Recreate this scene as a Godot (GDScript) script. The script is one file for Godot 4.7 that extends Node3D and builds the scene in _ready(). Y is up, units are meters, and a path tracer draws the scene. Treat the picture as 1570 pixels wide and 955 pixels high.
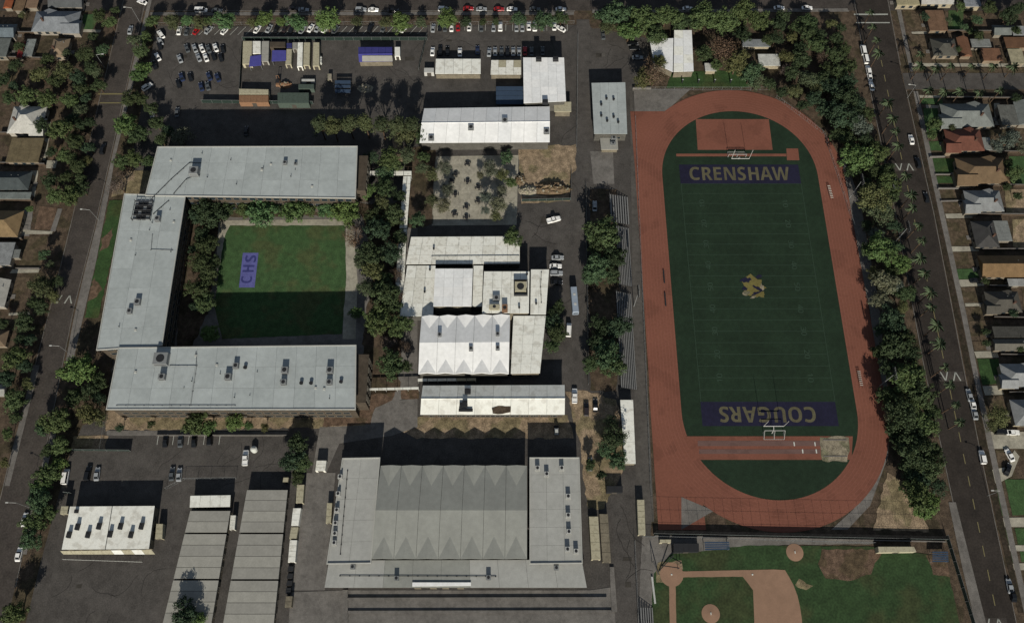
extends Node3D
# A school campus and the streets round it, seen from the air. x is east, z is south, y is up, in metres.

var used := {}
var mats := {}
var tex := {}
var rng := RandomNumberGenerator.new()

# ---------------------------------------------------------------- names, nodes
func numbered(n: String) -> String:
	used[n] = used.get(n, -1) + 1
	return n if used[n] == 0 else "%s_%03d" % [n, used[n]]

func tag(o: Node3D, label: String, category: String, group := "") -> Node3D:
	o.set_meta("label", label)
	o.set_meta("category", category)
	if group != "":
		o.set_meta("group", group)
	return o

func thing(called: String, label: String, category: String, at := Vector3.ZERO, turn := 0.0, group := "") -> Node3D:
	var o := Node3D.new()
	o.name = numbered(called)
	add_child(o)
	o.position = at
	o.rotation.y = turn
	return tag(o, label, category, group)

func part(parent: Node, called: String, mesh: Mesh, m: Material, at := Vector3.ZERO, turn := 0.0) -> MeshInstance3D:
	var o := MeshInstance3D.new()
	o.name = called
	o.mesh = mesh
	o.material_override = m
	o.position = at
	o.rotation.y = turn
	parent.add_child(o, true)
	return o

func done(st: SurfaceTool, parent: Node, called: String, m: Material) -> MeshInstance3D:
	return part(parent, called, st.commit(), m)

func struct(called: String, mesh: Mesh, m: Material) -> MeshInstance3D:
	var o := part(self, numbered(called), mesh, m)
	o.set_meta("kind", "structure")
	return o

func mb() -> SurfaceTool:
	var st := SurfaceTool.new()
	st.begin(Mesh.PRIMITIVE_TRIANGLES)
	return st

func V(a: Array) -> PackedVector2Array:
	var r := PackedVector2Array()
	for i in range(0, a.size(), 2):
		r.append(Vector2(a[i], a[i + 1]))
	return r

func up3(p: Vector2, y: float) -> Vector3:
	return Vector3(p.x, y, p.y)

# ---------------------------------------------------------------- shapes
func tri(st: SurfaceTool, a: Vector3, b: Vector3, c: Vector3) -> void:
	# counter-clockwise seen from outside
	var n := (b - a).cross(c - a)
	if n.length_squared() < 1e-14:
		return
	n = n.normalized()
	for p in [a, c, b]:
		st.set_normal(n)
		st.add_vertex(p)

func quad(st: SurfaceTool, a: Vector3, b: Vector3, c: Vector3, d: Vector3) -> void:
	tri(st, a, b, c)
	tri(st, a, c, d)

func box(st: SurfaceTool, c: Vector3, s: Vector3, yaw := 0.0, taper := 1.0) -> void:
	# c is the middle of the base
	var h := s * 0.5
	var p := []
	for y in 2:
		for k in [Vector2(-1, 1), Vector2(1, 1), Vector2(1, -1), Vector2(-1, -1)]:
			var f := taper if y == 1 else 1.0
			p.append(c + Vector3(k.x * h.x * f, s.y * y, k.y * h.z * f).rotated(Vector3.UP, yaw))
	quad(st, p[4], p[5], p[6], p[7])
	quad(st, p[3], p[2], p[1], p[0])
	for i in 4:
		var j := (i + 1) % 4
		quad(st, p[i], p[j], p[j + 4], p[i + 4])

func bar(st: SurfaceTool, a: Vector3, b: Vector3, r: float, r2 := -1.0, sides := 5) -> void:
	var d := (b - a).normalized()
	var u := d.cross(Vector3.UP if absf(d.y) < 0.9 else Vector3.RIGHT).normalized()
	var w := d.cross(u)
	var e := r if r2 < 0 else r2
	for i in sides:
		var t0 := TAU * i / sides
		var t1 := TAU * (i + 1) / sides
		var k0 := u * cos(t0) + w * sin(t0)
		var k1 := u * cos(t1) + w * sin(t1)
		quad(st, a + k0 * r, a + k1 * r, b + k1 * e, b + k0 * e)
		tri(st, b + k0 * e, b + k1 * e, b)

func area2(p: PackedVector2Array) -> float:
	var s := 0.0
	for i in p.size():
		s += p[i].cross(p[(i + 1) % p.size()])
	return s

func ccw(p: PackedVector2Array) -> PackedVector2Array:
	# x right, z down the page: outward walls come out right when the area is negative
	var q := p.duplicate()
	if area2(q) > 0:
		q.reverse()
	return q

func outset(p0: PackedVector2Array, d: float) -> PackedVector2Array:
	var p := ccw(p0)
	var r := PackedVector2Array()
	var n := p.size()
	for i in n:
		var a := (p[i] - p[(i + n - 1) % n]).normalized()
		var b := (p[(i + 1) % n] - p[i]).normalized()
		var na := Vector2(-a.y, a.x)
		var nb := Vector2(-b.y, b.x)
		var m := (na + nb)
		r.append(p[i] + m * (d / maxf(0.3, 1.0 + na.dot(nb))))
	return r

func cap(st: SurfaceTool, p: PackedVector2Array, y: float, down := false) -> void:
	var t := Geometry2D.triangulate_polygon(p)
	if t.is_empty():
		print("no triangles for ", p[0])
	for i in range(0, t.size(), 3):
		var a := up3(p[t[i]], y)
		var b := up3(p[t[i + 1]], y)
		var c := up3(p[t[i + 2]], y)
		var flip := (b - a).cross(c - a).y < 0
		if down:
			flip = not flip
		if flip:
			tri(st, a, c, b)
		else:
			tri(st, a, b, c)

func prism(st: SurfaceTool, p0: PackedVector2Array, y0: float, y1: float, top := true, bottom := false) -> void:
	var p := ccw(p0)
	for i in p.size():
		var a := p[i]
		var b := p[(i + 1) % p.size()]
		quad(st, up3(a, y0), up3(b, y0), up3(b, y1), up3(a, y1))
	if top:
		cap(st, p, y1)
	if bottom:
		cap(st, p, y0, true)

func sheet(called: String, p: PackedVector2Array, y: float, m: Material) -> MeshInstance3D:
	# ground layers are thin slabs, each a little above the one below
	var st := mb()
	prism(st, p, y - 0.03, y)
	return struct(called, st.commit(), m)

func patch(parent: Node, called: String, p: PackedVector2Array, y: float, m: Material) -> MeshInstance3D:
	var st := mb()
	prism(st, p, y - 0.02, y)
	return done(st, parent, called, m)

func strip_poly(path: PackedVector2Array, w: float) -> PackedVector2Array:
	var l := PackedVector2Array()
	var r := PackedVector2Array()
	for i in path.size():
		var a := path[maxi(0, i - 1)]
		var b := path[mini(path.size() - 1, i + 1)]
		var d := (b - a).normalized()
		var n := Vector2(-d.y, d.x) * w * 0.5
		l.append(path[i] + n)
		r.append(path[i] - n)
	r.reverse()
	l.append_array(r)
	return l

func wobble(p: PackedVector2Array, amp: float, step := 1.6) -> PackedVector2Array:
	# an uneven edge for grass, dirt and the like
	var r := PackedVector2Array()
	for i in p.size():
		var a := p[i]
		var b := p[(i + 1) % p.size()]
		var n := maxi(1, int((b - a).length() / step))
		for k in n:
			var q := a.lerp(b, float(k) / n)
			r.append(q + Vector2(rng.randf_range(-amp, amp), rng.randf_range(-amp, amp)))
	return r

func slab4(st: SurfaceTool, a: Vector3, b: Vector3, c: Vector3, d: Vector3, t: float) -> void:
	# a b c d counter-clockwise seen from above; t is the thickness
	var n := (b - a).cross(d - a).normalized() * t
	quad(st, a, b, c, d)
	quad(st, d - n, c - n, b - n, a - n)
	var p := [a, b, c, d]
	for i in 4:
		var q: Vector3 = p[i]
		var r: Vector3 = p[(i + 1) % 4]
		quad(st, q - n, r - n, r, q)

func panel_grid(parent: Node, nw: Vector3, ne: Vector3, se: Vector3, sw: Vector3, nx: int, nz: int, gap: float, ms: Array, called := "roof_panel", t := 0.3) -> void:
	var lx := (ne - nw).length()
	var lz := (sw - nw).length()
	var gu := gap * 0.5 / lx
	var gv := gap * 0.5 / lz
	for i in nx:
		for j in nz:
			var u0 := float(i) / nx + gu
			var u1 := float(i + 1) / nx - gu
			var v0 := float(j) / nz + gv
			var v1 := float(j + 1) / nz - gv
			var q := []
			var rise := Vector3(0, rng.randf_range(-0.012, 0.012), 0)
			for k in [[u0, v1], [u1, v1], [u1, v0], [u0, v0]]:
				q.append(nw.lerp(ne, k[0]).lerp(sw.lerp(se, k[0]), k[1]) + rise)
			var st := mb()
			slab4(st, q[0], q[1], q[2], q[3], t)
			done(st, parent, called, ms[rng.randi() % ms.size()])

func ring(st: SurfaceTool, p0: PackedVector2Array, w: float, y0: float, y1: float) -> void:
	# a parapet round the edge of a roof
	var p := ccw(p0)
	var q := outset(p, -w)
	for i in p.size():
		var j := (i + 1) % p.size()
		quad(st, up3(p[i], y0), up3(p[j], y0), up3(p[j], y1), up3(p[i], y1))
		quad(st, up3(p[i], y1), up3(p[j], y1), up3(q[j], y1), up3(q[i], y1))
		quad(st, up3(q[j], y0), up3(q[i], y0), up3(q[i], y1), up3(q[j], y1))

# ---------------------------------------------------------------- materials
func noise(freq: float, seed_: int, oct := 4) -> FastNoiseLite:
	var n := FastNoiseLite.new()
	n.seed = seed_
	n.frequency = freq
	n.fractal_octaves = oct
	return n

func noise_img(size: int, freq: float, seed_: int, oct := 4) -> PackedByteArray:
	var im := noise(freq, seed_, oct).get_seamless_image(size, size)
	im.convert(Image.FORMAT_L8)
	return im.get_data()

func make_tex(called: String, size: int, f: Callable) -> void:
	var im := Image.create(size, size, true, Image.FORMAT_RGB8)
	var d := PackedByteArray()
	d.resize(size * size * 3)
	var k := 0
	for i in size * size:
		var c: Color = f.call(i)
		d[k] = int(clampf(c.r, 0, 1) * 255)
		d[k + 1] = int(clampf(c.g, 0, 1) * 255)
		d[k + 2] = int(clampf(c.b, 0, 1) * 255)
		k += 3
	im = Image.create_from_data(size, size, false, Image.FORMAT_RGB8, d)
	im.generate_mipmaps()
	tex[called] = ImageTexture.create_from_image(im)

func smooth(a: float, b: float, x: float) -> float:
	return smoothstep(a, b, x)

func make_textures() -> void:
	var s := 512
	var big := noise_img(s, 0.006, 3)
	var mid := noise_img(s, 0.03, 5)
	var fine := noise_img(s, 0.16, 7, 3)
	var spot := noise_img(s, 0.012, 11, 5)
	var wide := noise_img(s, 0.004, 17, 3)
	# neutral grain: asphalt, concrete, walls
	make_tex("grain", s, func(i):
		var v := 0.82 + 0.14 * (big[i] / 255.0 - 0.5) + 0.12 * (mid[i] / 255.0 - 0.5) + 0.24 * (fine[i] / 255.0 - 0.5)
		v -= 0.05 * smooth(0.60, 0.75, spot[i] / 255.0)
		return Color(v, v * 0.995, v * 0.985))
	# lawn: green with worn, dry patches
	make_tex("lawn", s, func(i):
		var v := 0.82 + 0.22 * (mid[i] / 255.0 - 0.5) + 0.30 * (fine[i] / 255.0 - 0.5)
		var dry := smooth(0.50, 0.72, wide[i] / 255.0 * 0.6 + spot[i] / 255.0 * 0.4)
		return Color(0.84, 0.96, 0.80).lerp(Color(1.0, 0.92, 0.80), dry * 0.8) * v)
	# soil with litter
	make_tex("soil", s, func(i):
		var v := 0.76 + 0.34 * (mid[i] / 255.0 - 0.5) + 0.40 * (fine[i] / 255.0 - 0.5)
		var g := smooth(0.52, 0.66, big[i] / 255.0)
		return Color(0.97, 0.94, 0.90).lerp(Color(0.78, 0.80, 0.70), g * 0.7) * v)
	# old white roofing with grey stains
	make_tex("stained", s, func(i):
		var v := 0.93 + 0.10 * (fine[i] / 255.0 - 0.5) + 0.10 * (mid[i] / 255.0 - 0.5)
		var d := smooth(0.52, 0.80, spot[i] / 255.0) * 0.20 + smooth(0.60, 0.78, mid[i] / 255.0) * 0.12 + smooth(0.66, 0.74, fine[i] / 255.0) * 0.25
		return Color(0.98, 0.985, 0.96).lerp(Color(0.55, 0.52, 0.47), d) * v)
	# quiet: painted or coated surfaces
	make_tex("quiet", s, func(i):
		var v := 0.93 + 0.07 * (big[i] / 255.0 - 0.5) + 0.07 * (mid[i] / 255.0 - 0.5) + 0.06 * (fine[i] / 255.0 - 0.5)
		return Color(v, v, v))
	# granular sports surface with scuffs
	make_tex("track", s, func(i):
		var v := 0.90 + 0.08 * (big[i] / 255.0 - 0.5) + 0.10 * (fine[i] / 255.0 - 0.5)
		v -= 0.06 * smooth(0.58, 0.76, spot[i] / 255.0)
		return Color(v, v * 1.0, v))
	# synthetic turf
	make_tex("turf", s, func(i):
		var v := 0.86 + 0.14 * (wide[i] / 255.0 - 0.5) + 0.14 * (mid[i] / 255.0 - 0.5) + 0.26 * (fine[i] / 255.0 - 0.5)
		return Color(v, v, v * 0.98))

func M(called: String, c: Color, t := "grain", tile := 60.0, rough := 0.9, metal := 0.0) -> StandardMaterial3D:
	# c is the sRGB colour
	if mats.has(called):
		return mats[called]
	var m := StandardMaterial3D.new()
	m.albedo_color = c
	m.roughness = rough
	m.metallic = metal
	m.metallic_specular = 0.3
	if t != "":
		m.albedo_texture = tex[t]
		m.uv1_triplanar = true
		m.uv1_world_triplanar = true
		m.uv1_scale = Vector3.ONE / tile
		m.uv1_offset = Vector3(hash(called) % 97 / 97.0, hash(called) % 89 / 89.0, hash(called) % 83 / 83.0)
	mats[called] = m
	return m

func hexm(hex: String, t := "grain", tile := 40.0, rough := 0.85) -> StandardMaterial3D:
	return M(hex + t, Color(hex), t, tile, rough)

# ---------------------------------------------------------------- trees
var crowns := []
var trunks := []
var palm_meshes := {}

func leaf(st: SurfaceTool, p: Vector3, n: Vector3, size: float, sh: Color) -> void:
	var t := n.cross(Vector3(rng.randf() - 0.5, rng.randf() - 0.5, rng.randf() - 0.5)).normalized()
	var b := n.cross(t)
	var l := size * rng.randf_range(0.7, 1.3)
	var w := size * rng.randf_range(0.35, 0.6)
	var a := p - t * l * 0.5
	var c := p + t * l * 0.5 - n * l * 0.18
	var e := p + b * w
	var d := p - b * w
	for q in [[a, e, c], [a, c, d]]:
		for v in q:
			st.set_normal(n)
			st.set_color(sh)
			st.add_vertex(v)

func make_crown(seed_: int, clumps: int, per: int, shape: Vector3, leafsize: float, loose: float) -> Mesh:
	# a crown of radius 1: leaf clumps spread over and through an uneven volume
	rng.seed = seed_
	var st := mb()
	var lump := noise(0.9, seed_, 2)
	var lobes := []
	for k in 3 + seed_ % 4:
		var a := TAU * (k + rng.randf() * 0.6) / (3 + seed_ % 4)
		lobes.append(Vector3(cos(a) * rng.randf_range(0.15, 0.42), rng.randf_range(-0.2, 0.3), sin(a) * rng.randf_range(0.15, 0.42)))
	for k in clumps:
		var d := Vector3(rng.randfn(), rng.randfn(), rng.randfn()).normalized()
		if d.y < -0.45:
			d.y = -d.y * 0.5
			d = d.normalized()
		var far := (0.80 + 0.34 * lump.get_noise_3dv(d * 1.6)) * (pow(rng.randf(), 0.45) * 0.85 + 0.1)
		var lobe: Vector3 = lobes[k % lobes.size()]
		var c := (d * far * (0.66 if k % lobes.size() else 0.78) + lobe) * shape
		var r := rng.randf_range(0.13, 0.27) * (1.0 + loose * 0.3)
		var tone := rng.randf_range(0.72, 1.22)
		for i in per:
			var e := Vector3(rng.randfn(), rng.randfn() * 0.8 + 0.25, rng.randfn()).normalized()
			var q := c + e * r * (0.45 + 0.55 * rng.randf())
			var n := (e + Vector3(rng.randfn(), rng.randfn(), rng.randfn()) * 0.42 + d * 0.25).normalized()
			var f := tone * rng.randf_range(0.75, 1.2)
			leaf(st, q, n, leafsize, Color(f * rng.randf_range(0.92, 1.1), f, f * rng.randf_range(0.85, 1.05)))
	return st.commit()

func make_trunk(seed_: int, spread: float) -> Mesh:
	# height 1 up to the middle of the crown, with limbs that reach out into it
	rng.seed = seed_
	var st := mb()
	bar(st, Vector3.ZERO, Vector3(0.02, 0.55, 0.01), 0.045, 0.032, 7)
	for k in 6:
		var a := TAU * k / 6.0 + rng.randf() * 0.7
		var o := Vector3(cos(a), 0, sin(a))
		var j := Vector3(0.02, 0.5 + 0.05 * rng.randf(), 0.01)
		var m := j + o * spread * 0.4 + Vector3(0, 0.22, 0)
		bar(st, j, m, 0.026, 0.017)
		bar(st, m, m + o.rotated(Vector3.UP, 0.5) * spread * 0.4 + Vector3(0, 0.2, 0), 0.017, 0.006)
		bar(st, m, m + o.rotated(Vector3.UP, -0.6) * spread * 0.35 + Vector3(0, 0.25, 0), 0.015, 0.005)
	return st.commit()

func leaf_mat(called: String, c: Color) -> StandardMaterial3D:
	# linear base colour
	var m := StandardMaterial3D.new()
	m.albedo_color = c.linear_to_srgb()
	m.vertex_color_use_as_albedo = true
	m.roughness = 0.75
	m.metallic_specular = 0.25
	m.backlight_enabled = true
	m.backlight = Color(c.r * 0.5, c.g * 0.6, c.b * 0.3).linear_to_srgb()
	mats[called] = m
	return m

func leaf_tint(kind: String, n: int) -> StandardMaterial3D:
	# trees of one kind still differ a little in colour
	var key := "leaf_%s%d" % [kind, n]
	if not mats.has(key):
		var c: Color = mats["leaf_" + kind].albedo_color.srgb_to_linear()
		var k: Array = [[1.0, 1.0, 1.0], [1.20, 1.18, 1.1], [0.78, 0.82, 0.85], [1.10, 1.02, 0.92], [0.92, 1.05, 1.25]][n]
		leaf_mat(key, Color(c.r * k[0], c.g * k[1], c.b * k[2]))
	return mats[key]

func make_tree_kit() -> void:
	for i in 6:
		crowns.append(make_crown(100 + i, 84, 50, Vector3(1, 0.85, 1), 0.085, 0.0))     # 0-5 full
	for i in 3:
		crowns.append(make_crown(200 + i, 84, 38, Vector3(1, 0.75, 1), 0.075, 0.6))     # 6-8 open
	for i in 2:
		crowns.append(make_crown(300 + i, 70, 44, Vector3(0.55, 1.5, 0.55), 0.085, 0.0)) # 9-10 tall
	for i in 2:
		crowns.append(make_crown(400 + i, 60, 22, Vector3(1, 0.8, 1), 0.055, 0.9))      # 11-12 thin, few leaves
	for i in 4:
		trunks.append(make_trunk(500 + i, 0.55))
	leaf_mat("leaf_g", Color(0.060, 0.088, 0.038))
	leaf_mat("leaf_b", Color(0.080, 0.128, 0.046))
	leaf_mat("leaf_d", Color(0.040, 0.058, 0.028))
	leaf_mat("leaf_o", Color(0.080, 0.090, 0.042))
	leaf_mat("leaf_y", Color(0.105, 0.112, 0.078))
	leaf_mat("leaf_r", Color(0.100, 0.072, 0.054))
	leaf_mat("leaf_t", Color(0.060, 0.074, 0.036))
	leaf_mat("leaf_p", Color(0.110, 0.150, 0.080))
	M("bark", Color("5a4a3c"), "grain", 3.0)

const TREE_KIND := {
	"g": ["green_tree", "mid green tree", [0, 1, 2, 3, 4, 5]],
	"b": ["green_tree", "bright green tree", [0, 1, 2, 3, 4, 5]],
	"d": ["dark_tree", "dense dark tree", [0, 1, 2, 3, 4, 5, 7]],
	"o": ["olive_tree", "olive brown tree", [6, 7, 8, 2]],
	"y": ["grey_tree", "grey green open tree", [6, 7, 8]],
	"r": ["brown_tree", "thin reddish tree", [11, 12]],
	"t": ["tall_tree", "tall narrow evergreen", [9, 10]],
}

func tree(x: float, z: float, r: float, h: float, hc: float, kind: String, place: String) -> void:
	var k: Array = TREE_KIND[kind]
	rng.seed = hash(Vector2(x, z))
	var size := "broad " if r > 5.6 else ("small " if r < 3.4 else "")
	var t := thing(k[0], size + k[1] + " " + place, "tree", Vector3(x, 0, z), rng.randf() * TAU, size + k[1] + "s " + place)
	var list: Array = k[2]
	var trunk := part(t, "trunk", trunks[rng.randi() % 4], mats["bark"])
	trunk.scale = Vector3(maxf(hc * 0.75, r * 1.3), hc * 1.05, maxf(hc * 0.75, r * 1.3))
	var c := part(t, "crown", crowns[list[rng.randi() % list.size()]], leaf_tint(kind, rng.randi() % 5), Vector3(0, hc, 0))
	c.scale = Vector3(r * rng.randf_range(0.93, 1.1), h - hc, r * rng.randf_range(0.93, 1.1))
	if kind == "t":
		c.scale = Vector3(r * 1.8, (h - hc) * 0.66, r * 1.8)

func make_palm_kit() -> void:
	rng.seed = 900
	var st := mb()
	for i in 7:
		bar(st, Vector3(0.03 * sin(i * 1.0), i / 7.0, 0), Vector3(0.03 * sin(i + 1.0), (i + 1) / 7.0, 0), 0.26 - 0.012 * i, 0.235 - 0.012 * i, 8)
	palm_meshes["trunk"] = st.commit()
	for v in 4:
		var fs := mb()
		var n := 7
		var rise: float = [0.9, 0.45, 0.05, -0.5][v]
		for s in [-1, 1]:
			for i in n:
				# leaflets along an arching rib
				var t0 := float(i) / n
				var p := Vector3(0, rise * t0 * 1.6 - 1.5 * t0 * t0, 2.35 * t0 + 0.15)
				var q := p + Vector3(s * (0.75 - 0.45 * t0), -0.22, 0.62)
				var w := Vector3(0, 0, 0.30)
				var nn := Vector3(s * 0.4, 1, 0.1).normalized()
				for k in [[p, q, p + w], [p + w, q, p + w * 1.9]]:
					for u in k:
						fs.set_normal(nn)
						fs.set_color(Color(1, 1, 1) * (0.8 + 0.05 * i))
						fs.add_vertex(u)
		palm_meshes["frond%d" % v] = fs.commit()

func palm(x: float, z: float, h: float, place: String) -> void:
	rng.seed = hash(Vector2(x, z) + Vector2(5, 5))
	var t := thing("palm_tree", "slim fan palm " + place, "palm tree", Vector3(x, 0, z), rng.randf() * TAU, "fan palms " + place)
	var k := part(t, "trunk", palm_meshes["trunk"], mats["bark"])
	k.scale = Vector3(0.85, h, 0.85)
	var spread := rng.randf_range(0.62, 1.0)
	for i in 17:
		var f := part(t, "frond", palm_meshes["frond%d" % (i % 4)], mats["leaf_p"], Vector3(0, h - 0.1, 0), TAU * i * 0.382 + rng.randf() * 0.3)
		f.scale = Vector3.ONE * spread * rng.randf_range(0.8, 1.15)

# ---------------------------------------------------------------- cars
var car_meshes := {}

func loft(st: SurfaceTool, secs: Array) -> void:
	# secs: [z, half width bottom, half width top, y bottom, y top] from nose to tail; rounded shoulder
	var rings := []
	for s in secs:
		var y0: float = s[3]
		var y1: float = s[4]
		var ym := lerpf(y0, y1, 0.72)
		rings.append([Vector3(-s[1], y0, s[0]), Vector3(-s[1] * 1.02, ym, s[0]), Vector3(-s[2], y1, s[0]), Vector3(s[2], y1, s[0]), Vector3(s[1] * 1.02, ym, s[0]), Vector3(s[1], y0, s[0])])
	for i in rings.size() - 1:
		var a: Array = rings[i]
		var b: Array = rings[i + 1]
		for j in 5:
			quad(st, a[j + 1], a[j], b[j], b[j + 1])
		quad(st, a[0], a[5], b[5], b[0])
	for e in [rings[0], rings[rings.size() - 1]]:
		var f: Array = e
		var first: bool = e == rings[0]
		for j in range(1, 5):
			if first:
				tri(st, f[0], f[j], f[j + 1])
			else:
				tri(st, f[0], f[j + 1], f[j])

func make_car_kit() -> void:
	# nose at -z
	var K := {
		"sedan": [4.7, 1.82, 1.45, 0.78, -0.85, 1.75, -0.25, 1.05],
		"suv": [4.9, 1.95, 1.78, 1.02, -0.95, 2.25, -0.35, 2.0],
		"van": [5.4, 2.0, 2.1, 1.1, -1.75, 2.6, -1.2, 2.5],
		"pickup": [5.6, 2.0, 1.85, 1.02, -1.0, 1.0, -0.4, 0.75],
	}
	for k in K:
		var d: Array = K[k]
		var L: float = d[0] * 0.5
		var w: float = d[1] * 0.5
		var H: float = d[2]
		var b: float = d[3]
		var st := mb()
		loft(st, [[-L, w * 0.72, w * 0.66, 0.36, b * 0.72], [-L + 0.25, w * 0.93, w * 0.84, 0.28, b * 0.92], [-L + 1.2, w, w * 0.90, 0.26, b], [d[4], w, w * 0.91, 0.26, b + 0.03], [d[5], w, w * 0.91, 0.26, b + 0.03], [L - 0.3, w * 0.96, w * 0.86, 0.28, b + 0.02], [L, w * 0.8, w * 0.72, 0.36, b * 0.82]])
		# roof panel and pillars
		var wt := w * 0.74
		var y := b + 0.03
		var r := [Vector3(-wt, H, d[6]), Vector3(wt, H, d[6]), Vector3(wt, H, d[7]), Vector3(-wt, H, d[7])]
		slab4(st, r[3], r[2], r[1], r[0], 0.07)
		var lo := [Vector3(-w * 0.90, y, d[4]), Vector3(w * 0.90, y, d[4]), Vector3(w * 0.90, y, d[5]), Vector3(-w * 0.90, y, d[5])]
		for i in 4:
			bar(st, lo[i], r[i] - Vector3(0, 0.04, 0), 0.05, 0.05, 4)
		if k == "pickup":
			for s in [-1, 1]:
				box(st, Vector3(s * w * 0.86, b, 1.95), Vector3(0.12, 0.18, 1.6))
			box(st, Vector3(0, b, 2.72), Vector3(w * 1.7, 0.18, 0.1))
		car_meshes[k + "_body"] = st.commit()
		var names := ["windshield", "side_window", "rear_window", "side_window"]
		for i in 4:
			var j := (i + 1) % 4
			var g := mb()
			var c := Vector3(0, (y + H) * 0.5, (d[4] + d[5]) * 0.5)
			var q := []
			for p in [lo[i], lo[j], r[j], r[i]]:
				q.append(p + (c - p) * 0.03 + Vector3(0, -0.03, 0))
			slab4(g, q[1], q[0], q[3], q[2], 0.03)
			car_meshes["%s_glass%d" % [k, i]] = [names[i], g.commit()]
		for i in 2:
			var hl := mb()
			box(hl, Vector3((i * 2 - 1) * w * 0.62, b * 0.6, -L + 0.06), Vector3(0.34, 0.16, 0.2))
			car_meshes["%s_lamp%d" % [k, i]] = hl.commit()
	var wh := mb()
	bar(wh, Vector3(-0.11, 0, 0), Vector3(0.11, 0, 0), 0.33, 0.33, 10)
	bar(wh, Vector3(0.11, 0, 0), Vector3(-0.11, 0, 0), 0.33, 0.33, 10)
	car_meshes["wheel"] = wh.commit()
	M("car_glass", Color("15181b"), "", 1, 0.12)
	M("tyre", Color("1c1c1c"), "", 1, 0.9)
	M("lamp_clear", Color("c8ccd0"), "", 1, 0.2)
	for c in CAR_PAINT:
		var m := M("paint_" + c, Color(CAR_PAINT[c][0]), "", 1, 0.35)
		m.clearcoat_enabled = true
		m.clearcoat = 0.6
		m.clearcoat_roughness = 0.12

const CAR_PAINT := {"w": ["dcdcd8", "white"], "s": ["8c9092", "silver"], "g": ["4c5052", "grey"], "k": ["141517", "black"], "b": ["26304a", "dark blue"], "r": ["8e1c1e", "red"], "d": ["2c2526", "dark maroon"]}
const CAR_KIND := {"sedan": "sedan", "suv": "sport utility car", "van": "van", "pickup": "pickup truck"}

func car(x: float, z: float, turn: float, kind: String, paint: String, place: String) -> void:
	var nm := "%s %s %s" % [CAR_PAINT[paint][1], CAR_KIND[kind], place]
	var t := thing({"sedan": "parked_car", "suv": "parked_car", "van": "parked_van", "pickup": "pickup_truck"}[kind], nm, {"sedan": "car", "suv": "car", "van": "van", "pickup": "pickup"}[kind], Vector3(x, 0.07, z), turn, nm.replace(CAR_KIND[kind], CAR_KIND[kind] + "s"))
	part(t, "body", car_meshes[kind + "_body"], mats["paint_" + paint])
	for i in 4:
		part(t, car_meshes["%s_glass%d" % [kind, i]][0], car_meshes["%s_glass%d" % [kind, i]][1], mats["car_glass"])
	for i in 2:
		part(t, "headlight", car_meshes["%s_lamp%d" % [kind, i]], mats["lamp_clear"])
	var w := 0.82 if kind == "sedan" else 0.88
	for s in [-1, 1]:
		for e in [-1.45, 1.4]:
			part(t, "wheel", car_meshes["wheel"], mats["tyre"], Vector3(s * w, 0.33, e))

# ---------------------------------------------------------------- buildings
func windows(parent: Node, a: Vector2, b: Vector2, ys: Array, w: float, h: float, pitch: float, glass: Material, proud := 0.04, called := "window") -> void:
	# a row of windows along the wall that runs from a to b (outside on the right hand going a to b when seen from above)
	var d := (b - a).normalized()
	var n := Vector2(-d.y, d.x)
	var len_ := (b - a).length()
	var cnt := int((len_ - 1.0) / pitch)
	if cnt < 1:
		return
	var key := "%.2f_%.2f" % [w, h]
	if not car_meshes.has(key):
		var st := mb()
		box(st, Vector3.ZERO, Vector3(w, h, 0.12))
		car_meshes[key] = st.commit()
		var fr := mb()
		box(fr, Vector3(0, -0.12, 0), Vector3(w + 0.3, 0.12, 0.24))
		box(fr, Vector3(0, h, 0), Vector3(w + 0.3, 0.12, 0.2))
		for s in [-1, 1]:
			box(fr, Vector3(s * (w * 0.5 + 0.07), -0.06, 0), Vector3(0.12, h + 0.1, 0.18))
		car_meshes[key + "f"] = fr.commit()
	for y in ys:
		for i in cnt:
			var p := a + d * (len_ * 0.5 + (i - (cnt - 1) * 0.5) * pitch) + n * proud
			var o := part(parent, called, car_meshes[key], glass, up3(p, y), -d.angle())
			if w >= 1.2:
				part(o, "frame", car_meshes[key + "f"], mats["window_frame"])

func walls_with_windows(parent: Node, p0: PackedVector2Array, ys: Array, w: float, h: float, pitch: float, glass: Material) -> void:
	var p := ccw(p0)
	for i in p.size():
		var a := p[i]
		var b := p[(i + 1) % p.size()]
		if (b - a).length() > 4.0:
			windows(parent, b, a, ys, w, h, pitch, glass, -0.04)

func block(parent: Node, p: PackedVector2Array, y0: float, h: float, wall: Material, roof: Material, over := 0.5, parapet := 0.0, slab := true) -> PackedVector2Array:
	var wp := outset(p, -over)
	var st := mb()
	prism(st, wp, y0, h - 0.3, not slab)
	done(st, parent, "wall", wall)
	if slab:
		var rs := mb()
		prism(rs, p, h - 0.3, h, true, true)
		done(rs, parent, "roof", roof)
	if parapet > 0:
		var ps := mb()
		ring(ps, outset(p, 0.02), 0.3, h - 0.02, h + parapet)
		done(ps, parent, "parapet", mats["trim"])
	return wp

func quad_block(parent: Node, p: PackedVector2Array, y0: float, h: float, wall: Material, roofs: Array, nx: int, nz: int, over := 0.5, gap := 0.07) -> PackedVector2Array:
	# p: nw ne se sw. The roof is laid in separate panels on a deck
	var wp := outset(p, -over)
	var st := mb()
	prism(st, wp, y0, h - 0.28)
	done(st, parent, "wall", wall)
	var dk := mb()
	prism(dk, outset(p, -0.06), h - 0.5, h - 0.2, true, true)
	done(dk, parent, "roof_deck", mats["deck"])
	panel_grid(parent, up3(p[0], h), up3(p[1], h), up3(p[2], h), up3(p[3], h), nx, nz, gap, roofs, "roof_panel", 0.19)
	return wp

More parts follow.
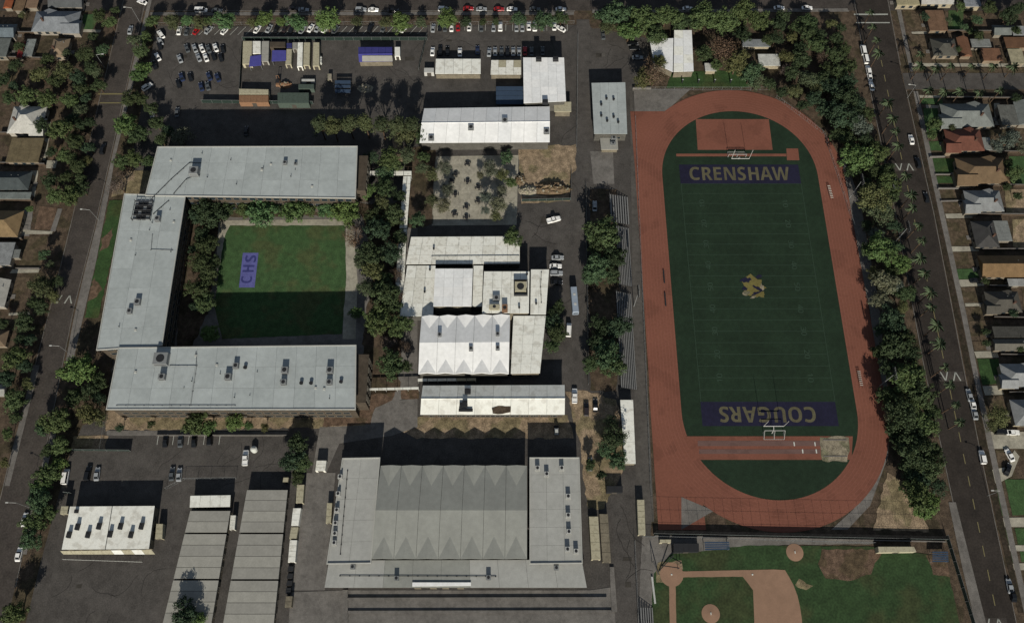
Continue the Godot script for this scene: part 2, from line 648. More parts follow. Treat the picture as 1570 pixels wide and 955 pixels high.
func gable(parent: Node, p: PackedVector2Array, eave: float, ridge: float, at: float, nx: int, ms: Array, wall: Material, y0 := 0.0, over := 0.6) -> void:
	# p: nw ne se sw at the eaves; ridge runs west to east, at = its share of the way from north to south
	var w := outset(p, -over)
	var st := mb()
	prism(st, w, y0, eave - 0.1)
	var rw := up3(p[0].lerp(p[3], at), ridge)
	var re := up3(p[1].lerp(p[2], at), ridge)
	var q := ccw(w)
	# gable ends
	var iw := rw.lerp(re, over / (re - rw).length()) - Vector3(0, 0.25, 0)
	var ie := re.lerp(rw, over / (re - rw).length()) - Vector3(0, 0.25, 0)
	var nw := up3(p[0].lerp(p[2], 0.01), eave - 0.1)
	var ne := up3(p[1].lerp(p[3], 0.01), eave - 0.1)
	var se := up3(p[2].lerp(p[0], 0.01), eave - 0.1)
	var sw := up3(p[3].lerp(p[1], 0.01), eave - 0.1)
	nw.x = iw.x; sw.x = iw.x; ne.x = ie.x; se.x = ie.x
	tri(st, nw, sw, iw)
	tri(st, se, ne, ie)
	done(st, parent, "wall", wall)
	panel_grid(parent, up3(p[0], eave), up3(p[1], eave), re, rw, nx, 1, 0.07, ms, "roof_panel", 0.2)
	panel_grid(parent, rw, re, up3(p[2], eave), up3(p[3], eave), nx, 1, 0.07, ms, "roof_panel", 0.2)
	var cs := mb()
	bar(cs, rw + Vector3(0, 0.02, 0), re + Vector3(0, 0.02, 0), 0.14, 0.14, 6)
	done(cs, parent, "ridge_cap", ms[0])

func rooftop_unit(parent: Node, p: Vector2, y: float, s: Vector3, turn := 0.0, m: Material = null) -> void:
	var st := mb()
	box(st, Vector3(0, 0.0, 0), Vector3(s.x, 0.25, s.z))
	box(st, Vector3(0, 0.25, 0), Vector3(s.x * 0.94, s.y - 0.25, s.z * 0.94))
	var o := part(parent, "rooftop_unit", st.commit(), m if m else mats["metal"], up3(p, y), turn)
	var f := mb()
	bar(f, Vector3(0, s.y - 0.02, 0), Vector3(0, s.y + 0.08, 0), minf(s.x, s.z) * 0.32, minf(s.x, s.z) * 0.32, 12)
	part(o, "fan_grille", f.commit(), mats["dark_metal"])
	var v := mb()
	for k in 3:
		box(v, Vector3(0, 0.4 + k * (s.y - 0.6) / 3.0, s.z * 0.475), Vector3(s.x * 0.8, 0.1, 0.05))
	part(o, "vent", v.commit(), mats["dark_metal"])

func pipe_run(parent: Node, pts: PackedVector2Array, y: float, m: Material, r := 0.11) -> void:
	var st := mb()
	for i in pts.size() - 1:
		bar(st, up3(pts[i], y + 0.2), up3(pts[i + 1], y + 0.2), r, r, 5)
		var n := int((pts[i + 1] - pts[i]).length() / 3.0)
		for k in n + 1:
			box(st, up3(pts[i].lerp(pts[i + 1], float(k) / maxi(1, n)), y), Vector3(0.4, 0.16, 0.3))
	done(st, parent, "pipe", m)

func folded_roof(parent: Node, p: PackedVector2Array, eave: float, ridge: float, bays: int, lift: float, depth: float, north: Material, south: Material, wall: Material, edge := 0.0) -> void:
	# gable with a zigzag eave: at each bay two facets rise to a peak at the eave and die out up the slope
	var rw := up3(p[0].lerp(p[3], 0.5), ridge)
	var re := up3(p[1].lerp(p[2], 0.5), ridge)
	for side in 2:
		var ew := up3(p[0] if side == 0 else p[3], eave)
		var ee := up3(p[1] if side == 0 else p[2], eave)
		for i in bays:
			var st := mb()
			var u0 := lerpf(edge, 1 - edge, float(i) / bays)
			var u1 := lerpf(edge, 1 - edge, float(i + 1) / bays)
			var um := (u0 + u1) * 0.5
			var e0 := ew.lerp(ee, u0)
			var e1 := ew.lerp(ee, u1)
			var em := ew.lerp(ee, um) + Vector3(0, lift, 0)
			var r0 := rw.lerp(re, u0)
			var r1 := rw.lerp(re, u1)
			if i == 0:
				e0 = ew if edge == 0 else e0
			var a := ew.lerp(ee, um).lerp(rw.lerp(re, um), depth)
			var g := 0.03
			r0 = r0.lerp(r1, g * 0.4)
			e0 = e0.lerp(e1, g * 0.4)
			if side == 0:
				tri(st, e0, a, r0); tri(st, r0, a, r1); tri(st, a, e1, r1)
				tri(st, e0, em, a); tri(st, em, e1, a)
			else:
				tri(st, r0, a, e0); tri(st, r0, r1, a); tri(st, r1, e1, a)
				tri(st, a, em, e0); tri(st, a, e1, em)
			# the wall under the peak
			var d := Vector3(0, 0.5, 0)
			if side == 0:
				quad(st, em - d, e0 - d, e0, em); quad(st, e1 - d, em - d, em, e1)
			else:
				quad(st, e0 - d, em - d, em, e0); quad(st, em - d, e1 - d, e1, em)
			done(st, parent, "roof_bay", north if side == 0 else south)
	var ws := mb()
	var w := outset(p, -0.5)
	prism(ws, w, 0, eave - 0.1, false)
	for k in [[p[0], p[3], rw, 1], [p[1], p[2], re, -1]]:
		var n: Vector2 = k[0]
		var s: Vector2 = k[1]
		var t: Vector3 = k[2]
		var dx: float = 0.4 * k[3]
		var A := Vector3(n.x + dx, eave - 0.15, n.y)
		var B := Vector3(s.x + dx, eave - 0.15, s.y)
		var C := t + Vector3(dx, -0.15, 0)
		if k[3] > 0:
			tri(ws, A, B, C)
		else:
			tri(ws, B, A, C)
	done(ws, parent, "wall", wall)

# ---------------------------------------------------------------- houses
func hip(st: SurfaceTool, c: Vector2, s: Vector2, y: float, rise: float, along_x: bool, hipped: float) -> void:
	# a hip (hipped 1) or gable (0) roof over a rectangle
	var h := s * 0.5
	var a := Vector3(c.x - h.x, y, c.y + h.y)
	var b := Vector3(c.x + h.x, y, c.y + h.y)
	var d := Vector3(c.x + h.x, y, c.y - h.y)
	var e := Vector3(c.x - h.x, y, c.y - h.y)
	if along_x:
		var k := minf(h.y * hipped, h.x - 0.05)
		var r0 := Vector3(c.x - h.x + k, y + rise, c.y)
		var r1 := Vector3(c.x + h.x - k, y + rise, c.y)
		quad(st, a, b, r1, r0)
		quad(st, d, e, r0, r1)
		tri(st, b, d, r1)
		tri(st, e, a, r0)
	else:
		var k := minf(h.x * hipped, h.y - 0.05)
		var r0 := Vector3(c.x, y + rise, c.y - h.y + k)
		var r1 := Vector3(c.x, y + rise, c.y + h.y - k)
		quad(st, b, d, r0, r1)
		quad(st, e, a, r1, r0)
		tri(st, a, b, r1)
		tri(st, d, e, r0)
	quad(st, e + Vector3.DOWN * 0.2, d + Vector3.DOWN * 0.2, b + Vector3.DOWN * 0.2, a + Vector3.DOWN * 0.2)
	for q in [[a, b], [b, d], [d, e], [e, a]]:
		quad(st, q[0] + Vector3.DOWN * 0.2, q[1] + Vector3.DOWN * 0.2, q[1], q[0])

func house(x: float, z: float, w: float, d: float, style: String, roofc: String, wallc: String, label: String, face := 1) -> void:
	# style: hip, gable, cross (with a front wing), flat. face: +1 front towards east, -1 towards west
	rng.seed = hash(Vector2(x, z) + Vector2(w, d))
	var big := w * d > 60.0
	var t := thing("house" if big else "outbuilding", label, "house" if big else "shed", Vector3(x, 0, z))
	var h := 3.0 if big else 2.5
	var wall := hexm(wallc, "grain", 12.0)
	var roof := hexm(roofc, "grain", 14.0)
	var ws := mb()
	box(ws, Vector3.ZERO, Vector3(w - 0.9, h, d - 0.9))
	done(ws, t, "wall", wall)
	var rs := mb()
	if style == "flat":
		box(rs, Vector3(0, h, 0), Vector3(w, 0.25, d))
		var o := done(rs, t, "roof", roof)
		if big:
			panel_grid(o, Vector3(-w / 2, h + 0.31, -d / 2), Vector3(w / 2, h + 0.31, -d / 2), Vector3(w / 2, h + 0.31, d / 2), Vector3(-w / 2, h + 0.31, d / 2), maxi(2, int(w / 4)), maxi(1, int(d / 5)), 0.1, [roof], "roof_panel", 0.05)
	else:
		var hp := 0.9 if style != "gable" else 0.0
		hip(rs, Vector2.ZERO, Vector2(w, d), h, minf(w, d) * 0.26, w >= d, hp)
		var o := done(rs, t, "roof", roof)
		if style == "cross":
			for k in 2:
				var cw := w * 0.42
				var cd := d * (0.62 if k == 0 else 0.5)
				var cs := mb()
				var cx := face * (w * 0.5 - cw * 0.30) if k == 0 else -face * w * 0.18
				var cz := d * 0.28 if k == 0 else -d * 0.26
				hip(cs, Vector2(cx, cz), Vector2(cw * (1.0 if k == 0 else 0.8), cd), h + 0.02, minf(cw, cd) * 0.3, k == 0, 0.0)
				done(cs, o, "wing_roof", roof)
				var cwall := mb()
				box(cwall, Vector3(cx, 0, cz), Vector3(cw * (1.0 if k == 0 else 0.8) - 0.8, h - 0.1, cd - 0.8))
				done(cwall, t, "wall", wall)
		if big:
			var ch := mb()
			box(ch, Vector3(-face * w * 0.22, h, d * 0.14), Vector3(0.8, minf(w, d) * 0.26 + 0.7, 0.6))
			box(ch, Vector3(-face * w * 0.22, h + minf(w, d) * 0.26 + 0.7, d * 0.14), Vector3(0.95, 0.12, 0.75))
			done(ch, o, "chimney", mats["brick_red"])
			for k in 2:
				var vs := mb()
				bar(vs, Vector3(w * (0.1 + 0.15 * k), h, -d * 0.2), Vector3(w * (0.1 + 0.15 * k), h + 1.6, -d * 0.2), 0.14, 0.14, 6)
				done(vs, o, "vent_pipe", mats["metal"])
	var ex := (w - 0.9) * 0.5
	var ez := (d - 0.9) * 0.5
	if big:
		windows(t, Vector2(-ex, ez), Vector2(ex, ez), [1.0], 1.4, 1.2, 3.4, mats["glass"])
		windows(t, Vector2(ex, -ez) if face > 0 else Vector2(-ex, -ez), Vector2(ex, ez) if face > 0 else Vector2(-ex, ez), [1.0], 1.3, 1.2, 4.2, mats["glass"], -0.03 if face > 0 else 0.03)
		var ds := mb()
		box(ds, Vector3.ZERO, Vector3(0.1, 2.1, 1.0))
		var door := part(t, "door", ds.commit(), mats["door"], Vector3(face * (ex + 0.04), 0, 0))
		var hs := mb()
		box(hs, Vector3(face * 0.08, 1.0, 0.35), Vector3(0.08, 0.1, 0.06))
		part(door, "handle", hs.commit(), mats["metal"])
		var ps := mb()
		box(ps, Vector3(face * (ex + 0.9), 0, 0), Vector3(1.6, 0.22, 1.8))
		done(ps, t, "porch_step", mats["concrete"])
	else:
		var ds := mb()
		box(ds, Vector3(face * (ex + 0.03), 0, 0), Vector3(0.1, 2.0, minf(2.2, d * 0.5)))
		done(ds, t, "door", mats["door"])

# ---------------------------------------------------------------- small things
func fence(a: Vector2, b: Vector2, h: float, label: String, screen := false, pitch := 3.0, m: Material = null, solid := false) -> void:
	var t := thing("fence" if not solid else "garden_wall", label, "fence" if not solid else "wall", up3(a, 0))
	var v := b - a
	var n := maxi(1, int(v.length() / pitch))
	var mt: Material = m if m else mats["metal"]
	if solid:
		var ws := mb()
		box(ws, up3(v * 0.5, 0), Vector3(v.length(), h, 0.25), -v.angle())
		done(ws, t, "wall", mt)
		var cp := mb()
		box(cp, up3(v * 0.5, h), Vector3(v.length(), 0.1, 0.36), -v.angle())
		done(cp, t, "coping", mats["concrete"])
		return
	if not car_meshes.has("post%.1f" % h):
		var st := mb()
		bar(st, Vector3.ZERO, Vector3(0, h + 0.1, 0), 0.05, 0.05, 5)
		car_meshes["post%.1f" % h] = st.commit()
	for i in n + 1:
		part(t, "post", car_meshes["post%.1f" % h], mt, up3(v * (float(i) / n), 0))
	var rs := mb()
	bar(rs, Vector3(0, h, 0), up3(v, h), 0.035, 0.035, 4)
	bar(rs, Vector3(0, 0.15, 0), up3(v, 0.15), 0.025, 0.025, 4)
	done(rs, t, "rail", mt)
	var ms := mb()
	if screen:
		for i in n:
			var ss := mb()
			box(ss, up3(v * ((i + 0.5) / n), 0.1), Vector3(v.length() / n - 0.08, h - 0.1, 0.03), -v.angle())
			done(ss, t, "screen_panel", mats["screen"])
	else:
		# chain link: wires at a scale the eye can still make out
		var k := int(v.length() / 1.2)
		for i in k:
			var p := up3(v * (float(i) / k), 0.15)
			var q := up3(v * (minf(1.0, float(i + 1) / k)), h)
			bar(ms, p, q, 0.012, 0.012, 3)
			bar(ms, Vector3(p.x, h, p.z), Vector3(q.x, 0.15, q.z), 0.012, 0.012, 3)
		done(ms, t, "wire_mesh", mt)

func street_lamp(p: Vector2, dir: Vector2, label: String, group := "") -> void:
	var t := thing("street_lamp", label, "street lamp", up3(p, 0), 0, group)
	var st := mb()
	bar(st, Vector3.ZERO, Vector3(0, 8.5, 0), 0.09, 0.06, 6)
	done(st, t, "pole", mats["metal"])
	var ar := mb()
	bar(ar, Vector3(0, 8.3, 0), up3(dir * 2.6, 8.9), 0.07, 0.05, 5)
	done(ar, t, "arm", mats["pale_metal"])
	var hd := mb()
	box(hd, up3(dir * 2.9, 8.8), Vector3(0.9, 0.18, 0.4), -dir.angle())
	done(hd, t, "lamp_head", mats["pale_metal"])

func floodlight(p: Vector2, h: float, label: String) -> void:
	var t := thing("floodlight_mast", label, "floodlight", up3(p, 0))
	var st := mb()
	bar(st, Vector3.ZERO, Vector3(0, h, 0), 0.14, 0.08, 8)
	done(st, t, "mast", mats["metal"])
	var cb := mb()
	for y in [h - 0.2, h - 1.3]:
		bar(cb, Vector3(0, y, -2.2), Vector3(0, y, 2.2), 0.07, 0.07, 4)
	done(cb, t, "crossarm", mats["pale_metal"])
	for i in 6:
		for y in [h - 0.2, h - 1.3]:
			var ls := mb()
			box(ls, Vector3(-0.25, y - 0.25, -2.0 + i * 0.8), Vector3(0.45, 0.5, 0.5), 0.0, 0.8)
			done(ls, t, "lamp", mats["dark_metal"])

func container(p: PackedVector2Array, h: float, m: Material, called: String, label: String, category := "container", ribs := 0, group := "") -> Node3D:
	# a box-like store with a ribbed or panelled roof; p: nw ne se sw
	var t := thing(called, label, category, Vector3.ZERO, 0, group)
	var st := mb()
	prism(st, p, 0.1, h)
	done(st, t, "body", m)
	var sk := mb()
	prism(sk, outset(p, -0.1), 0.0, 0.1, false)
	done(sk, t, "base", mats["dark_metal"])
	if ribs > 0:
		panel_grid(t, up3(p[0], h + 0.07), up3(p[1], h + 0.07), up3(p[2], h + 0.07), up3(p[3], h + 0.07), ribs if (p[1] - p[0]).length() >= (p[3] - p[0]).length() else 1, ribs if (p[1] - p[0]).length() < (p[3] - p[0]).length() else 1, 0.12, [m], "roof_panel", 0.06)
	var d := mb()
	var mid := (p[2] + p[3]) * 0.5
	var e := (p[2] - p[3]).normalized()
	var n := Vector2(-e.y, e.x)
	box(d, up3(mid + n * 0.03, 0.15), Vector3(minf(1.8, (p[2] - p[3]).length() * 0.6), minf(2.1, h - 0.3), 0.08), -e.angle())
	done(d, t, "door", mats["door"])
	return t

func canopy(p: PackedVector2Array, h: float, m: Material, called: String, label: String, category: String, strips := 1) -> Node3D:
	# an open shelter: posts at the corners, roof in strips
	var t := thing(called, label, category)
	for q in outset(p, -0.25):
		var st := mb()
		bar(st, up3(q, 0), up3(q, h - 0.1), 0.08, 0.08, 5)
		done(st, t, "post", mats["metal"])
	panel_grid(t, up3(p[0], h), up3(p[1], h), up3(p[2], h), up3(p[3], h), 1, strips, 0.25 if strips > 1 else 0.0, [m], "roof_panel", 0.12)
	return t

func bleacher(x0: float, x1: float, z0: float, z1: float, rows: int, label: String, rise := 0.35, skew := 0.0) -> void:
	# benches run north to south and climb towards the west
	var t := thing("bleacher", label, "bleachers", Vector3(x1, 0, z0))
	var L := z1 - z0
	var w := (x1 - x0) / rows
	for i in rows:
		var st := mb()
		var y := 0.45 + rise * i
		box(st, Vector3(-w * (i + 0.5), y, L * 0.5), Vector3(w * 0.42, 0.06, L))
		done(st, t, "bench", mats["aluminium"])
		var fs := mb()
		box(fs, Vector3(-w * (i + 0.98), y - 0.3, L * 0.5), Vector3(w * 0.36, 0.05, L))
		done(fs, t, "footboard", mats["dark_metal"])
	var n := int(L / 3.5)
	for k in n + 1:
		var z := L * k / n
		var f := mb()
		bar(f, Vector3(0, 0.25, z), Vector3(-(x1 - x0), 0.35 + rise * rows, z), 0.06, 0.06, 4)
		bar(f, Vector3(-(x1 - x0), 0, z), Vector3(-(x1 - x0), 0.35 + rise * rows + 1.0, z), 0.06, 0.06, 4)
		bar(f, Vector3(-(x1 - x0) * 0.5, 0, z), Vector3(-(x1 - x0) * 0.5, 0.3 + rise * rows * 0.5, z), 0.06, 0.06, 4)
		done(f, t, "frame", mats["dark_metal"])
	var g := mb()
	bar(g, Vector3(-(x1 - x0), 1.35 + rise * rows, 0), Vector3(-(x1 - x0), 1.35 + rise * rows, L), 0.05, 0.05, 4)
	done(g, t, "guard_rail", mats["metal"])

func flat_text(parent: Node, words: String, at: Vector3, width: float, height: float, turn: float, m: Material, bold := true) -> void:
	var f := SystemFont.new()
	f.font_names = PackedStringArray(["Droid Sans"])
	if bold:
		f.font_weight = 700
	var tm := TextMesh.new()
	tm.text = words
	tm.font = f
	tm.font_size = 64
	tm.pixel_size = 0.02
	tm.depth = 0.02
	var bb := tm.get_aabb()
	var piv := Node3D.new()
	var o := part(parent, "lettering", tm, m, at)
	piv.free()
	var s := Vector3(width / bb.size.x, height / bb.size.y, 1)
	var basis_ := Basis(Vector3.UP, turn) * Basis(Vector3.RIGHT, -PI / 2) * Basis.from_scale(s)
	var c := bb.position + bb.size * 0.5
	o.transform = Transform3D(basis_, at - basis_ * Vector3(c.x, c.y, 0))

# ---------------------------------------------------------------- the scene
func _ready() -> void:
	var cam := Camera3D.new()
	cam.name = "camera"
	cam.fov = 40.158
	cam.far = 2000.0
	cam.near = 1.0
	add_child(cam)
	cam.position = Vector3(0, 295.23, 136.81)
	cam.rotation_degrees = Vector3(-66.793, 0, 0)
	cam.current = true

	var sky_m := ProceduralSkyMaterial.new()
	sky_m.sky_top_color = Color(0.41, 0.46, 0.53)
	sky_m.sky_horizon_color = Color(0.62, 0.645, 0.67)
	sky_m.ground_bottom_color = Color(0.10, 0.09, 0.08)
	sky_m.ground_horizon_color = Color(0.45, 0.47, 0.48)
	sky_m.sky_curve = 0.15
	var sky := Sky.new()
	sky.sky_material = sky_m
	var env := Environment.new()
	env.background_mode = Environment.BG_SKY
	env.sky = sky
	env.background_energy_multiplier = 0.75
	env.tonemap_mode = Environment.TONE_MAPPER_LINEAR
	env.tonemap_exposure = 1.18
	env.sdfgi_enabled = true
	env.ssao_enabled = true
	env.ssil_enabled = true
	var we := WorldEnvironment.new()
	we.name = "world"
	we.environment = env
	add_child(we)

	var sun := DirectionalLight3D.new()
	sun.name = "sun"
	sun.light_energy = 1.55
	sun.light_color = Color(1.0, 0.97, 0.92)
	sun.light_angular_distance = 0.5
	sun.shadow_enabled = true
	sun.directional_shadow_max_distance = 700.0
	add_child(sun)
	sun.look_at_from_position(Vector3.ZERO, Vector3(-0.03, -0.466, -1.0), Vector3.UP)

	rng.seed = 1
	make_textures()
	shared_materials()
	make_tree_kit()
	make_palm_kit()
	make_car_kit()
	grounds()
	sports_field()
	ball_field()
	classroom_building()
	library()
	gym()
	other_buildings()
	yard_things()
	stands()
	houses()
	fences_and_lamps()
	for a in TREES:
		tree(a[0], a[1], a[2], a[3], a[4], a[5], PLACES[a[6]])
	for a in PALMS:
		palm(a[0], a[1], a[2], PLACES[a[3]])
	for a in CARS:
		car(a[0], a[1], a[2], a[3], a[4], PLACES[a[5]])

func shared_materials() -> void:
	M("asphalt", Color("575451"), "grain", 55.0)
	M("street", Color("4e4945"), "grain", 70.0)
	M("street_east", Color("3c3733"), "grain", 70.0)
	M("lot", Color("595653"), "grain", 48.0)
	M("concrete", Color("7d7a76"), "grain", 30.0)
	M("pale_concrete", Color("b2ae9f"), "grain", 26.0)
	M("soil", Color("665b4f"), "soil", 45.0)
	M("dirt", Color("b0a08a"), "soil", 50.0)
	M("red_dirt", Color("7c6a5c"), "soil", 40.0)
	M("dry_lawn", Color("6e6354"), "soil", 30.0)
	M("lawn", Color("53644a"), "lawn", 52.0)
	M("fresh_lawn", Color("48593d"), "lawn", 75.0)
	M("ball_lawn", Color("44523d"), "lawn", 80.0)
	M("track", Color("7e5142"), "track", 90.0)
	M("turf", Color("233426"), "turf", 40.0)
	M("infield", Color("907460"), "quiet", 60.0)
	M("line", Color("c9ccc4"), "quiet", 20.0)
	M("field_line", Color("344639"), "quiet", 20.0)
	M("lane_line", Color("8a5a4d"), "quiet", 20.0)
	M("yellow_line", Color("77704f"), "quiet", 20.0)
	M("navy", Color("222239"), "turf", 30.0)
	M("gold", Color("625e4a"), "turf", 30.0)
	M("lilac", Color("6062a0"), "turf", 12.0)
	M("indigo", Color("3c3f78"), "turf", 12.0)
	M("parkway", Color("4a433a"), "soil", 20.0)  # verge soil, its colour darkened to stand for palm shadows along the east street
	M("crest_gold", Color("746c40"), "turf", 20.0)
	M("faded_line", Color("9fa29a"), "quiet", 10.0)
	M("tar", Color("3a3836"), "grain", 20.0)
	M("patch", Color("47443f"), "grain", 25.0)
	M("old_patch", Color("5e5b57"), "grain", 25.0)
	M("sand", Color("aaa594"), "soil", 40.0)
	M("runway", Color("6e5650"), "track", 40.0)
	M("trim", Color("a9aaa4"), "quiet", 10.0)
	M("window_frame", Color("6e6a60"), "quiet", 10.0)
	M("paving", Color("b0ac9e"), "grain", 22.0)
	M("glass", Color("1d262c"), "", 1, 0.15)
	M("door", Color("4a4640"), "quiet", 10.0)
	M("brick_red", Color("5e483e"), "grain", 5.0)
	M("metal", Color("7d8080"), "quiet", 8.0, 0.6)
	M("pale_metal", Color("b4b5b0"), "quiet", 8.0, 0.5)
	M("dark_metal", Color("2b2c2e"), "quiet", 8.0, 0.6)
	M("aluminium", Color("7c7d7c"), "quiet", 8.0, 0.6)
	M("timber", Color("54483c"), "grain", 6.0)
	M("screen", Color("23302b"), "quiet", 8.0)
	M("deck", Color("3a3a38"), "grain", 20.0)
	M("roof_grey", Color("a6adac"), "quiet", 45.0)
	M("roof_grey2", Color("a1a8a7"), "quiet", 38.0)
	M("gym_roof", Color("8d8f89"), "quiet", 40.0)
	M("gym_side", Color("a2a39e"), "quiet", 40.0)
	M("roof_white", Color("f0f0ed"), "stained", 34.0)
	M("roof_white2", Color("ebebe8"), "stained", 27.0)
	M("roof_clean", Color("e9eae8"), "quiet", 30.0)
	M("roof_clean2", Color("e4e6e5"), "quiet", 26.0)
	M("roof_dirty", Color("eae9e5"), "stained", 15.0)
	M("roof_dirty2", Color("e0dfda"), "stained", 12.0)
	M("portable_roof", Color("98978f"), "quiet", 14.0)
	M("portable_roof2", Color("908f88"), "quiet", 18.0)
	M("wall_tan", Color("564e44"), "grain", 14.0)
	M("wall_grey", Color("605f5a"), "grain", 14.0)
	M("wall_cream", Color("857e6e"), "grain", 14.0)
	M("blue_sheet", Color("4a4a8e"), "quiet", 12.0)
	M("blue_steel", Color("36465a"), "quiet", 8.0)
	M("cream", Color("b0aa96"), "stained", 9.0)
	M("rust", Color("8a6a54"), "stained", 7.0)
	M("green_steel", Color("4c5853"), "stained", 8.0)
	M("rubble", Color("8a7a66"), "soil", 6.0)
	M("pale_rubble", Color("c0bcb0"), "soil", 6.0)

func kerb(called: String, path: PackedVector2Array, w := 0.25) -> void:
	var st := mb()
	prism(st, strip_poly(path, w), -0.05, 0.16)
	struct(called, st.commit(), mats["concrete"])

func grounds() -> void:
	var g := mb()
	prism(g, V([-900, -900, 900, -900, 900, 700, -900, 700]), -0.5, 0.0)
	struct("ground", g.commit(), mats["soil"])
	# streets
	sheet("street", V([-173.5, -141.27, -164.17, -141.27, -164.76, -25.37, -165.9, 8.22, -164.72, 68.03, -164.77, 109.5, -165.15, 131.51, -180.64, 131.51, -176.51, 107.43, -176.15, 68.03, -174.28, 8.22, -173.83, -28.3, -173.99, -82.93]), 0.034, mats["street"])
	sheet("street", V([-420, -152, 420, -152, 420, -135.2, -420, -135.2]), 0.03, mats["street"])
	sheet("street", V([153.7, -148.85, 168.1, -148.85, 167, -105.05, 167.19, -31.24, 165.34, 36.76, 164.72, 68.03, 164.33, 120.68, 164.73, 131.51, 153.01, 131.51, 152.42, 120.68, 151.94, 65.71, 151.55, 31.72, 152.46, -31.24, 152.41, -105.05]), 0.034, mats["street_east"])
	sheet("street", V([167.37, -100.89, 283.61, -100.89, 280.99, -92.33, 167.21, -92.33]), 0.038, mats["lot"])
	# pavements
	sheet("pavement", V([-163.99, -25.37, -161.51, -31.24, -160.98, -11.04, -161.39, 13.56, -161.61, 31.72, -164.24, 31.72, -164.81, 13.56, -164.66, -5.45]), 0.14, mats["concrete"])
	sheet("pavement", V([-162.71, -141.27, -161.25, -141.27, -161.3, -98.13, -162.39, -57.11, -161.63, -40.2, -161.51, -31.24, -163.99, -25.37, -163.8, -51.81, -163.58, -101.58]), 0.14, mats["concrete"])
	sheet("pavement", V([-164.11, 51.51, -161.78, 51.51, -162.63, 70.33, -163.24, 99.04, -165.43, 99.04, -164.47, 69.18]), 0.14, mats["concrete"])
	sheet("pavement", V([-160.65, -134.17, 27.51, -134.54, 27.46, -132.69, -160.34, -132.32]), 0.14, mats["concrete"])
	sheet("pavement", V([35.66, -135.65, 149.42, -136.4, 149.71, -134.54, 35.59, -133.8]), 0.14, mats["concrete"])
	sheet("pavement", V([171.25, -145.04, 173.3, -145.04, 172.25, -101.58, 170.85, -101.58]), 0.14, mats["concrete"])
	sheet("pavement", V([170.34, -91.31, 172.28, -91.31, 171.82, -50.89, 171.54, -19.58, 171.25, 10.9, 170.57, 36.76, 170.21, 68.03, 169.93, 94.76, 169.73, 117.66, 167.8, 117.66, 167.95, 94.76, 168.15, 68.03, 168.67, 36.76, 169.29, 10.9, 169.5, -19.58, 169.7, -50.89]), 0.14, mats["concrete"])
	sheet("pavement", V([150.32, 81.63, 152.79, 81.63, 154.18, 110.53, 154.75, 122.67, 151.14, 122.67, 150.53, 103.26]), 0.14, mats["concrete"])
	sheet("pavement", V([172.25, -106.1, 257.01, -105.75, 256.53, -104.01, 172.21, -104.35]), 0.14, mats["pale_concrete"])
	sheet("pavement", V([172.45, -89.29, 182.32, -88.95, 182.11, -87.94, 172.47, -87.94]), 0.14, mats["pale_concrete"])
	sheet("pavement", V([-175.97, 31.72, -173.58, 31.72, -174.29, 76.02, -176.1, 76.02, -175.95, 46.65]), 0.14, mats["concrete"])
	sheet("pavement", V([-180.73, -34.2, -178.92, -34.2, -179.6, -23.92, -181.65, -23.92]), 0.14, mats["concrete"])
	kerb("kerb", V([-163.88, -141.27, -164.51, -25.37, -165.65, 8.22, -164.5, 68.03, -164.56, 109.5]))
	kerb("kerb", V([-173.79, -141.27, -174.27, -82.93, -174.08, -28.3, -174.53, 8.22, -176.38, 68.03, -176.73, 107.43]))
	kerb("kerb", V([168.4, -148.85, 167.28, -105.05]))
	kerb("kerb", V([167.43, -91.99, 167.45, -31.24, 165.58, 36.76, 164.95, 68.03, 164.54, 120.68]))
	kerb("kerb", V([153.41, -148.85, 152.13, -105.05, 152.2, -31.24, 151.31, 31.72, 151.71, 65.71, 152.21, 120.68]))
	kerb("kerb", V([-150, -135.0, 28, -135.0]))
	kerb("kerb", V([38, -135.0, 150, -135.0]))
	# school ground, over which lawns and paths are laid
	sheet("school_yard", V([-157.06, -126.45, 28.16, -127.18, 34.48, -127.18, 34.59, -130.11, 61.22, -118.49, 55.61, -96.42, 51.25, -93.01, 49.79, 0.07, 47.95, 86.06, 42.1, 127.61, -158.92, 127.61, -157.96, 101.15, -155.83, 65.71, -148.44, 31.72, -151.57, 21.45, -128.91, 26.62, -128.8, -37.19, -145.71, -37.19, -155.46, -55.55, -155.9, -81.27, -155.75, -101.58]), 0.06, mats["asphalt"])
	sheet("car_park", V([-156.37, -125.72, 26.12, -126.08, 25.91, -118.49, -37.01, -118.49, -40.64, -103.66, -40.47, -99.85, -114.12, -90.64, -122.6, -87.94, -150.16, -87.94, -156.26, -94.71]), 0.09, mats["lot"])
	sheet("driveway", V([28.54, -130.11, 34.59, -130.11, 34.14, -94.71, 33.7, -61.21, 30.03, -40.2, 29.32, -5.45, 27.05, 31.72, 25.53, 41.74, 22.46, 41.74, 22.74, 31.72, 21.38, 10.9, 19.43, -11.04, 24.38, -25.37, 26.5, -61.84]), 0.085, mats["lot"])
	sheet("service_yard", V([-144.64, 58.2, -79.84, 58.2, -79.01, 74.89, -113.67, 127.61, -152.61, 127.61, -154.15, 79.4, -155.14, 65.71]), 0.09, mats["lot"])
	sheet("planting_bed", wobble(V([-161.43, -131.95, 27.45, -132.32, 27.31, -127.54, -160.57, -126.81]), 0.35), 0.11, mats["soil"])
	sheet("planting_bed", wobble(V([34.67, -132.32, 117.19, -133.8, 116.06, -124.63, 61.31, -119.93, 34.43, -125.72]), 0.4), 0.1, mats["soil"])
	# green and earth round the classroom building
	sheet("lawn", wobble(V([-160.97, -38.09, -154.98, -38.09, -155.61, 13.03, -160.76, 13.03]), 0.25), 0.15, mats["fresh_lawn"])
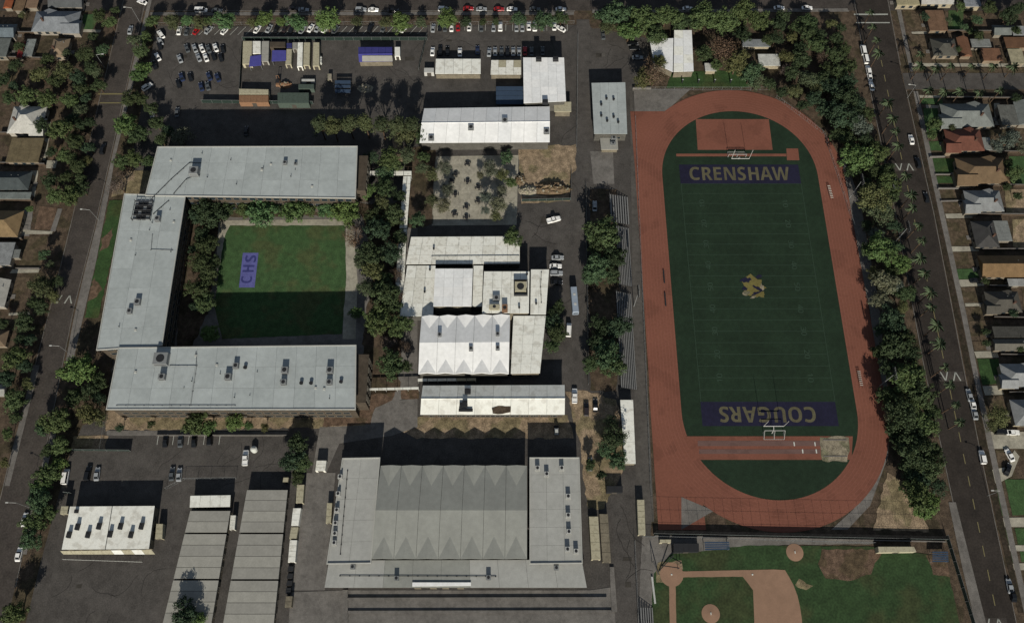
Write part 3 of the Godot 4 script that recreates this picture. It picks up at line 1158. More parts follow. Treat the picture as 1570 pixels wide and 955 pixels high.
	sheet("bare_patch", wobble(V([-160.6, -21.02, -157.32, -25.37, -157, -18.15, -160.37, -14.44]), 0.5), 0.158, mats["red_dirt"])
	sheet("bare_patch", wobble(V([-160.64, -4.06, -156.09, 1.44, -157.8, 4.17, -160.9, 6.06]), 0.5), 0.158, mats["red_dirt"])
	sheet("earth", wobble(V([-160.63, 14.89, -154.05, 10.9, -147.71, 26.62, -144.74, 51.51, -157.76, 56.3, -162.25, 51.51, -162.09, 31.72]), 0.6), 0.12, mats["soil"])
	sheet("forecourt", V([-155.86, -51.81, -145.54, -51.81, -145.02, -40.8, -155.52, -41.1, -160.47, -39.59, -160.62, -43.22]), 0.13, mats["dirt"])
	sheet("earth", wobble(V([-145.28, 48.6, -52.66, 49.57, -52.28, 55.11, -145, 56.3]), 0.4), 0.12, mats["dirt"])
	sheet("path", V([-144.31, 56.3, -79.99, 56.78, -79.84, 58.2, -143.95, 58.2]), 0.15, mats["concrete"])
	sheet("earth", wobble(V([-155.75, 58.2, -143.49, 58.2, -143.67, 63.38, -155.62, 63.38]), 0.4), 0.13, mats["dirt"])
	# quadrangle
	sheet("courtyard", V([-130.28, -38.39, -58.63, -38.39, -37.86, -40.2, -34.28, 41.74, -52.53, 51.51, -59.03, 26.62, -128.91, 26.62]), 0.1, mats["concrete"])
	sheet("courtyard_bed", wobble(V([-128.89, -37.79, -63.79, -37.79, -63.31, -31.24, -112.33, -30.65, -115.49, -25.37, -114.74, 10.9, -119.27, 26.62, -124.57, 26.62, -126.92, -11.04]), 0.5), 0.13, mats["soil"])
	sheet("courtyard_path", V([-115.96, -28.88, -63.18, -29.47, -59.2, -2.68, -58.2, 21.45, -63.05, 21.45, -65.44, -25.37, -111.2, -25.95, -112.79, -11.04, -114.04, -5.45]), 0.145, mats["pale_concrete"])
	sheet("courtyard_bed", wobble(V([-61.63, -36.59, -42.9, -36.59, -40.9, 41.74, -53.09, 43.22, -55.78, 21.45, -52.99, -11.04]), 0.5), 0.135, mats["soil"])
	var q := sheet("quad_lawn", wobble(V([-111.02, -26.54, -66.05, -26.54, -63.66, -5.45, -63.46, 19.36, -107.92, 21.45, -112.65, 8.22, -113.03, -5.45, -112.71, -21.89]), 0.15), 0.17, mats["lawn"])
	patch(q, "lettered_pad", V([-104.63, -14.44, -98.55, -14.44, -98.31, 0.35, -104.28, 0.35]), 0.19, mats["lilac"])
	for a in [["C", Vector2(-101.82, -2.95)], ["H", Vector2(-101.65, -7.68)], ["S", Vector2(-101.28, -11.89)]]:
		flat_text(q, a[0], up3(a[1], 0.2), 3.0, 4.3, PI / 2, mats["indigo"])
	# patio
	sheet("patio", V([-31.2, -58.68, 2.67, -59.31, 1.8, -26.83, -31.61, -26.54, -31.7, -43.22]), 0.12, mats["pale_concrete"])
	for i in 9:
		for j in 8:
			var a := Vector2(-31.18, -58.05).lerp(Vector2(1.33, -58.05), i / 9.0)
			var b := Vector2(-31.18, -58.05).lerp(Vector2(1.33, -58.05), (i + 1) / 9.0)
			var z0 := lerpf(-58.05, -26.83, j / 8.0)
			var z1 := lerpf(-58.05, -26.83, (j + 1) / 8.0)
			part_slab(Vector2(a.x + 0.04, z0 + 0.04), Vector2(b.x - 0.04, z1 - 0.04))
	sheet("earth", wobble(V([2.68, -63.43, 26.04, -64.38, 26.2, -51.81, 23.5, -49.96, 23.17, -37.79, 3.9, -36.59, 3.16, -46.27]), 0.4), 0.11, mats["dirt"])
	sheet("earth", wobble(V([-44.24, -63.43, -31.37, -63.43, -31.11, -26.83, -41.06, -25.37]), 0.5), 0.12, mats["soil"])
	sheet("path", V([-49.96, -69.84, -46.72, -69.84, -44.38, -55.55, -47.57, -55.55]), 0.13, mats["dirt"])
	# between the halls
	sheet("path", V([-68.55, 55.11, -52.33, 54.39, -49.33, 46.65, -34.17, 44.2, -33.69, 55.11, -42.81, 58.2, -61.1, 61.03, -64.82, 71.47, -69.82, 71.47]), 0.125, mats["concrete"])
	sheet("earth", wobble(V([-40.39, 51.51, 19.86, 50.78, 21.96, 59.15, -33.52, 59.15, -39.42, 56.78]), 0.35), 0.12, mats["dirt"])
	sheet("earth", wobble(V([-54.37, 41.74, -42.55, 41.74, -43.06, 45.43, -49.25, 47.87, -50.5, 53.91, -67.39, 55.11, -67.4, 49.57, -55.5, 49.09]), 0.35), 0.135, mats["red_dirt"])
	sheet("earth", wobble(V([-40.21, 41.24, -33.83, 41.24, -33.68, 44.7, -40.04, 44.7]), 0.2), 0.14, mats["red_dirt"])
	sheet("earth", wobble(V([19.62, 41.74, 27.19, 41.74, 37.68, 44.7, 39.96, 68.49, 31.32, 83.85, 25.72, 83.85, 24.21, 61.03]), 0.5), 0.115, mats["dirt"])
	sheet("earth", wobble(V([31.44, -43.22, 41.92, -43.22, 41.08, 0.07, 37.82, 41.74, 28.37, 41.74, 29.38, 0.07]), 0.4), 0.1, mats["soil"])
	sheet("path", V([32.09, -61.21, 41.45, -61.21, 41.25, -45.66, 32.84, -45.66]), 0.12, mats["concrete"])
	sheet("path", V([50.05, -91.31, 51.71, -91.31, 48.48, 88.26, 42.47, 88.26, 46.06, 0.07]), 0.1, mats["old_patch"])
	sheet("apron", V([51.23, -92.67, 76.16, -92.67, 64.23, -80.61, 50.49, -79.29]), 0.1, mats["concrete"])
	sheet("path", V([-71.64, 71.47, -61.63, 71.47, -61.89, 110.53, -73.32, 110.53]), 0.12, mats["concrete"])
	sheet("terrace", V([-73.26, 111.15, -54.99, 110.53, 25.88, 110.53, 33.47, 109.5, 33.8, 120.68, 33.47, 127.61, -72.62, 127.61]), 0.13, mats["concrete"])
	# east side of the running track
	sheet("path", V([135.4, -63.43, 139.21, -37.19, 138.82, 10.9, 135.63, 51.51, 132.23, 65.71, 123.21, 82.75, 114.11, 90.87, 108.57, 90.87, 117.44, 83.85, 126.41, 70.33, 132.37, 51.51, 135.13, 10.9, 134.01, -37.19]), 0.055, mats["concrete"])
	sheet("earth", wobble(V([130.77, 71.47, 139.02, 76.02, 141.68, 91.52, 122.97, 90.87]), 0.4), 0.075, mats["dirt"])
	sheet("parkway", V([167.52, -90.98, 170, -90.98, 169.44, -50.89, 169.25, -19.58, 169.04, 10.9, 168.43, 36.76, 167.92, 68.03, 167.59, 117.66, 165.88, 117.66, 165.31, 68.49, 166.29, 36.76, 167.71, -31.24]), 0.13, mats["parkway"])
	# east gardens
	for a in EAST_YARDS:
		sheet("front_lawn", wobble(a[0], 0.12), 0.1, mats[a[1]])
	for a in EAST_DRIVES:
		sheet("drive", a, 0.12, mats["pale_concrete"])
	# centre line of the east street, speed humps
	var c0 := Vector2(159.53, -115.63)
	var c1 := Vector2(158.81, 119.68)
	for i in 30:
		var a := c0.lerp(c1, i / 30.0)
		var b := c0.lerp(c1, (i + 0.45) / 30.0)
		sheet("road_marking", strip_poly(PackedVector2Array([a, b]), 0.28), 0.05, mats["yellow_line"])
	sheet("road_marking", V([151.85, -133.43, 166.89, -133.43, 166.76, -132.69, 151.73, -132.69]), 0.05, mats["faded_line"])
	sheet("road_marking", V([151.95, -128.64, 166.92, -128.64, 166.82, -128.09, 151.87, -128.09]), 0.05, mats["faded_line"])
	sheet("road_marking", V([-175.4, -90.3, -164.35, -90.3, -164.23, -89.63, -175.27, -89.63]), 0.05, mats["yellow_line"])
	sheet("road_marking", V([-173.95, -85.6, -164.33, -85.6, -164.24, -85.1, -173.86, -85.1]), 0.05, mats["yellow_line"])
	hump(Vector2(-170.21, 5.25), 1.0, "low speed hump with white arrows on the west street")
	hump(Vector2(159.9, -53.68), 1.0, "low speed hump with white arrows on the east street beside the red roofed house block")
	hump(Vector2(160.49, 36.01), 1.0, "low speed hump with white arrows on the east street beside the green lawn")
	hump(Vector2(157.01, 121.08), 1.0, "low speed hump with white arrows on the east street beside the ball field")
	# sealed cracks and repairs in the asphalt
	rng.seed = 404
	for a in ASPHALT_AREAS:
		for i in a[2]:
			var p: Vector2 = Vector2(lerpf(a[0].x, a[1].x, rng.randf()), lerpf(a[0].y, a[1].y, rng.randf()))
			var path := PackedVector2Array([p])
			var t := rng.randf() * TAU
			for k in 5 + rng.randi() % 6:
				t += rng.randf_range(-0.5, 0.5)
				p += Vector2(cos(t), sin(t)) * rng.randf_range(1.0, 2.2)
				path.append(p)
			sheet("sealed_crack", strip_poly(path, 0.16), 0.1, mats["tar"])
		for i in int(a[2] / 2):
			var p: Vector2 = Vector2(lerpf(a[0].x, a[1].x, rng.randf()), lerpf(a[0].y, a[1].y, rng.randf()))
			var s := Vector2(rng.randf_range(1.0, 4.5), rng.randf_range(0.8, 3.0))
			sheet("repair_patch", wobble(PackedVector2Array([p, p + Vector2(s.x, 0), p + s, p + Vector2(0, s.y)]), 0.06), 0.097, mats["patch"] if rng.randf() < 0.5 else mats["old_patch"])
	# parking bay lines
	for i in 21:
		var p := Vector2(-35.8, -123.9).lerp(Vector2(24.34, -123.9), i / 20.0)
		sheet("bay_line", strip_poly(PackedVector2Array([p, p + Vector2(0, -4.6)]), 0.12), 0.1, mats["line"])
	for i in 32:
		var p := Vector2(-147.65, -121.37).lerp(Vector2(-41.44, -122.09), i / 31.0)
		sheet("bay_line", strip_poly(PackedVector2Array([p, p + Vector2(3.0, -4.4)]), 0.12), 0.1, mats["line"])
	for i in 9:
		var p := Vector2(-125.59, 61.5).lerp(Vector2(-103.69, 61.5), i / 8.0)
		sheet("bay_line", strip_poly(PackedVector2Array([p, p + Vector2(0, -5)]), 0.12), 0.1, mats["line"])

func part_slab(a: Vector2, b: Vector2) -> void:
	var st := mb()
	prism(st, PackedVector2Array([a, Vector2(b.x, a.y), b, Vector2(a.x, b.y)]), 0.1, 0.15 + rng.randf() * 0.01)
	var o := get_node("patio")
	done(st, o, "paving_slab", mats["pale_concrete"] if rng.randf() < 0.6 else mats["paving"])

func hump(p: Vector2, s: float, label: String) -> void:
	var t := thing("speed_hump", label, "speed hump", up3(p, 0))
	var st := mb()
	var w := 4.6
	for i in 8:
		var z0 := -1.9 + 3.8 * i / 8.0
		var z1 := -1.9 + 3.8 * (i + 1) / 8.0
		var y0 := 0.036 + 0.08 * cos(z0 / 1.9 * PI / 2)
		var y1 := 0.036 + 0.08 * cos(z1 / 1.9 * PI / 2)
		quad(st, Vector3(-w, y1, z1), Vector3(w, y1, z1), Vector3(w, y0, z0), Vector3(-w, y0, z0))
	done(st, t, "mound", mats["street"])
	for k in [[-3.6, -1, -2.3, 1], [-1.0, -1, -2.3, 1], [0.6, 1, 1.9, -1], [3.2, 1, 1.9, -1]]:
		var m := mb()
		for i in 6:
			var a := Vector2(k[0], k[1] * 1.7).lerp(Vector2(k[2], k[3] * 1.7), i / 6.0)
			var b := Vector2(k[0], k[1] * 1.7).lerp(Vector2(k[2], k[3] * 1.7), (i + 1) / 6.0)
			var ya := 0.05 + 0.08 * cos(a.y / 1.9 * PI / 2)
			var yb := 0.05 + 0.08 * cos(b.y / 1.9 * PI / 2)
			var n := Vector3(0.22, 0, 0)
			quad(m, up3(a, ya) - n, up3(a, ya) + n, up3(b, yb) + n, up3(b, yb) - n)
		done(m, t, "arrow_stroke", mats["faded_line"])

func oval(cx: float, r: float, half: float, n := 40) -> PackedVector2Array:
	var p := PackedVector2Array()
	for i in n + 1:
		var t := PI * i / n
		p.append(Vector2(cx + r * cos(t), half + r * sin(t)))
	for i in n + 1:
		var t := PI + PI * i / n
		p.append(Vector2(cx + r * cos(t), -half + r * sin(t)))
	return p

func sports_field() -> void:
	var cx := 92.4
	sheet("running_track", oval(cx, 42.4, 49.5), 0.13, mats["track"])
	sheet("track_apron", V([49.6, -81, 66, -81, 66, -40, 50.2, -40]), 0.12, mats["track"])
	sheet("track_apron", V([49.8, 40, 64, 40, 66, 91, 49.8, 91]), 0.122, mats["track"])
	sheet("track_apron", V([58.47, 79.85, 69.28, 84.52, 57.61, 90.87]), 0.128, mats["concrete"])
	var tr := get_node("running_track")
	for k in 9:
		var p := oval(cx, 31.8 + 1.22 * k, 49.5)
		var st := mb()
		for i in p.size():
			var a := p[i]
			var b := p[(i + 1) % p.size()]
			var d := (b - a).normalized()
			var n := Vector2(-d.y, d.x) * 0.05
			quad(st, up3(a - n, 0.142), up3(a + n, 0.142), up3(b + n, 0.142), up3(b - n, 0.142))
		done(st, tr, "lane_line", mats["lane_line"])
	var f := sheet("playing_field", oval(cx, 31.5, 49.5), 0.16, mats["turf"])
	patch(f, "north_pad", V([76.76, -76.99, 107.25, -76.99, 107.06, -61.84, 76.28, -61.84]), 0.19, mats["track"])
	patch(f, "vault_runway", V([67.3, -59.94, 112.44, -59.94, 112.28, -58.68, 67.21, -58.68]), 0.19, mats["track"])
	patch(f, "vault_pad", V([112.76, -62.48, 117.58, -62.48, 117.36, -56.8, 112.3, -56.8]), 0.2, mats["track"])
	patch(f, "jump_surface", V([61.77, 58.44, 121, 58.44, 119.21, 66.87, 62.92, 66.87]), 0.19, mats["track"])
	patch(f, "jump_runway", V([65.79, 60.09, 109.2, 60.09, 108.93, 61.97, 65.63, 61.97]), 0.21, mats["runway"])
	patch(f, "jump_runway", V([65.99, 63.14, 108.76, 63.14, 108.53, 64.78, 65.85, 64.78]), 0.21, mats["runway"])
	for a in [Vector2(99.81, 61.27), Vector2(107.18, 61.27), Vector2(102.46, 63.85), Vector2(107.28, 63.85)]:
		patch(f, "takeoff_board", PackedVector2Array([a + Vector2(-0.2, -0.7), a + Vector2(0.2, -0.7), a + Vector2(0.2, 0.7), a + Vector2(-0.2, 0.7)]), 0.225, mats["line"])
	patch(f, "sand_pit", wobble(V([109.63, 58.67, 119.11, 58.67, 119.3, 63.38, 117.27, 67.56, 109.04, 67.56, 108.73, 63.38]), 0.4), 0.23, mats["sand"])
	for a in [V([110.19, 59.62, 118.5, 59.62, 118.45, 59.97, 110.14, 59.97]), V([109.57, 65.48, 117.83, 65.48, 117.77, 65.83, 109.52, 65.83])]:
		var st := mb()
		prism(st, a, 0.2, 0.32)
		done(st, f, "pit_edge", mats["concrete"])
	# painted ends
	for s in [-1, 1]:
		var z0 := 45.72
		var z1 := 54.7
		patch(f, "end_zone", PackedVector2Array([Vector2(cx - 24.4, s * z0), Vector2(cx + 24.2, s * z0), Vector2(cx + 24.2, s * z1), Vector2(cx - 24.4, s * z1)]), 0.185, mats["navy"])
	flat_text(f, "CRENSHAW", Vector3(92.22, 0.2, -50.42), 40.5, 6.4, 0.0, mats["gold"])
	flat_text(f, "COUGARS", Vector3(91.65, 0.2, 50.42), 34.5, 5.9, PI, mats["gold"])
	for i in 21:
		var z := -45.72 + 4.572 * i
		patch(f, "yard_line", V([cx - 24.2, z - 0.07, cx + 24.2, z - 0.07, cx + 24.2, z + 0.07, cx - 24.2, z + 0.07]), 0.182, mats["field_line"])
	for s in [-1, 1]:
		patch(f, "side_line", V([cx + s * 24.2 - 0.08, -45.7, cx + s * 24.2 + 0.08, -45.7, cx + s * 24.2 + 0.08, 45.7, cx + s * 24.2 - 0.08, 45.7]), 0.183, mats["field_line"])
		for i in 9:
			var yd := 10 * (i + 1) if i < 5 else 90 - 10 * i
			flat_text(f, str(yd), Vector3(cx + s * 16.6, 0.19, -45.72 + 9.144 * (i + 1)), 3.4, 2.0, -s * PI / 2, mats["field_line"], false)
	# emblem at midfield: an uneven round crest of gold and navy shapes
	var e := Vector3(cx - 0.2, 0, -0.2)
	rng.seed = 77
	for k in [[0.2, 0.1, 4.4, 5.2, "crest_gold", 0.19, 0.55], [-2.4, -2.6, 2.4, 1.2, "navy", 0.2, 0.5], [2.3, -4.0, 1.9, 0.8, "navy", 0.2, 0.5], [1.6, 0.9, 3.0, 0.9, "navy", 0.2, 0.45], [-2.6, 2.8, 1.9, 1.1, "sand", 0.205, 0.5], [-3.4, 1.0, 1.2, 1.0, "navy", 0.21, 0.5], [0.4, -1.6, 3.0, 0.7, "crest_gold", 0.21, 0.5], [3.0, 3.4, 1.4, 1.5, "crest_gold", 0.2, 0.5], [0.8, 3.0, 2.2, 0.7, "navy", 0.215, 0.45], [-0.6, 4.7, 1.4, 0.5, "sand", 0.22, 0.5], [3.4, 0.6, 0.8, 1.9, "sand", 0.22, 0.5]]:
		var p := PackedVector2Array()
		var lean := rng.randf_range(-0.5, 0.5)
		for i in 18:
			var t := TAU * i / 18.0
			var r := rng.randf_range(k[6], 1.1)
			p.append(Vector2(e.x + k[0], e.z + k[1]) + Vector2(k[2] * r * cos(t), k[3] * r * sin(t)).rotated(lean))
		patch(f, "emblem", p, k[5], mats[k[4]])
	# goals
	for s in [-1, 1]:
		var t := thing("goal_post", "white football goal at the %s end of the field" % ("lettered CRENSHAW" if s < 0 else "lettered COUGARS"), "goal", Vector3(cx, 0.15, s * 55.6))
		var st := mb()
		bar(st, Vector3(0, 0, s * 1.8), Vector3(0, 2.6, s * 1.2), 0.12, 0.12, 6)
		bar(st, Vector3(0, 2.6, s * 1.2), Vector3(0, 3.05, 0), 0.12, 0.12, 6)
		done(st, t, "support", mats["pale_metal"])
		var cb := mb()
		bar(cb, Vector3(-3.6, 3.05, 0), Vector3(3.6, 3.05, 0), 0.13, 0.13, 6)
		done(cb, t, "crossbar", mats["pale_metal"])
		for x in [-3.55, 3.55]:
			var us := mb()
			bar(us, Vector3(x, 3.05, 0), Vector3(x, 9.2, 0), 0.09, 0.08, 6)
			done(us, t, "upright", mats["pale_metal"])
		var fr := thing("training_goal", "low white frame goal standing by the %s end" % ("CRENSHAW" if s < 0 else "COUGARS"), "goal", Vector3(cx + (0.5 if s > 0 else -0.5), 0.17, s * (57.2 if s > 0 else 58.3)))
		for x in [-3.6, 0.0, 3.6]:
			var g := mb()
			bar(g, Vector3(x, 0, 0.0), Vector3(x, 2.3, -s * 0.2), 0.08, 0.08, 5)
			bar(g, Vector3(x, 0.05, 0.0), Vector3(x, 0.05, s * 2.4), 0.06, 0.06, 5)
			bar(g, Vector3(x, 2.3, -s * 0.2), Vector3(x, 0.05, s * 2.4), 0.06, 0.06, 5)
			done(g, fr, "side_frame", mats["pale_metal"])
		var tb := mb()
		bar(tb, Vector3(-3.6, 2.3, -s * 0.2), Vector3(3.6, 2.3, -s * 0.2), 0.09, 0.09, 5)
		bar(tb, Vector3(-3.6, 0.05, s * 2.4), Vector3(3.6, 0.05, s * 2.4), 0.06, 0.06, 5)
		done(tb, fr, "bar", mats["pale_metal"])
	# hurdles stored in rows on the track
	for a in [[Vector2(127.22, -44.14), Vector2(127.72, -38.69), "beside the floodlight by the CRENSHAW end"], [Vector2(126.68, 34.5), Vector2(126.79, 39.76), "beside the floodlight by the COUGARS end"]]:
		var n := 8
		for i in n:
			var p: Vector2 = a[0].lerp(a[1], i / 7.0)
			var h := thing("hurdle", "white track hurdle stored in the row " + a[2], "hurdle", up3(p, 0.14), 0, "hurdles stored " + a[2])
			var bs := mb()
			box(bs, Vector3(0, 0.9, 0), Vector3(1.1, 0.16, 0.08))
			done(bs, h, "bar", mats["line"])
			var fs := mb()
			for s in [-0.5, 0.5]:
				bar(fs, Vector3(s, 0, 0), Vector3(s, 0.95, 0), 0.04, 0.04, 4)
				bar(fs, Vector3(s, 0.04, 0), Vector3(s, 0.04, 0.6), 0.04, 0.04, 4)
			done(fs, h, "frame", mats["dark_metal"])
	# benches along the west side line
	for a in [[Vector2(58.3, -4.06), "by the CRENSHAW half"], [Vector2(58.12, 5.52), "by the COUGARS half"]]:
		var b := thing("players_bench", "long dark bench on the west side of the track " + a[1], "bench", up3(a[0], 0.14))
		var st := mb()
		box(st, Vector3(0, 0.42, 0), Vector3(0.5, 0.08, 5.5))
		done(st, b, "seat", mats["dark_metal"])
		for z in [-2.4, 0.0, 2.4]:
			var l := mb()
			box(l, Vector3(0, 0, z), Vector3(0.4, 0.42, 0.08))
			done(l, b, "leg", mats["metal"])

func ball_field() -> void:
	var y := 0.1
	sheet("ball_field", wobble(V([47.35, 105.35, 53.24, 99.04, 58.1, 98.61, 80.3, 96.05, 123.13, 96.48, 145.5, 100.1, 146.29, 127.61, 44.2, 127.61]), 0.15), y, mats["ball_lawn"])
	sheet("earth", wobble(V([44.17, 93.25, 122.47, 93.9, 122.18, 95.62, 80.3, 96.05, 73.45, 98.61, 60.26, 99.04, 53.49, 101.58, 47.21, 107.43, 45.26, 127.61, 40.2, 127.61]), 0.15), 0.095, mats["concrete"])
	sheet("infield", V([79.42, 104.1, 87.28, 103.89, 91.17, 104.1, 92.37, 106.6, 93.37, 108.88, 94.23, 112.18, 94.63, 115.64, 94.73, 119.68, 93.83, 129.56, 78.29, 129.56, 79.08, 120.68, 79.79, 110.53, 78.31, 108.26, 76.8, 106.19, 77.24, 104.1]), y + 0.03, mats["infield"])
	sheet("baseline", wobble(V([56.54, 104.52, 77.24, 104.1, 77.02, 106.19, 56.83, 106.4]), 0.06), y + 0.034, mats["infield"])
	sheet("baseline", wobble(V([52.12, 108.47, 54.28, 108.47, 53.11, 129.56, 51.01, 129.56]), 0.06), y + 0.034, mats["infield"])
	var c := PackedVector2Array()
	var hp := Vector2(53.2, 105.56)
	for i in 30:
		c.append(hp + Vector2(cos(TAU * i / 30.0), sin(TAU * i / 30.0)) * 3.9)
	sheet("home_plate_circle", wobble(c, 0.06), y + 0.038, mats["infield"])
	sheet("worn_ground", wobble(V([48.69, 101.58, 56.8, 101.15, 56.82, 103.68, 52.55, 108.47, 47.62, 107.85]), 0.3), y + 0.02, mats["dirt"])
	for a in [[Vector2(65.1, 117.87), 3.0], [Vector2(95.18, 98.4), 2.9]]:
		c = PackedVector2Array()
		for i in 30:
			c.append(a[0] + Vector2(cos(TAU * i / 30.0), sin(TAU * i / 30.0)) * a[1])
		var st := mb()
		prism(st, wobble(c, 0.08), 0.05, y + 0.04, false)
		for i in 30:
			tri(st, up3(c[(i + 1) % 30], y + 0.04), up3(c[i], y + 0.04), up3(a[0], y + 0.3))
		struct("pitching_mound", st.commit(), mats["infield"])
		var r := thing("pitching_plate", "small white plate on the dirt mound %s" % ("inside the infield" if a[1] > 2.95 else "beside the ball field fence"), "plate", up3(a[0], y + 0.28))
		var b := mb()
		box(b, Vector3.ZERO, Vector3(0.3, 0.1, 0.8))
		box(b, Vector3(0, 0.1, 0), Vector3(0.24, 0.02, 0.74))
		done(b, r, "slab", mats["line"])
	sheet("bare_patch", wobble(V([104.76, 97.33, 122.99, 97.33, 124.24, 99.04, 119.46, 105.35, 111.47, 107.85, 104.11, 106.4, 102.53, 102.21]), 0.35), y + 0.02, mats["red_dirt"])
	sheet("bare_patch", wobble(V([139.14, 99.04, 145.93, 100.1, 145.97, 106.4, 140.53, 105.35]), 0.3), y + 0.02, mats["red_dirt"])
	sheet("bare_patch", wobble(V([95.43, 106.4, 99.34, 109.5, 97.04, 110.53, 93.56, 109.09]), 0.5), y + 0.02, mats["dirt"])
	for a in [["first base beside the wide dirt infield", Vector2(80.13, 105.56)], ["home plate in the dirt circle", Vector2(53.2, 105.56)]]:
		var t := thing("base_plate", "small white " + a[0], "base", up3(a[1], y + 0.04))
		var st := mb()
		box(st, Vector3.ZERO, Vector3(0.5, 0.08, 0.5), 0.78)
		box(st, Vector3(0, 0.08, 0), Vector3(0.44, 0.02, 0.44), 0.78)
		done(st, t, "pad", mats["line"])
	# dugouts, batting cage, score board
	container(V([54.15, 95.76, 62.66, 95.76, 62.43, 98.51, 53.93, 98.72]), 2.5, mats["dark_metal"], "dugout", "dark roofed dugout beside the home plate circle", "dugout", 5)
	canopy(V([64.45, 95.13, 72.97, 95.13, 72.91, 97.89, 64.4, 98.1]), 2.6, mats["blue_steel"], "bench_shelter", "blue slatted bench shelter beside the dark dugout", "shelter", 4)
	container(V([122.32, 96.89, 134.29, 96.89, 134.84, 98.58, 122.21, 98.79]), 3.0, mats["cream"], "equipment_shed", "long cream roofed shed by the outfield fence", "shed", 6)
	canopy(V([140.48, 98.26, 145.92, 98.26, 145.42, 101.84, 139.78, 101.84]), 2.2, mats["blue_steel"], "striped_shelter", "small blue striped shelter in the ball field corner", "shelter", 5)
	var b := thing("backstop", "dark timber backstop frame behind home plate", "backstop", up3(Vector2(50.87, 101.58), 0))
	for a in [[Vector3(-2, 0, 3), Vector3(3, 3.0, -2)], [Vector3(-2, 0, 4), Vector3(-4, 3.4, 0)], [Vector3(2, 0, -2), Vector3(5.5, 2.6, 0.5)], [Vector3(-1, 0, 1), Vector3(4.5, 3.2, 2.2)]]:
		var st := mb()
		bar(st, a[0], a[1], 0.16, 0.16, 5)
		bar(st, Vector3(a[1].x, 0, a[1].z), a[1], 0.1, 0.1, 5)
		done(st, b, "beam", mats["dark_metal"])
	container(V([49.67, 94.46, 53.39, 94.46, 53.31, 95.53, 49.59, 95.53]), 2.4, mats["cream"], "storage_box", "small cream storage box behind the backstop", "box", 2)
	var pl := thing("players_bench", "long white bench beside the ball field and its dirt path", "bench", up3(Vector2(46.79, 110.53), 0.1))
	var ps := mb()
	box(ps, Vector3(0, 0.45, 0), Vector3(0.6, 0.08, 8.5), 0.06)
	done(ps, pl, "seat", mats["pale_metal"])
	for z in [-3.5, 0.0, 3.5]:
		var l := mb()
		box(l, Vector3(0, 0, z), Vector3(0.4, 0.45, 0.1))
		done(l, pl, "leg", mats["metal"])
	var s0 := Vector2(41.73, 116.05)
	bleacher(s0.x, s0.x + 4.6, s0.y, s0.y + 9.0, 6, "small aluminium bleacher beside the ball field path", 0.25)

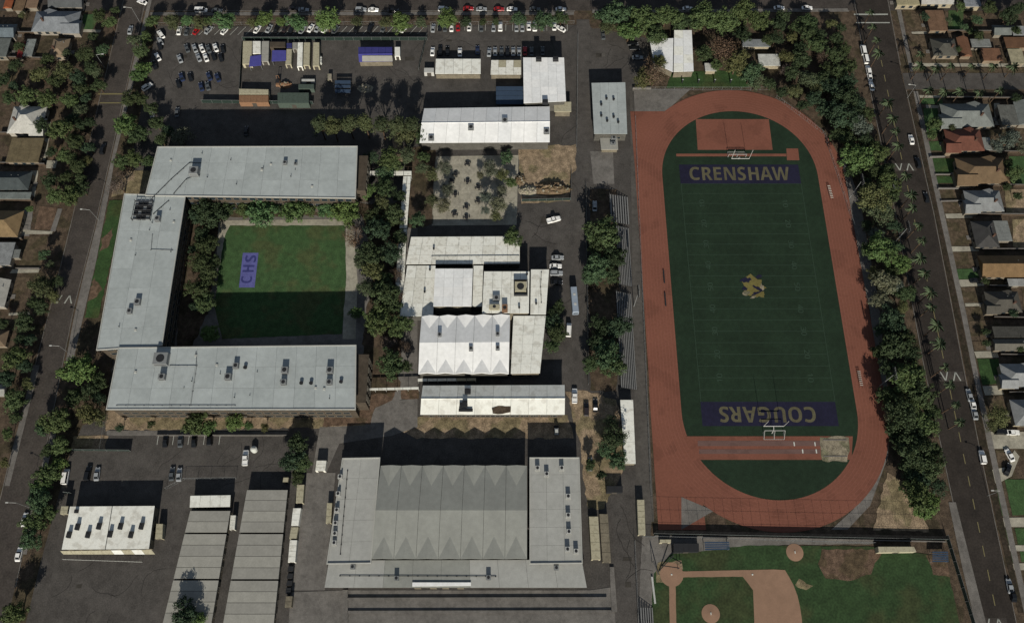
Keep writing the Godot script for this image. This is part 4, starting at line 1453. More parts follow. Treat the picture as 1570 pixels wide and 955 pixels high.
func classroom_building() -> void:
	var t := thing("classroom_building", "large U-shaped classroom building with flat pale grey roofs round the quad lawn", "school building")
	var h := 12.4
	var rf := [mats["roof_grey"], mats["roof_grey2"]]
	var nw := V([-139.73, -55.02, -60.9, -55.32, -59.95, -31.61, -140.83, -32.76])
	var ww := V([-149.2, -33.87, -125.46, -32.71, -124.53, 28.62, -147.62, 30.36])
	var sw := V([-139.74, 29.52, -55.37, 28.53, -53.88, 52.31, -139.85, 52.31])
	var a := quad_block(t, nw, 0, h, mats["wall_tan"], rf, 11, 3, 0.7, 0.05)
	var b := quad_block(t, ww, 0, h - 0.4, mats["wall_tan"], rf, 3, 8, 0.7, 0.05)
	var c := quad_block(t, sw, 0, h, mats["wall_tan"], rf, 12, 3, 0.7, 0.05)
	for w in [a, b, c]:
		walls_with_windows(t, w, [1.4, 5.2, 9.0], 2.2, 1.7, 3.1, mats["glass"])
	for q in [nw, ww, sw]:
		var ps := mb()
		ring(ps, outset(q, 0.05), 0.35, (h - 0.4 if q == ww else h) - 0.3, (h - 0.4 if q == ww else h) + 0.22)
		done(ps, t, "parapet", mats["trim"])
	# plant on the roofs
	for k in [[Vector2(-123.03, -42.71), 3.6, 2.6, 3.4], [Vector2(-88.56, -47.17), 1.6, 1.2, 1.6], [Vector2(-84.46, -46.87), 1.2, 0.8, 1.2]]:
		rooftop_unit(t, k[0], h, Vector3(k[1], k[2], k[3]))
	for k in [[Vector2(-123.48, 34.19), 5.2, 2.0, 4.6], [Vector2(-122.2, 40.72), 2.4, 1.5, 2.2], [Vector2(-99.17, 40.72), 2.4, 1.5, 2.4], [Vector2(-96.96, 36.62), 2.0, 1.4, 2.0], [Vector2(-79.59, 38.32), 2.4, 1.6, 2.4], [Vector2(-79.59, 42.64), 2.1, 1.3, 2.0], [Vector2(-63.81, 38.32), 2.4, 1.6, 2.4], [Vector2(-63.67, 42.64), 2.1, 1.3, 2.0]]:
		rooftop_unit(t, k[0], h, Vector3(k[1], k[2], k[3]))
	for k in [[Vector2(-134.29, -22.43), 2.0, 1.5, 2.2], [Vector2(-138.22, 15.5), 1.8, 1.2, 2.0], [Vector2(-136.01, 11.9), 2.2, 1.2, 2.6]]:
		rooftop_unit(t, k[0], h - 0.4, Vector3(k[1], k[2], k[3]))
	# cooling yard: dark frame full of small machines, joined to the tower by pipes
	var fr := mb()
	var f0 := Vector2(-140.61, -26.11)
	for i in 5:
		bar(fr, up3(f0 + Vector2(-3.4, -4.0 + 2.0 * i), h - 0.4 + 1.2), up3(f0 + Vector2(3.4, -4.0 + 2.0 * i), h + 0.8), 0.16, 0.16, 4)
		bar(fr, up3(f0 + Vector2(-3.4 + 1.7 * i, -4.0), h + 0.8), up3(f0 + Vector2(-3.4 + 1.7 * i, 4.0), h + 0.8), 0.12, 0.12, 4)
	for s in [Vector2(-3.4, -4), Vector2(3.4, -4), Vector2(3.4, 4), Vector2(-3.4, 4)]:
		bar(fr, up3(f0 + s, h - 0.4), up3(f0 + s, h + 1.6), 0.14, 0.14, 4)
	done(fr, t, "machine_frame", mats["dark_metal"])
	rng.seed = 31
	for i in 4:
		for j in 4:
			var st := mb()
			box(st, up3(f0 + Vector2(-2.5 + 1.65 * i, -3.0 + 2.0 * j), h - 0.38), Vector3(1.3, 0.8, 1.5))
			done(st, t, "cooling_unit", mats["dark_metal"] if (i + j) % 3 else mats["metal"])
	pipe_run(t, V([-138.09, -31.32, -131.98, -40.05, -126.02, -47.47]), h, mats["dark_metal"])
	pipe_run(t, V([-136.44, -24.98, -131.65, -30.69]), h - 0.4, mats["dark_metal"])
	pipe_run(t, V([-129.96, -33.63, -126.17, -40.05, -124.28, -40.93]), h, mats["dark_metal"])
	pipe_run(t, V([-126.02, -47.47, -121.69, -47.47]), h, mats["dark_metal"])
	pipe_run(t, V([-111.96, 31.25, -110.98, 36.38, -110.97, 45.73, -110.88, 50.91]), h, mats["metal"], 0.09)
	pipe_run(t, V([-120.38, 36.38, -111.2, 36.38]), h, mats["metal"], 0.09)
	pipe_run(t, V([-136.52, 50.91, -95.58, 50.91]), h, mats["metal"], 0.08)
	pipe_run(t, V([-135.44, -15.99, -134.87, -9.66, -126.8, -9.38]), h - 0.4, mats["metal"], 0.08)
	for k in [Vector2(-73.43, 42.88), Vector2(-70.02, 42.88), Vector2(-93.69, 37.11), Vector2(-59.6, 42.4)]:
		var st := mb()
		bar(st, up3(k, h - 0.02), up3(k, h + 0.8), 0.5, 0.7, 10)
		done(st, t, "roof_vent", mats["dark_metal"])
	# drains, pipes and hatches scattered over the roofs
	rng.seed = 611
	for w in [[nw, h, 12], [ww, h - 0.4, 9], [sw, h, 14]]:
		var q: PackedVector2Array = w[0]
		for i in w[2]:
			var u := rng.randf_range(0.05, 0.95)
			var v := rng.randf_range(0.08, 0.92)
			var p := q[0].lerp(q[1], u).lerp(q[3].lerp(q[2], u), v)
			var st := mb()
			if i % 3 == 0:
				box(st, up3(p, w[1] - 0.02), Vector3(0.8, 0.35, 0.8))
				done(st, t, "roof_hatch", mats["trim"])
			else:
				bar(st, up3(p, w[1] - 0.02), up3(p, w[1] + rng.randf_range(0.3, 0.8)), 0.14, 0.14, 6)
				done(st, t, "vent_pipe", mats["dark_metal"])
	# outside stair at the east ends
	for k in [[Vector2(-59.46, -45.16), 16.0], [Vector2(-53.51, 39.81), 18.0]]:
		var st := mb()
		var p: Vector2 = k[0]
		box(st, up3(p + Vector2(0.2, 0), 0), Vector3(4.2, 9.0, k[1]))
		done(st, t, "stair_tower", mats["wall_tan"])
		windows(t, p + Vector2(2.35, k[1] * 0.5), p + Vector2(2.35, -k[1] * 0.5), [1.5, 4.5, 7.0], 1.6, 1.3, 3.4, mats["glass"])
	# light awnings along the courtyard
	for k in [V([-92.74, -35.57, -89.68, -35.57, -89.51, -33.95, -92.57, -33.95]), V([-83.55, -35.57, -75.37, -35.57, -75.23, -33.95, -83.39, -33.95])]:
		var st := mb()
		prism(st, k, 5.8, 6.0, true, true)
		done(st, t, "awning", mats["cream"])

func library() -> void:
	var dr := [mats["roof_dirty"], mats["roof_dirty2"], mats["roof_white2"]]
	var cl := [mats["roof_white"], mats["roof_white2"]]
	var t := thing("cafeteria_block", "rambling white roofed block of low and raised halls south of the patio", "school building")
	quad_block(t, V([-38.93, -18.92, 3.02, -19.2, 2.97, -7.43, -40.36, -7.16]), 0, 5.0, mats["wall_grey"], dr, 9, 3, 0.4, 0.08)
	quad_block(t, V([-39.84, -6.61, -28.95, -6.61, -29.19, 14.08, -41.7, 14.6]), 0, 4.98, mats["wall_grey"], dr, 3, 4, 0.4, 0.08)
	quad_block(t, V([-28.95, -4.25, -14.72, -4.25, -14.92, 11.27, -29.12, 11.27]), 0, 7.2, mats["wall_cream"], [mats["roof_clean"], mats["roof_clean2"]], 4, 4, 0.3, 0.05)
	quad_block(t, V([-14.6, -6.61, -10.89, -6.61, -11.15, 10.4, -14.78, 10.4]), 0, 5.02, mats["wall_grey"], cl, 1, 4, 0.3, 0.08)
	quad_block(t, V([-10.52, -2.92, 6.6, -2.92, 6.23, 14.1, -11.01, 14.1]), 0, 7.5, mats["wall_cream"], cl, 5, 5, 0.3, 0.07)
	quad_block(t, V([7.14, -4.47, 14.03, -4.47, 12.51, 13.98, 6.74, 13.98]), 0, 6.0, mats["wall_cream"], cl, 2, 5, 0.4, 0.06)
	quad_block(t, V([0.48, 14.5, 12.5, 14.5, 10.05, 36.83, -0.47, 37.07]), 0, 5.97, mats["wall_cream"], cl, 3, 6, 0.4, 0.06)
	walls_with_windows(t, outset(V([-38.93, -18.92, 3.02, -19.2, 2.97, -7.43, -40.36, -7.16]), -0.42), [1.4], 1.6, 1.5, 3.0, mats["glass"])
	walls_with_windows(t, outset(V([0.48, 14.5, 12.5, 14.5, 10.05, 36.83, -0.47, 37.07]), -0.42), [1.4], 1.6, 1.5, 3.0, mats["glass"])
	rooftop_unit(t, Vector2(3.15, 4.08), 7.5, Vector3(4.4, 1.8, 4.2), 0, mats["cream"])
	var pen := mb()
	ring(pen, V([0.73, 1.1, 5.83, 1.1, 5.79, 7.23, 0.72, 7.23]), 0.2, 7.5, 9.0)
	done(pen, t, "plant_screen", mats["dark_metal"])
	rooftop_unit(t, Vector2(-6.48, 12.01), 7.5, Vector3(3.9, 1.3, 1.9), 0, mats["cream"])
	rooftop_unit(t, Vector2(-2.64, 12.53), 7.5, Vector3(2.1, 1.6, 2.8), 0, mats["rust"])
	rooftop_unit(t, Vector2(-5.79, 8.33), 7.5, Vector3(2.8, 1.1, 2.0), 0, mats["metal"])
	pipe_run(t, V([11.06, -3.38, 10.73, 2.85, 10.89, 9.25]), 6.0, mats["dark_metal"])
	pipe_run(t, V([-30.58, -10.48, 2.49, -10.76]), 5.0, mats["metal"], 0.09)
	for k in [[Vector2(-29.95, -13.56), 5.0], [Vector2(-31.11, -4.68), 5.0], [Vector2(-32.71, 4.54), 5.0], [Vector2(2.64, 12.01), 7.5], [Vector2(5.62, -1.56), 7.5], [Vector2(8.95, 9.78), 6.0]]:
		var st := mb()
		bar(st, up3(k[0], k[1]), up3(k[0], k[1] + 0.9), 0.35, 0.4, 8)
		done(st, t, "roof_vent", mats["dark_metal"])
	# assembly hall with the zigzag eaves
	var m := thing("assembly_hall", "white hall with zigzag eaves and a bright south slope", "school building")
	folded_roof(m, V([-33.29, 15.19, -0.72, 14.67, -1.16, 37.42, -33.52, 37.42]), 7.0, 9.0, 5, 1.2, 0.46, mats["roof_clean"], mats["roof_clean"], mats["wall_grey"])
	for k in [[Vector2(-26.21, 23.17), 8.0], [Vector2(-5.2, 22.91), 8.0], [Vector2(-14.75, 28.65), 8.4], [Vector2(-5.15, 28.4), 8.4]]:
		rooftop_unit(m, k[0], k[1], Vector3(1.5, 1.3, 1.6))
	# covered walks
	var w := thing("covered_walkway", "white covered walkway along the trees west of the patio", "walkway")
	for k in [[V([-43.62, -47.45, -40.48, -47.45, -40.9, -23.72, -43.95, -23.72]), 2, 7], [V([-43.93, -23.43, -40.89, -23.43, -40.68, 10.85, -44.34, 10.85]), 2, 9], [V([-59.72, -49.9, -40.34, -49.9, -40.24, -47.76, -59.57, -47.76]), 6, 1]]:
		var p: PackedVector2Array = k[0]
		panel_grid(w, up3(p[0], 3.1), up3(p[1], 3.1), up3(p[2], 3.1), up3(p[3], 3.1), k[1], k[2], 0.18, [mats["roof_dirty"], mats["roof_white2"]], "roof_panel", 0.16)
		for q in outset(p, -0.3):
			var st := mb()
			bar(st, up3(q, 0), up3(q, 2.98), 0.1, 0.1, 6)
			done(st, w, "post", mats["pale_metal"])
	var w2 := thing("covered_walkway", "narrow cream covered walkway between the assembly hall and the south block", "walkway")
	var p2 := V([-53.4, 41.97, -12.94, 38.52, -12.92, 39.76, -53.32, 43.19])
	p2 = V([-34.14, 37.78, -12.96, 37.53, -12.93, 38.77, -34.09, 39.02])
	panel_grid(w2, up3(p2[0], 3.0), up3(p2[1], 3.0), up3(p2[2], 3.0), up3(p2[3], 3.0), 6, 1, 0.2, [mats["roof_dirty"], mats["cream"]], "roof_panel", 0.15)
	for i in 7:
		var st := mb()
		var q := p2[3].lerp(p2[2], i / 6.0 * 0.98 + 0.01) + Vector2(0, -0.4)
		bar(st, up3(q, 0), up3(q, 2.86), 0.09, 0.09, 6)
		done(st, w2, "post", mats["pale_metal"])
	var w3 := thing("covered_walkway", "thin white covered walkway from the classroom building to the south block", "walkway")
	var p3 := V([-53.67, 41.48, -33.54, 40.99, -33.49, 41.97, -53.6, 42.46])
	panel_grid(w3, up3(p3[0], 3.0), up3(p3[1], 3.0), up3(p3[2], 3.0), up3(p3[3], 3.0), 7, 1, 0.16, [mats["roof_white"], mats["roof_dirty"]], "roof_panel", 0.15)
	for i in 6:
		var st := mb()
		var q := p3[3].lerp(p3[2], i / 5.0 * 0.98 + 0.01) + Vector2(0, -0.4)
		bar(st, up3(q, 0), up3(q, 2.86), 0.09, 0.09, 6)
		done(st, w3, "post", mats["pale_metal"])

func gym() -> void:
	var t := thing("gymnasium", "big grey gymnasium with zigzag eaves and low side wings", "school building")
	folded_roof(t, V([-45.11, 70.4, 5.14, 70.4, 4.92, 101.29, -46.22, 101.29]), 6.3, 8.3, 7, 1.0, 0.46, mats["gym_roof"], mats["gym_roof"], mats["wall_grey"], 0.0)
	var gs := [mats["gym_side"], mats["roof_grey2"]]
	quad_block(t, V([-58.32, 67.84, -45.32, 67.61, -46.18, 102.71, -60.7, 102.91]), 0, 6.4, mats["wall_grey"], [mats["gym_side"]], 2, 5, 0.5, 0.05)
	quad_block(t, V([6.06, 67.61, 23.11, 67.61, 23.09, 102.71, 5.77, 102.91]), 0, 6.4, mats["wall_grey"], [mats["gym_side"]], 3, 6, 0.5, 0.05)
	quad_block(t, V([-60.37, 101.55, 22.99, 101.34, 24.41, 110.17, -61.12, 110.17]), 0, 5.0, mats["wall_grey"], [mats["gym_side"], mats["gym_roof"]], 9, 1, 0.4, 0.06)
	for q in [V([-58.32, 67.84, -45.32, 67.61, -46.18, 102.71, -60.7, 102.91]), V([6.06, 67.61, 23.11, 67.61, 23.09, 102.71, 5.77, 102.91])]:
		var ps := mb()
		ring(ps, outset(q, 0.05), 0.3, 6.1, 6.75)
		done(ps, t, "parapet", mats["trim"])
	windows(t, outset(V([-60.37, 101.55, 22.99, 101.34, 24.41, 110.17, -61.12, 110.17]), -0.42)[1], outset(V([-60.37, 101.55, 22.99, 101.34, 24.41, 110.17, -61.12, 110.17]), -0.42)[2], [1.0], 2.4, 2.2, 4.0, mats["glass"], -0.04)
	walls_with_windows(t, outset(V([-60.37, 101.55, 22.99, 101.34, 24.41, 110.17, -61.12, 110.17]), -0.42), [1.2], 2.2, 2.0, 4.2, mats["glass"])
	# entrance canopy
	var st := mb()
	prism(st, V([-32.52, 108.56, -13.39, 108.56, -13.37, 109.58, -32.47, 109.78]), 4.98, 5.4, true, true)
	done(st, t, "entrance_parapet", mats["roof_clean"])
	for k in [Vector2(-31, 109.58), Vector2(-25.87, 109.58), Vector2(-21.81, 109.58), Vector2(-16.89, 109.58)]:
		var b := mb()
		box(b, up3(k, 0), Vector3(2.2, 3.0, 1.2))
		done(b, t, "entrance_bay", mats["wall_cream"])
	for k in [Vector2(-58.47, 74.37), Vector2(-58.68, 80.13), Vector2(-58.68, 85.58), Vector2(-58.77, 89.89), Vector2(-58.7, 93.29), Vector2(-58.68, 96.25)]:
		rooftop_unit(t, k, 6.4, Vector3(1.5, 1.2, 1.5), 0, mats["pale_metal"])
	for k in [Vector2(8.71, 71.45), Vector2(16.96, 71.45), Vector2(11.8, 73.47), Vector2(18.95, 81.01), Vector2(18.78, 87.31), Vector2(18.86, 92.66), Vector2(18.28, 98.34), Vector2(21.06, 98.97)]:
		rooftop_unit(t, k, 6.4, Vector3(1.6, 1.3, 1.6), 0, mats["pale_metal"])
	for k in [Vector2(-52.26, 103.72), Vector2(-37.72, 107.32), Vector2(-7.67, 107.12), Vector2(14.56, 104.03)]:
		rooftop_unit(t, k, 5.0, Vector3(1.6, 1.3, 1.5))
	pipe_run(t, V([-56.2, 72.13, -56.46, 99.8]), 6.4, mats["dark_metal"])
	pipe_run(t, V([-56.32, 106.5, -5.33, 106.71]), 5.0, mats["dark_metal"], 0.08)
	# terraces and steps in front
	for k in [[V([-54.15, 112.99, 31.17, 112.79, 31.14, 113.4, -54.11, 113.61]), 0.6], [V([-53.85, 117.06, 32.7, 116.86, 32.67, 117.46, -53.78, 117.87]), 0.5], [V([-55.85, 110.53, -54.34, 110.53, -53.04, 127.61, -54.94, 127.61]), 0.5], [V([32.68, 103.26, 33.98, 103.26, 34.39, 117.26, 32.68, 117.26]), 0.5]]:
		var w := thing("retaining_wall", "low dark concrete wall on the terrace before the gymnasium", "wall", Vector3.ZERO, 0, "low walls on the gymnasium terrace")
		var b := mb()
		prism(b, k[0], 0.0, k[1])
		done(b, w, "wall", mats["wall_grey"])
		var cp := mb()
		prism(cp, outset(k[0], 0.08), k[1], k[1] + 0.08)
		done(cp, w, "coping", mats["concrete"])

func other_buildings() -> void:
	var cl := [mats["roof_clean"], mats["roof_clean2"]]
	var wh := [mats["roof_white"], mats["roof_white2"]]
	# north white gable
	var t := thing("classroom_hall", "long white gabled hall north of the patio", "school building")
	gable(t, V([-36.23, -78.14, 15.58, -79.12, 15.27, -61.55, -37.38, -61.23]), 6.0, 7.7, 0.5, 10, cl, mats["wall_grey"])
	for k in [[Vector2(-16.64, -67.5), 7.1], [Vector2(-32.67, -63.08), 6.2], [Vector2(-2.92, -70.99), 6.9], [Vector2(13.99, -65.88), 6.7]]:
		rooftop_unit(t, k[0], k[1], Vector3(2.4, 1.1, 2.2))
	# south white gable
	t = thing("workshop_hall", "long stained white gabled hall north of the gymnasium", "school building")
	gable(t, V([-31.87, 41.32, 18.85, 41.08, 18.58, 52.15, -32.34, 52.15]), 5.5, 7.0, 0.5, 8, wh, mats["wall_tan"])
	for k in [[Vector2(-15.73, 44.01), 6.2, 2.2, 1.6, 2.0], [Vector2(-16.55, 48.58), 6.3, 1.8, 1.4, 2.4], [Vector2(-17.92, 49.05), 6.2, 1.2, 1.2, 2.0], [Vector2(-16.29, 50.63), 5.9, 5.0, 0.8, 1.0]]:
		rooftop_unit(t, k[0], k[1], Vector3(k[2], k[3], k[4]), 0, mats["dark_metal"])
	var pt := mb()
	prism(pt, wobble(V([-6.89, 50.19, -4.6, 48.82, -0.69, 49.53, -0.23, 51.11, -3.44, 52.06, -6.65, 51.58]), 0.3), 5.6, 6.35, true, true)
	done(pt, t, "bare_roofing", mats["soil"])
	windows(t, outset(V([-31.87, 41.32, 18.85, 41.08, 18.58, 52.15, -32.34, 52.15]), -0.62)[0], outset(V([-31.87, 41.32, 18.85, 41.08, 18.58, 52.15, -32.34, 52.15]), -0.62)[1], [1.4], 1.6, 1.6, 3.4, mats["glass"])
	walls_with_windows(t, outset(V([-31.87, 41.32, 18.85, 41.08, 18.58, 52.15, -32.34, 52.15]), -0.61), [1.5], 1.8, 1.6, 3.6, mats["glass"])
	# square white building
	t = thing("music_building", "square white roofed building beside the school drive", "school building")
	quad_block(t, V([4.68, -103.42, 22.02, -103.42, 22.28, -80.98, 4.83, -80]), 0, 7.0, mats["wall_grey"], cl, 5, 6, 0.5, 0.05)
	block(t, V([17.36, -82.91, 24.68, -82.91, 24.54, -77.99, 17.53, -77.99]), 0, 4.0, mats["wall_cream"], mats["cream"])
	for k in [Vector2(11.27, -102.05), Vector2(18.41, -102.05), Vector2(13.68, -80)]:
		rooftop_unit(t, k, 7.0, Vector3(2.4, 1.5, 1.8), 0, mats["dark_metal"])
	# grey building by the track
	t = thing("locker_building", "pale grey flat roofed building between the drive and the running track", "school building")
	quad_block(t, V([33.27, -91.4, 47.47, -91.74, 46.91, -65.99, 33.39, -65.99]), 0, 5.5, mats["wall_grey"], [mats["roof_grey"], mats["roof_grey2"]], 4, 5, 0.4, 0.05)
	for k in [Vector2(39.18, -83.1), Vector2(42.13, -82.77), Vector2(36.89, -80.15), Vector2(36.66, -74.62), Vector2(38.96, -72.05), Vector2(43.46, -71.4), Vector2(41.72, -73.98)]:
		var st := mb()
		bar(st, up3(k, 5.48), up3(k, 6.4), 0.45, 0.5, 8)
		done(st, t, "roof_vent", mats["dark_metal"])
	walls_with_windows(t, outset(V([33.27, -91.4, 47.47, -91.74, 46.91, -65.99, 33.39, -65.99]), -0.42), [1.6], 1.4, 1.2, 3.5, mats["glass"])
	t = thing("utility_shed", "small grey utility shed with a tank below the locker building", "shed")
	block(t, V([36.06, -66.1, 43.27, -66.1, 43.26, -60.41, 36.36, -60.41]), 0, 2.6, mats["wall_cream"], mats["portable_roof"], 0.3)
	rooftop_unit(t, Vector2(41.64, -65.47), 2.6, Vector3(2.2, 1.2, 1.6))
	rooftop_unit(t, Vector2(41.25, -62.93), 2.6, Vector3(2.4, 0.9, 1.2))
	# north portables
	t = thing("portable_building", "white roofed long portable behind the parked cars", "school building")
	quad_block(t, V([-32.56, -105.56, -13.36, -105.56, -13.24, -97.65, -32.56, -97.65]), 0, 3.6, mats["wall_cream"], wh, 5, 1, 0.3, 0.08)
	t = thing("portable_building", "cream roofed portable beside the square white building", "school building")
	quad_block(t, V([-8.9, -105.03, 3.9, -105.03, 3.86, -97.47, -9.11, -97.47]), 0, 3.4, mats["wall_cream"], [mats["cream"], mats["roof_dirty"]], 4, 2, 0.3, 0.08)
	container(V([-37.51, -101.62, -33.35, -101.62, -33.26, -99.22, -37.42, -99.22]), 2.5, mats["pale_metal"], "storage_container", "small white storage box at the end of the white portable", "container", 3)
	canopy(V([-6.85, -91.37, 4.93, -91.37, 4.88, -82.05, -6.78, -82.05]), 3.4, mats["blue_steel"], "shade_canopy", "slate blue flat canopy north of the white gabled hall", "canopy", 4)
	# portable classroom rows
	var L: Array = [Vector2(-109.17, 84.9), Vector2(-95.46, 84.9), Vector2(-113.4, 127.71), Vector2(-97.17, 127.71)]
	var R: Array = [Vector2(-90.81, 77.84), Vector2(-76.75, 77.84), Vector2(-93.63, 127.71), Vector2(-76.78, 127.71)]
	for row in [[L, [84.9, 92.58, 107.47, 121.45], "west"], [R, [77.84, 92.58, 107.57, 121.85], "east"]]:
		var q: Array = row[0]
		var ys: Array = row[1]
		var zt: float = q[0].y
		var zb: float = q[2].y
		for i in ys.size() - 1:
			var z0: float = ys[i] + 0.22
			var z1: float = ys[i + 1] - 0.22
			var f0 := (z0 - zt) / (zb - zt)
			var f1 := (z1 - zt) / (zb - zt)
			var c: PackedVector2Array = PackedVector2Array([q[0].lerp(q[2], f0), q[1].lerp(q[3], f0), q[1].lerp(q[3], f1), q[0].lerp(q[2], f1)])
			var b := thing("portable_classroom", "grey panel roofed portable classroom in the %s row, %s" % [row[2], ["at its north end", "second from its north end", "at its south end"][i]], "school building", Vector3.ZERO, 0, "portable classrooms in the %s row" % row[2])
			quad_block(b, c, 0, 3.4, mats["wall_cream"], [mats["portable_roof"], mats["portable_roof2"]], 1, 2 if i == 0 and row[2] == "west" else 4, 0.25, 0.14)
			var w := outset(c, -0.25)
			walls_with_windows(b, w, [1.1], 1.4, 1.1, 4.0, mats["glass"])
	t = thing("portable_building", "white stained short portable at the head of the west portable row", "school building")
	quad_block(t, V([-109.96, 80.02, -96.19, 79.8, -95.89, 83.77, -109.59, 83.99]), 0, 3.2, mats["wall_cream"], wh, 4, 1, 0.2, 0.06)
	# building with eight units on its roof
	t = thing("shop_building", "stained white flat roofed building with eight dark roof units", "school building")
	quad_block(t, V([-149.7, 83.81, -120.85, 83.59, -120.43, 97.95, -149.57, 98.16]), 0, 4.6, mats["wall_cream"], wh, 2, 1, 0.4, 0.25)
	for k in [Vector2(-145.44, 90.73), Vector2(-138.28, 90.52), Vector2(-131.07, 90.52), Vector2(-124.08, 90.52), Vector2(-147.75, 93.3), Vector2(-141.44, 93.3), Vector2(-134.09, 93.08), Vector2(-127.08, 93.3)]:
		rooftop_unit(t, k, 4.6, Vector3(1.3, 1.1, 2.2), -0.1, mats["dark_metal"])
	rooftop_unit(t, Vector2(-146.92, 85.55), 4.6, Vector3(1.3, 0.7, 1.2), 0, mats["dark_metal"])
	var aw := V([-150.32, 98.42, -120.02, 98, -118.69, 99.47, -149.23, 99.47])
	panel_grid(t, up3(aw[0], 3.8), up3(aw[1], 3.8), up3(aw[2], 3.3), up3(aw[3], 3.3), 9, 1, 0.05, [mats["cream"], mats["roof_white"]], "awning_panel", 0.1)
	walls_with_windows(t, outset(V([-149.7, 83.81, -120.85, 83.59, -120.43, 97.95, -149.57, 98.16]), -0.42), [1.2], 1.6, 1.4, 3.2, mats["glass"])
	container(V([-153.4, 83.52, -150.97, 83.52, -150.87, 86.14, -153.3, 86.14]), 3.0, mats["cream"], "storage_shed", "small cream shed at the northwest corner of the shop building", "shed", 2)
	container(V([-120.23, 89.33, -118.03, 89.33, -117.45, 94.28, -119.86, 94.28]), 2.6, mats["cream"], "storage_container", "white storage container at the east side of the shop building", "container", 3)
	fence(Vector2(-150.4, 100.73), Vector2(-123.8, 101.58), 1.1, "low pale rail fence in front of the shop building", false, 4.0, mats["pale_metal"])
	# preschool
	t = thing("preschool_building", "long white roofed preschool hall beside the small lawn", "school building")
	quad_block(t, V([70.32, -120.55, 77.94, -120.55, 76.93, -98.53, 68.36, -98.19]), 0, 4.2, mats["wall_cream"], [mats["roof_white"], mats["roof_clean2"]], 2, 5, 0.3, 0.07)
	quad_block(t, V([59.31, -115.74, 69.76, -116.45, 68.13, -98.35, 60.45, -103.15]), 0, 3.9, mats["wall_cream"], [mats["roof_clean2"]], 2, 3, 0.3, 0.07)
	house_at(Vector2(84.67, -101.9), 4.8, 4.2, "flat", "d0d2cc", "a79e88", "tiny white roofed shed beside the preschool lawn")
	house_at(Vector2(110.11, -105.71), 9.0, 6.2, "flat", "d0d2cc", "a79e88", "small white roofed building beside the grove behind the preschool")
	house_at(Vector2(105.57, -114.83), 12.0, 4.0, "flat", "8c9296", "a79e88", "grey roofed long shed behind the brown preschool tree")
	sheet("preschool_lawn", wobble(V([68.51, -101.58, 99.34, -102.27, 101.16, -93.35, 65.66, -93.01]), 0.2), 0.1, mats["fresh_lawn"])
	for i in 4:
		var s := thing("play_post", "dark play post standing on the preschool lawn", "post", up3(Vector2(72.52, -95.73).lerp(Vector2(93.08, -95.73), i / 3.0), 0.08), 0, "play posts on the preschool lawn")
		var st := mb()
		bar(st, Vector3.ZERO, Vector3(0, 2.2, 0), 0.25, 0.2, 8)
		done(st, s, "post", mats["dark_metal"])
		var cp := mb()
		bar(cp, Vector3(0, 2.2, 0), Vector3(0, 2.5, 0), 0.4, 0.1, 8)
		done(cp, s, "cap", mats["metal"])

func house_at(p: Vector2, w: float, d: float, style: String, roofc: String, wallc: String, label: String) -> void:
	house(p.x, p.y, w, d, style, roofc, wallc, label)

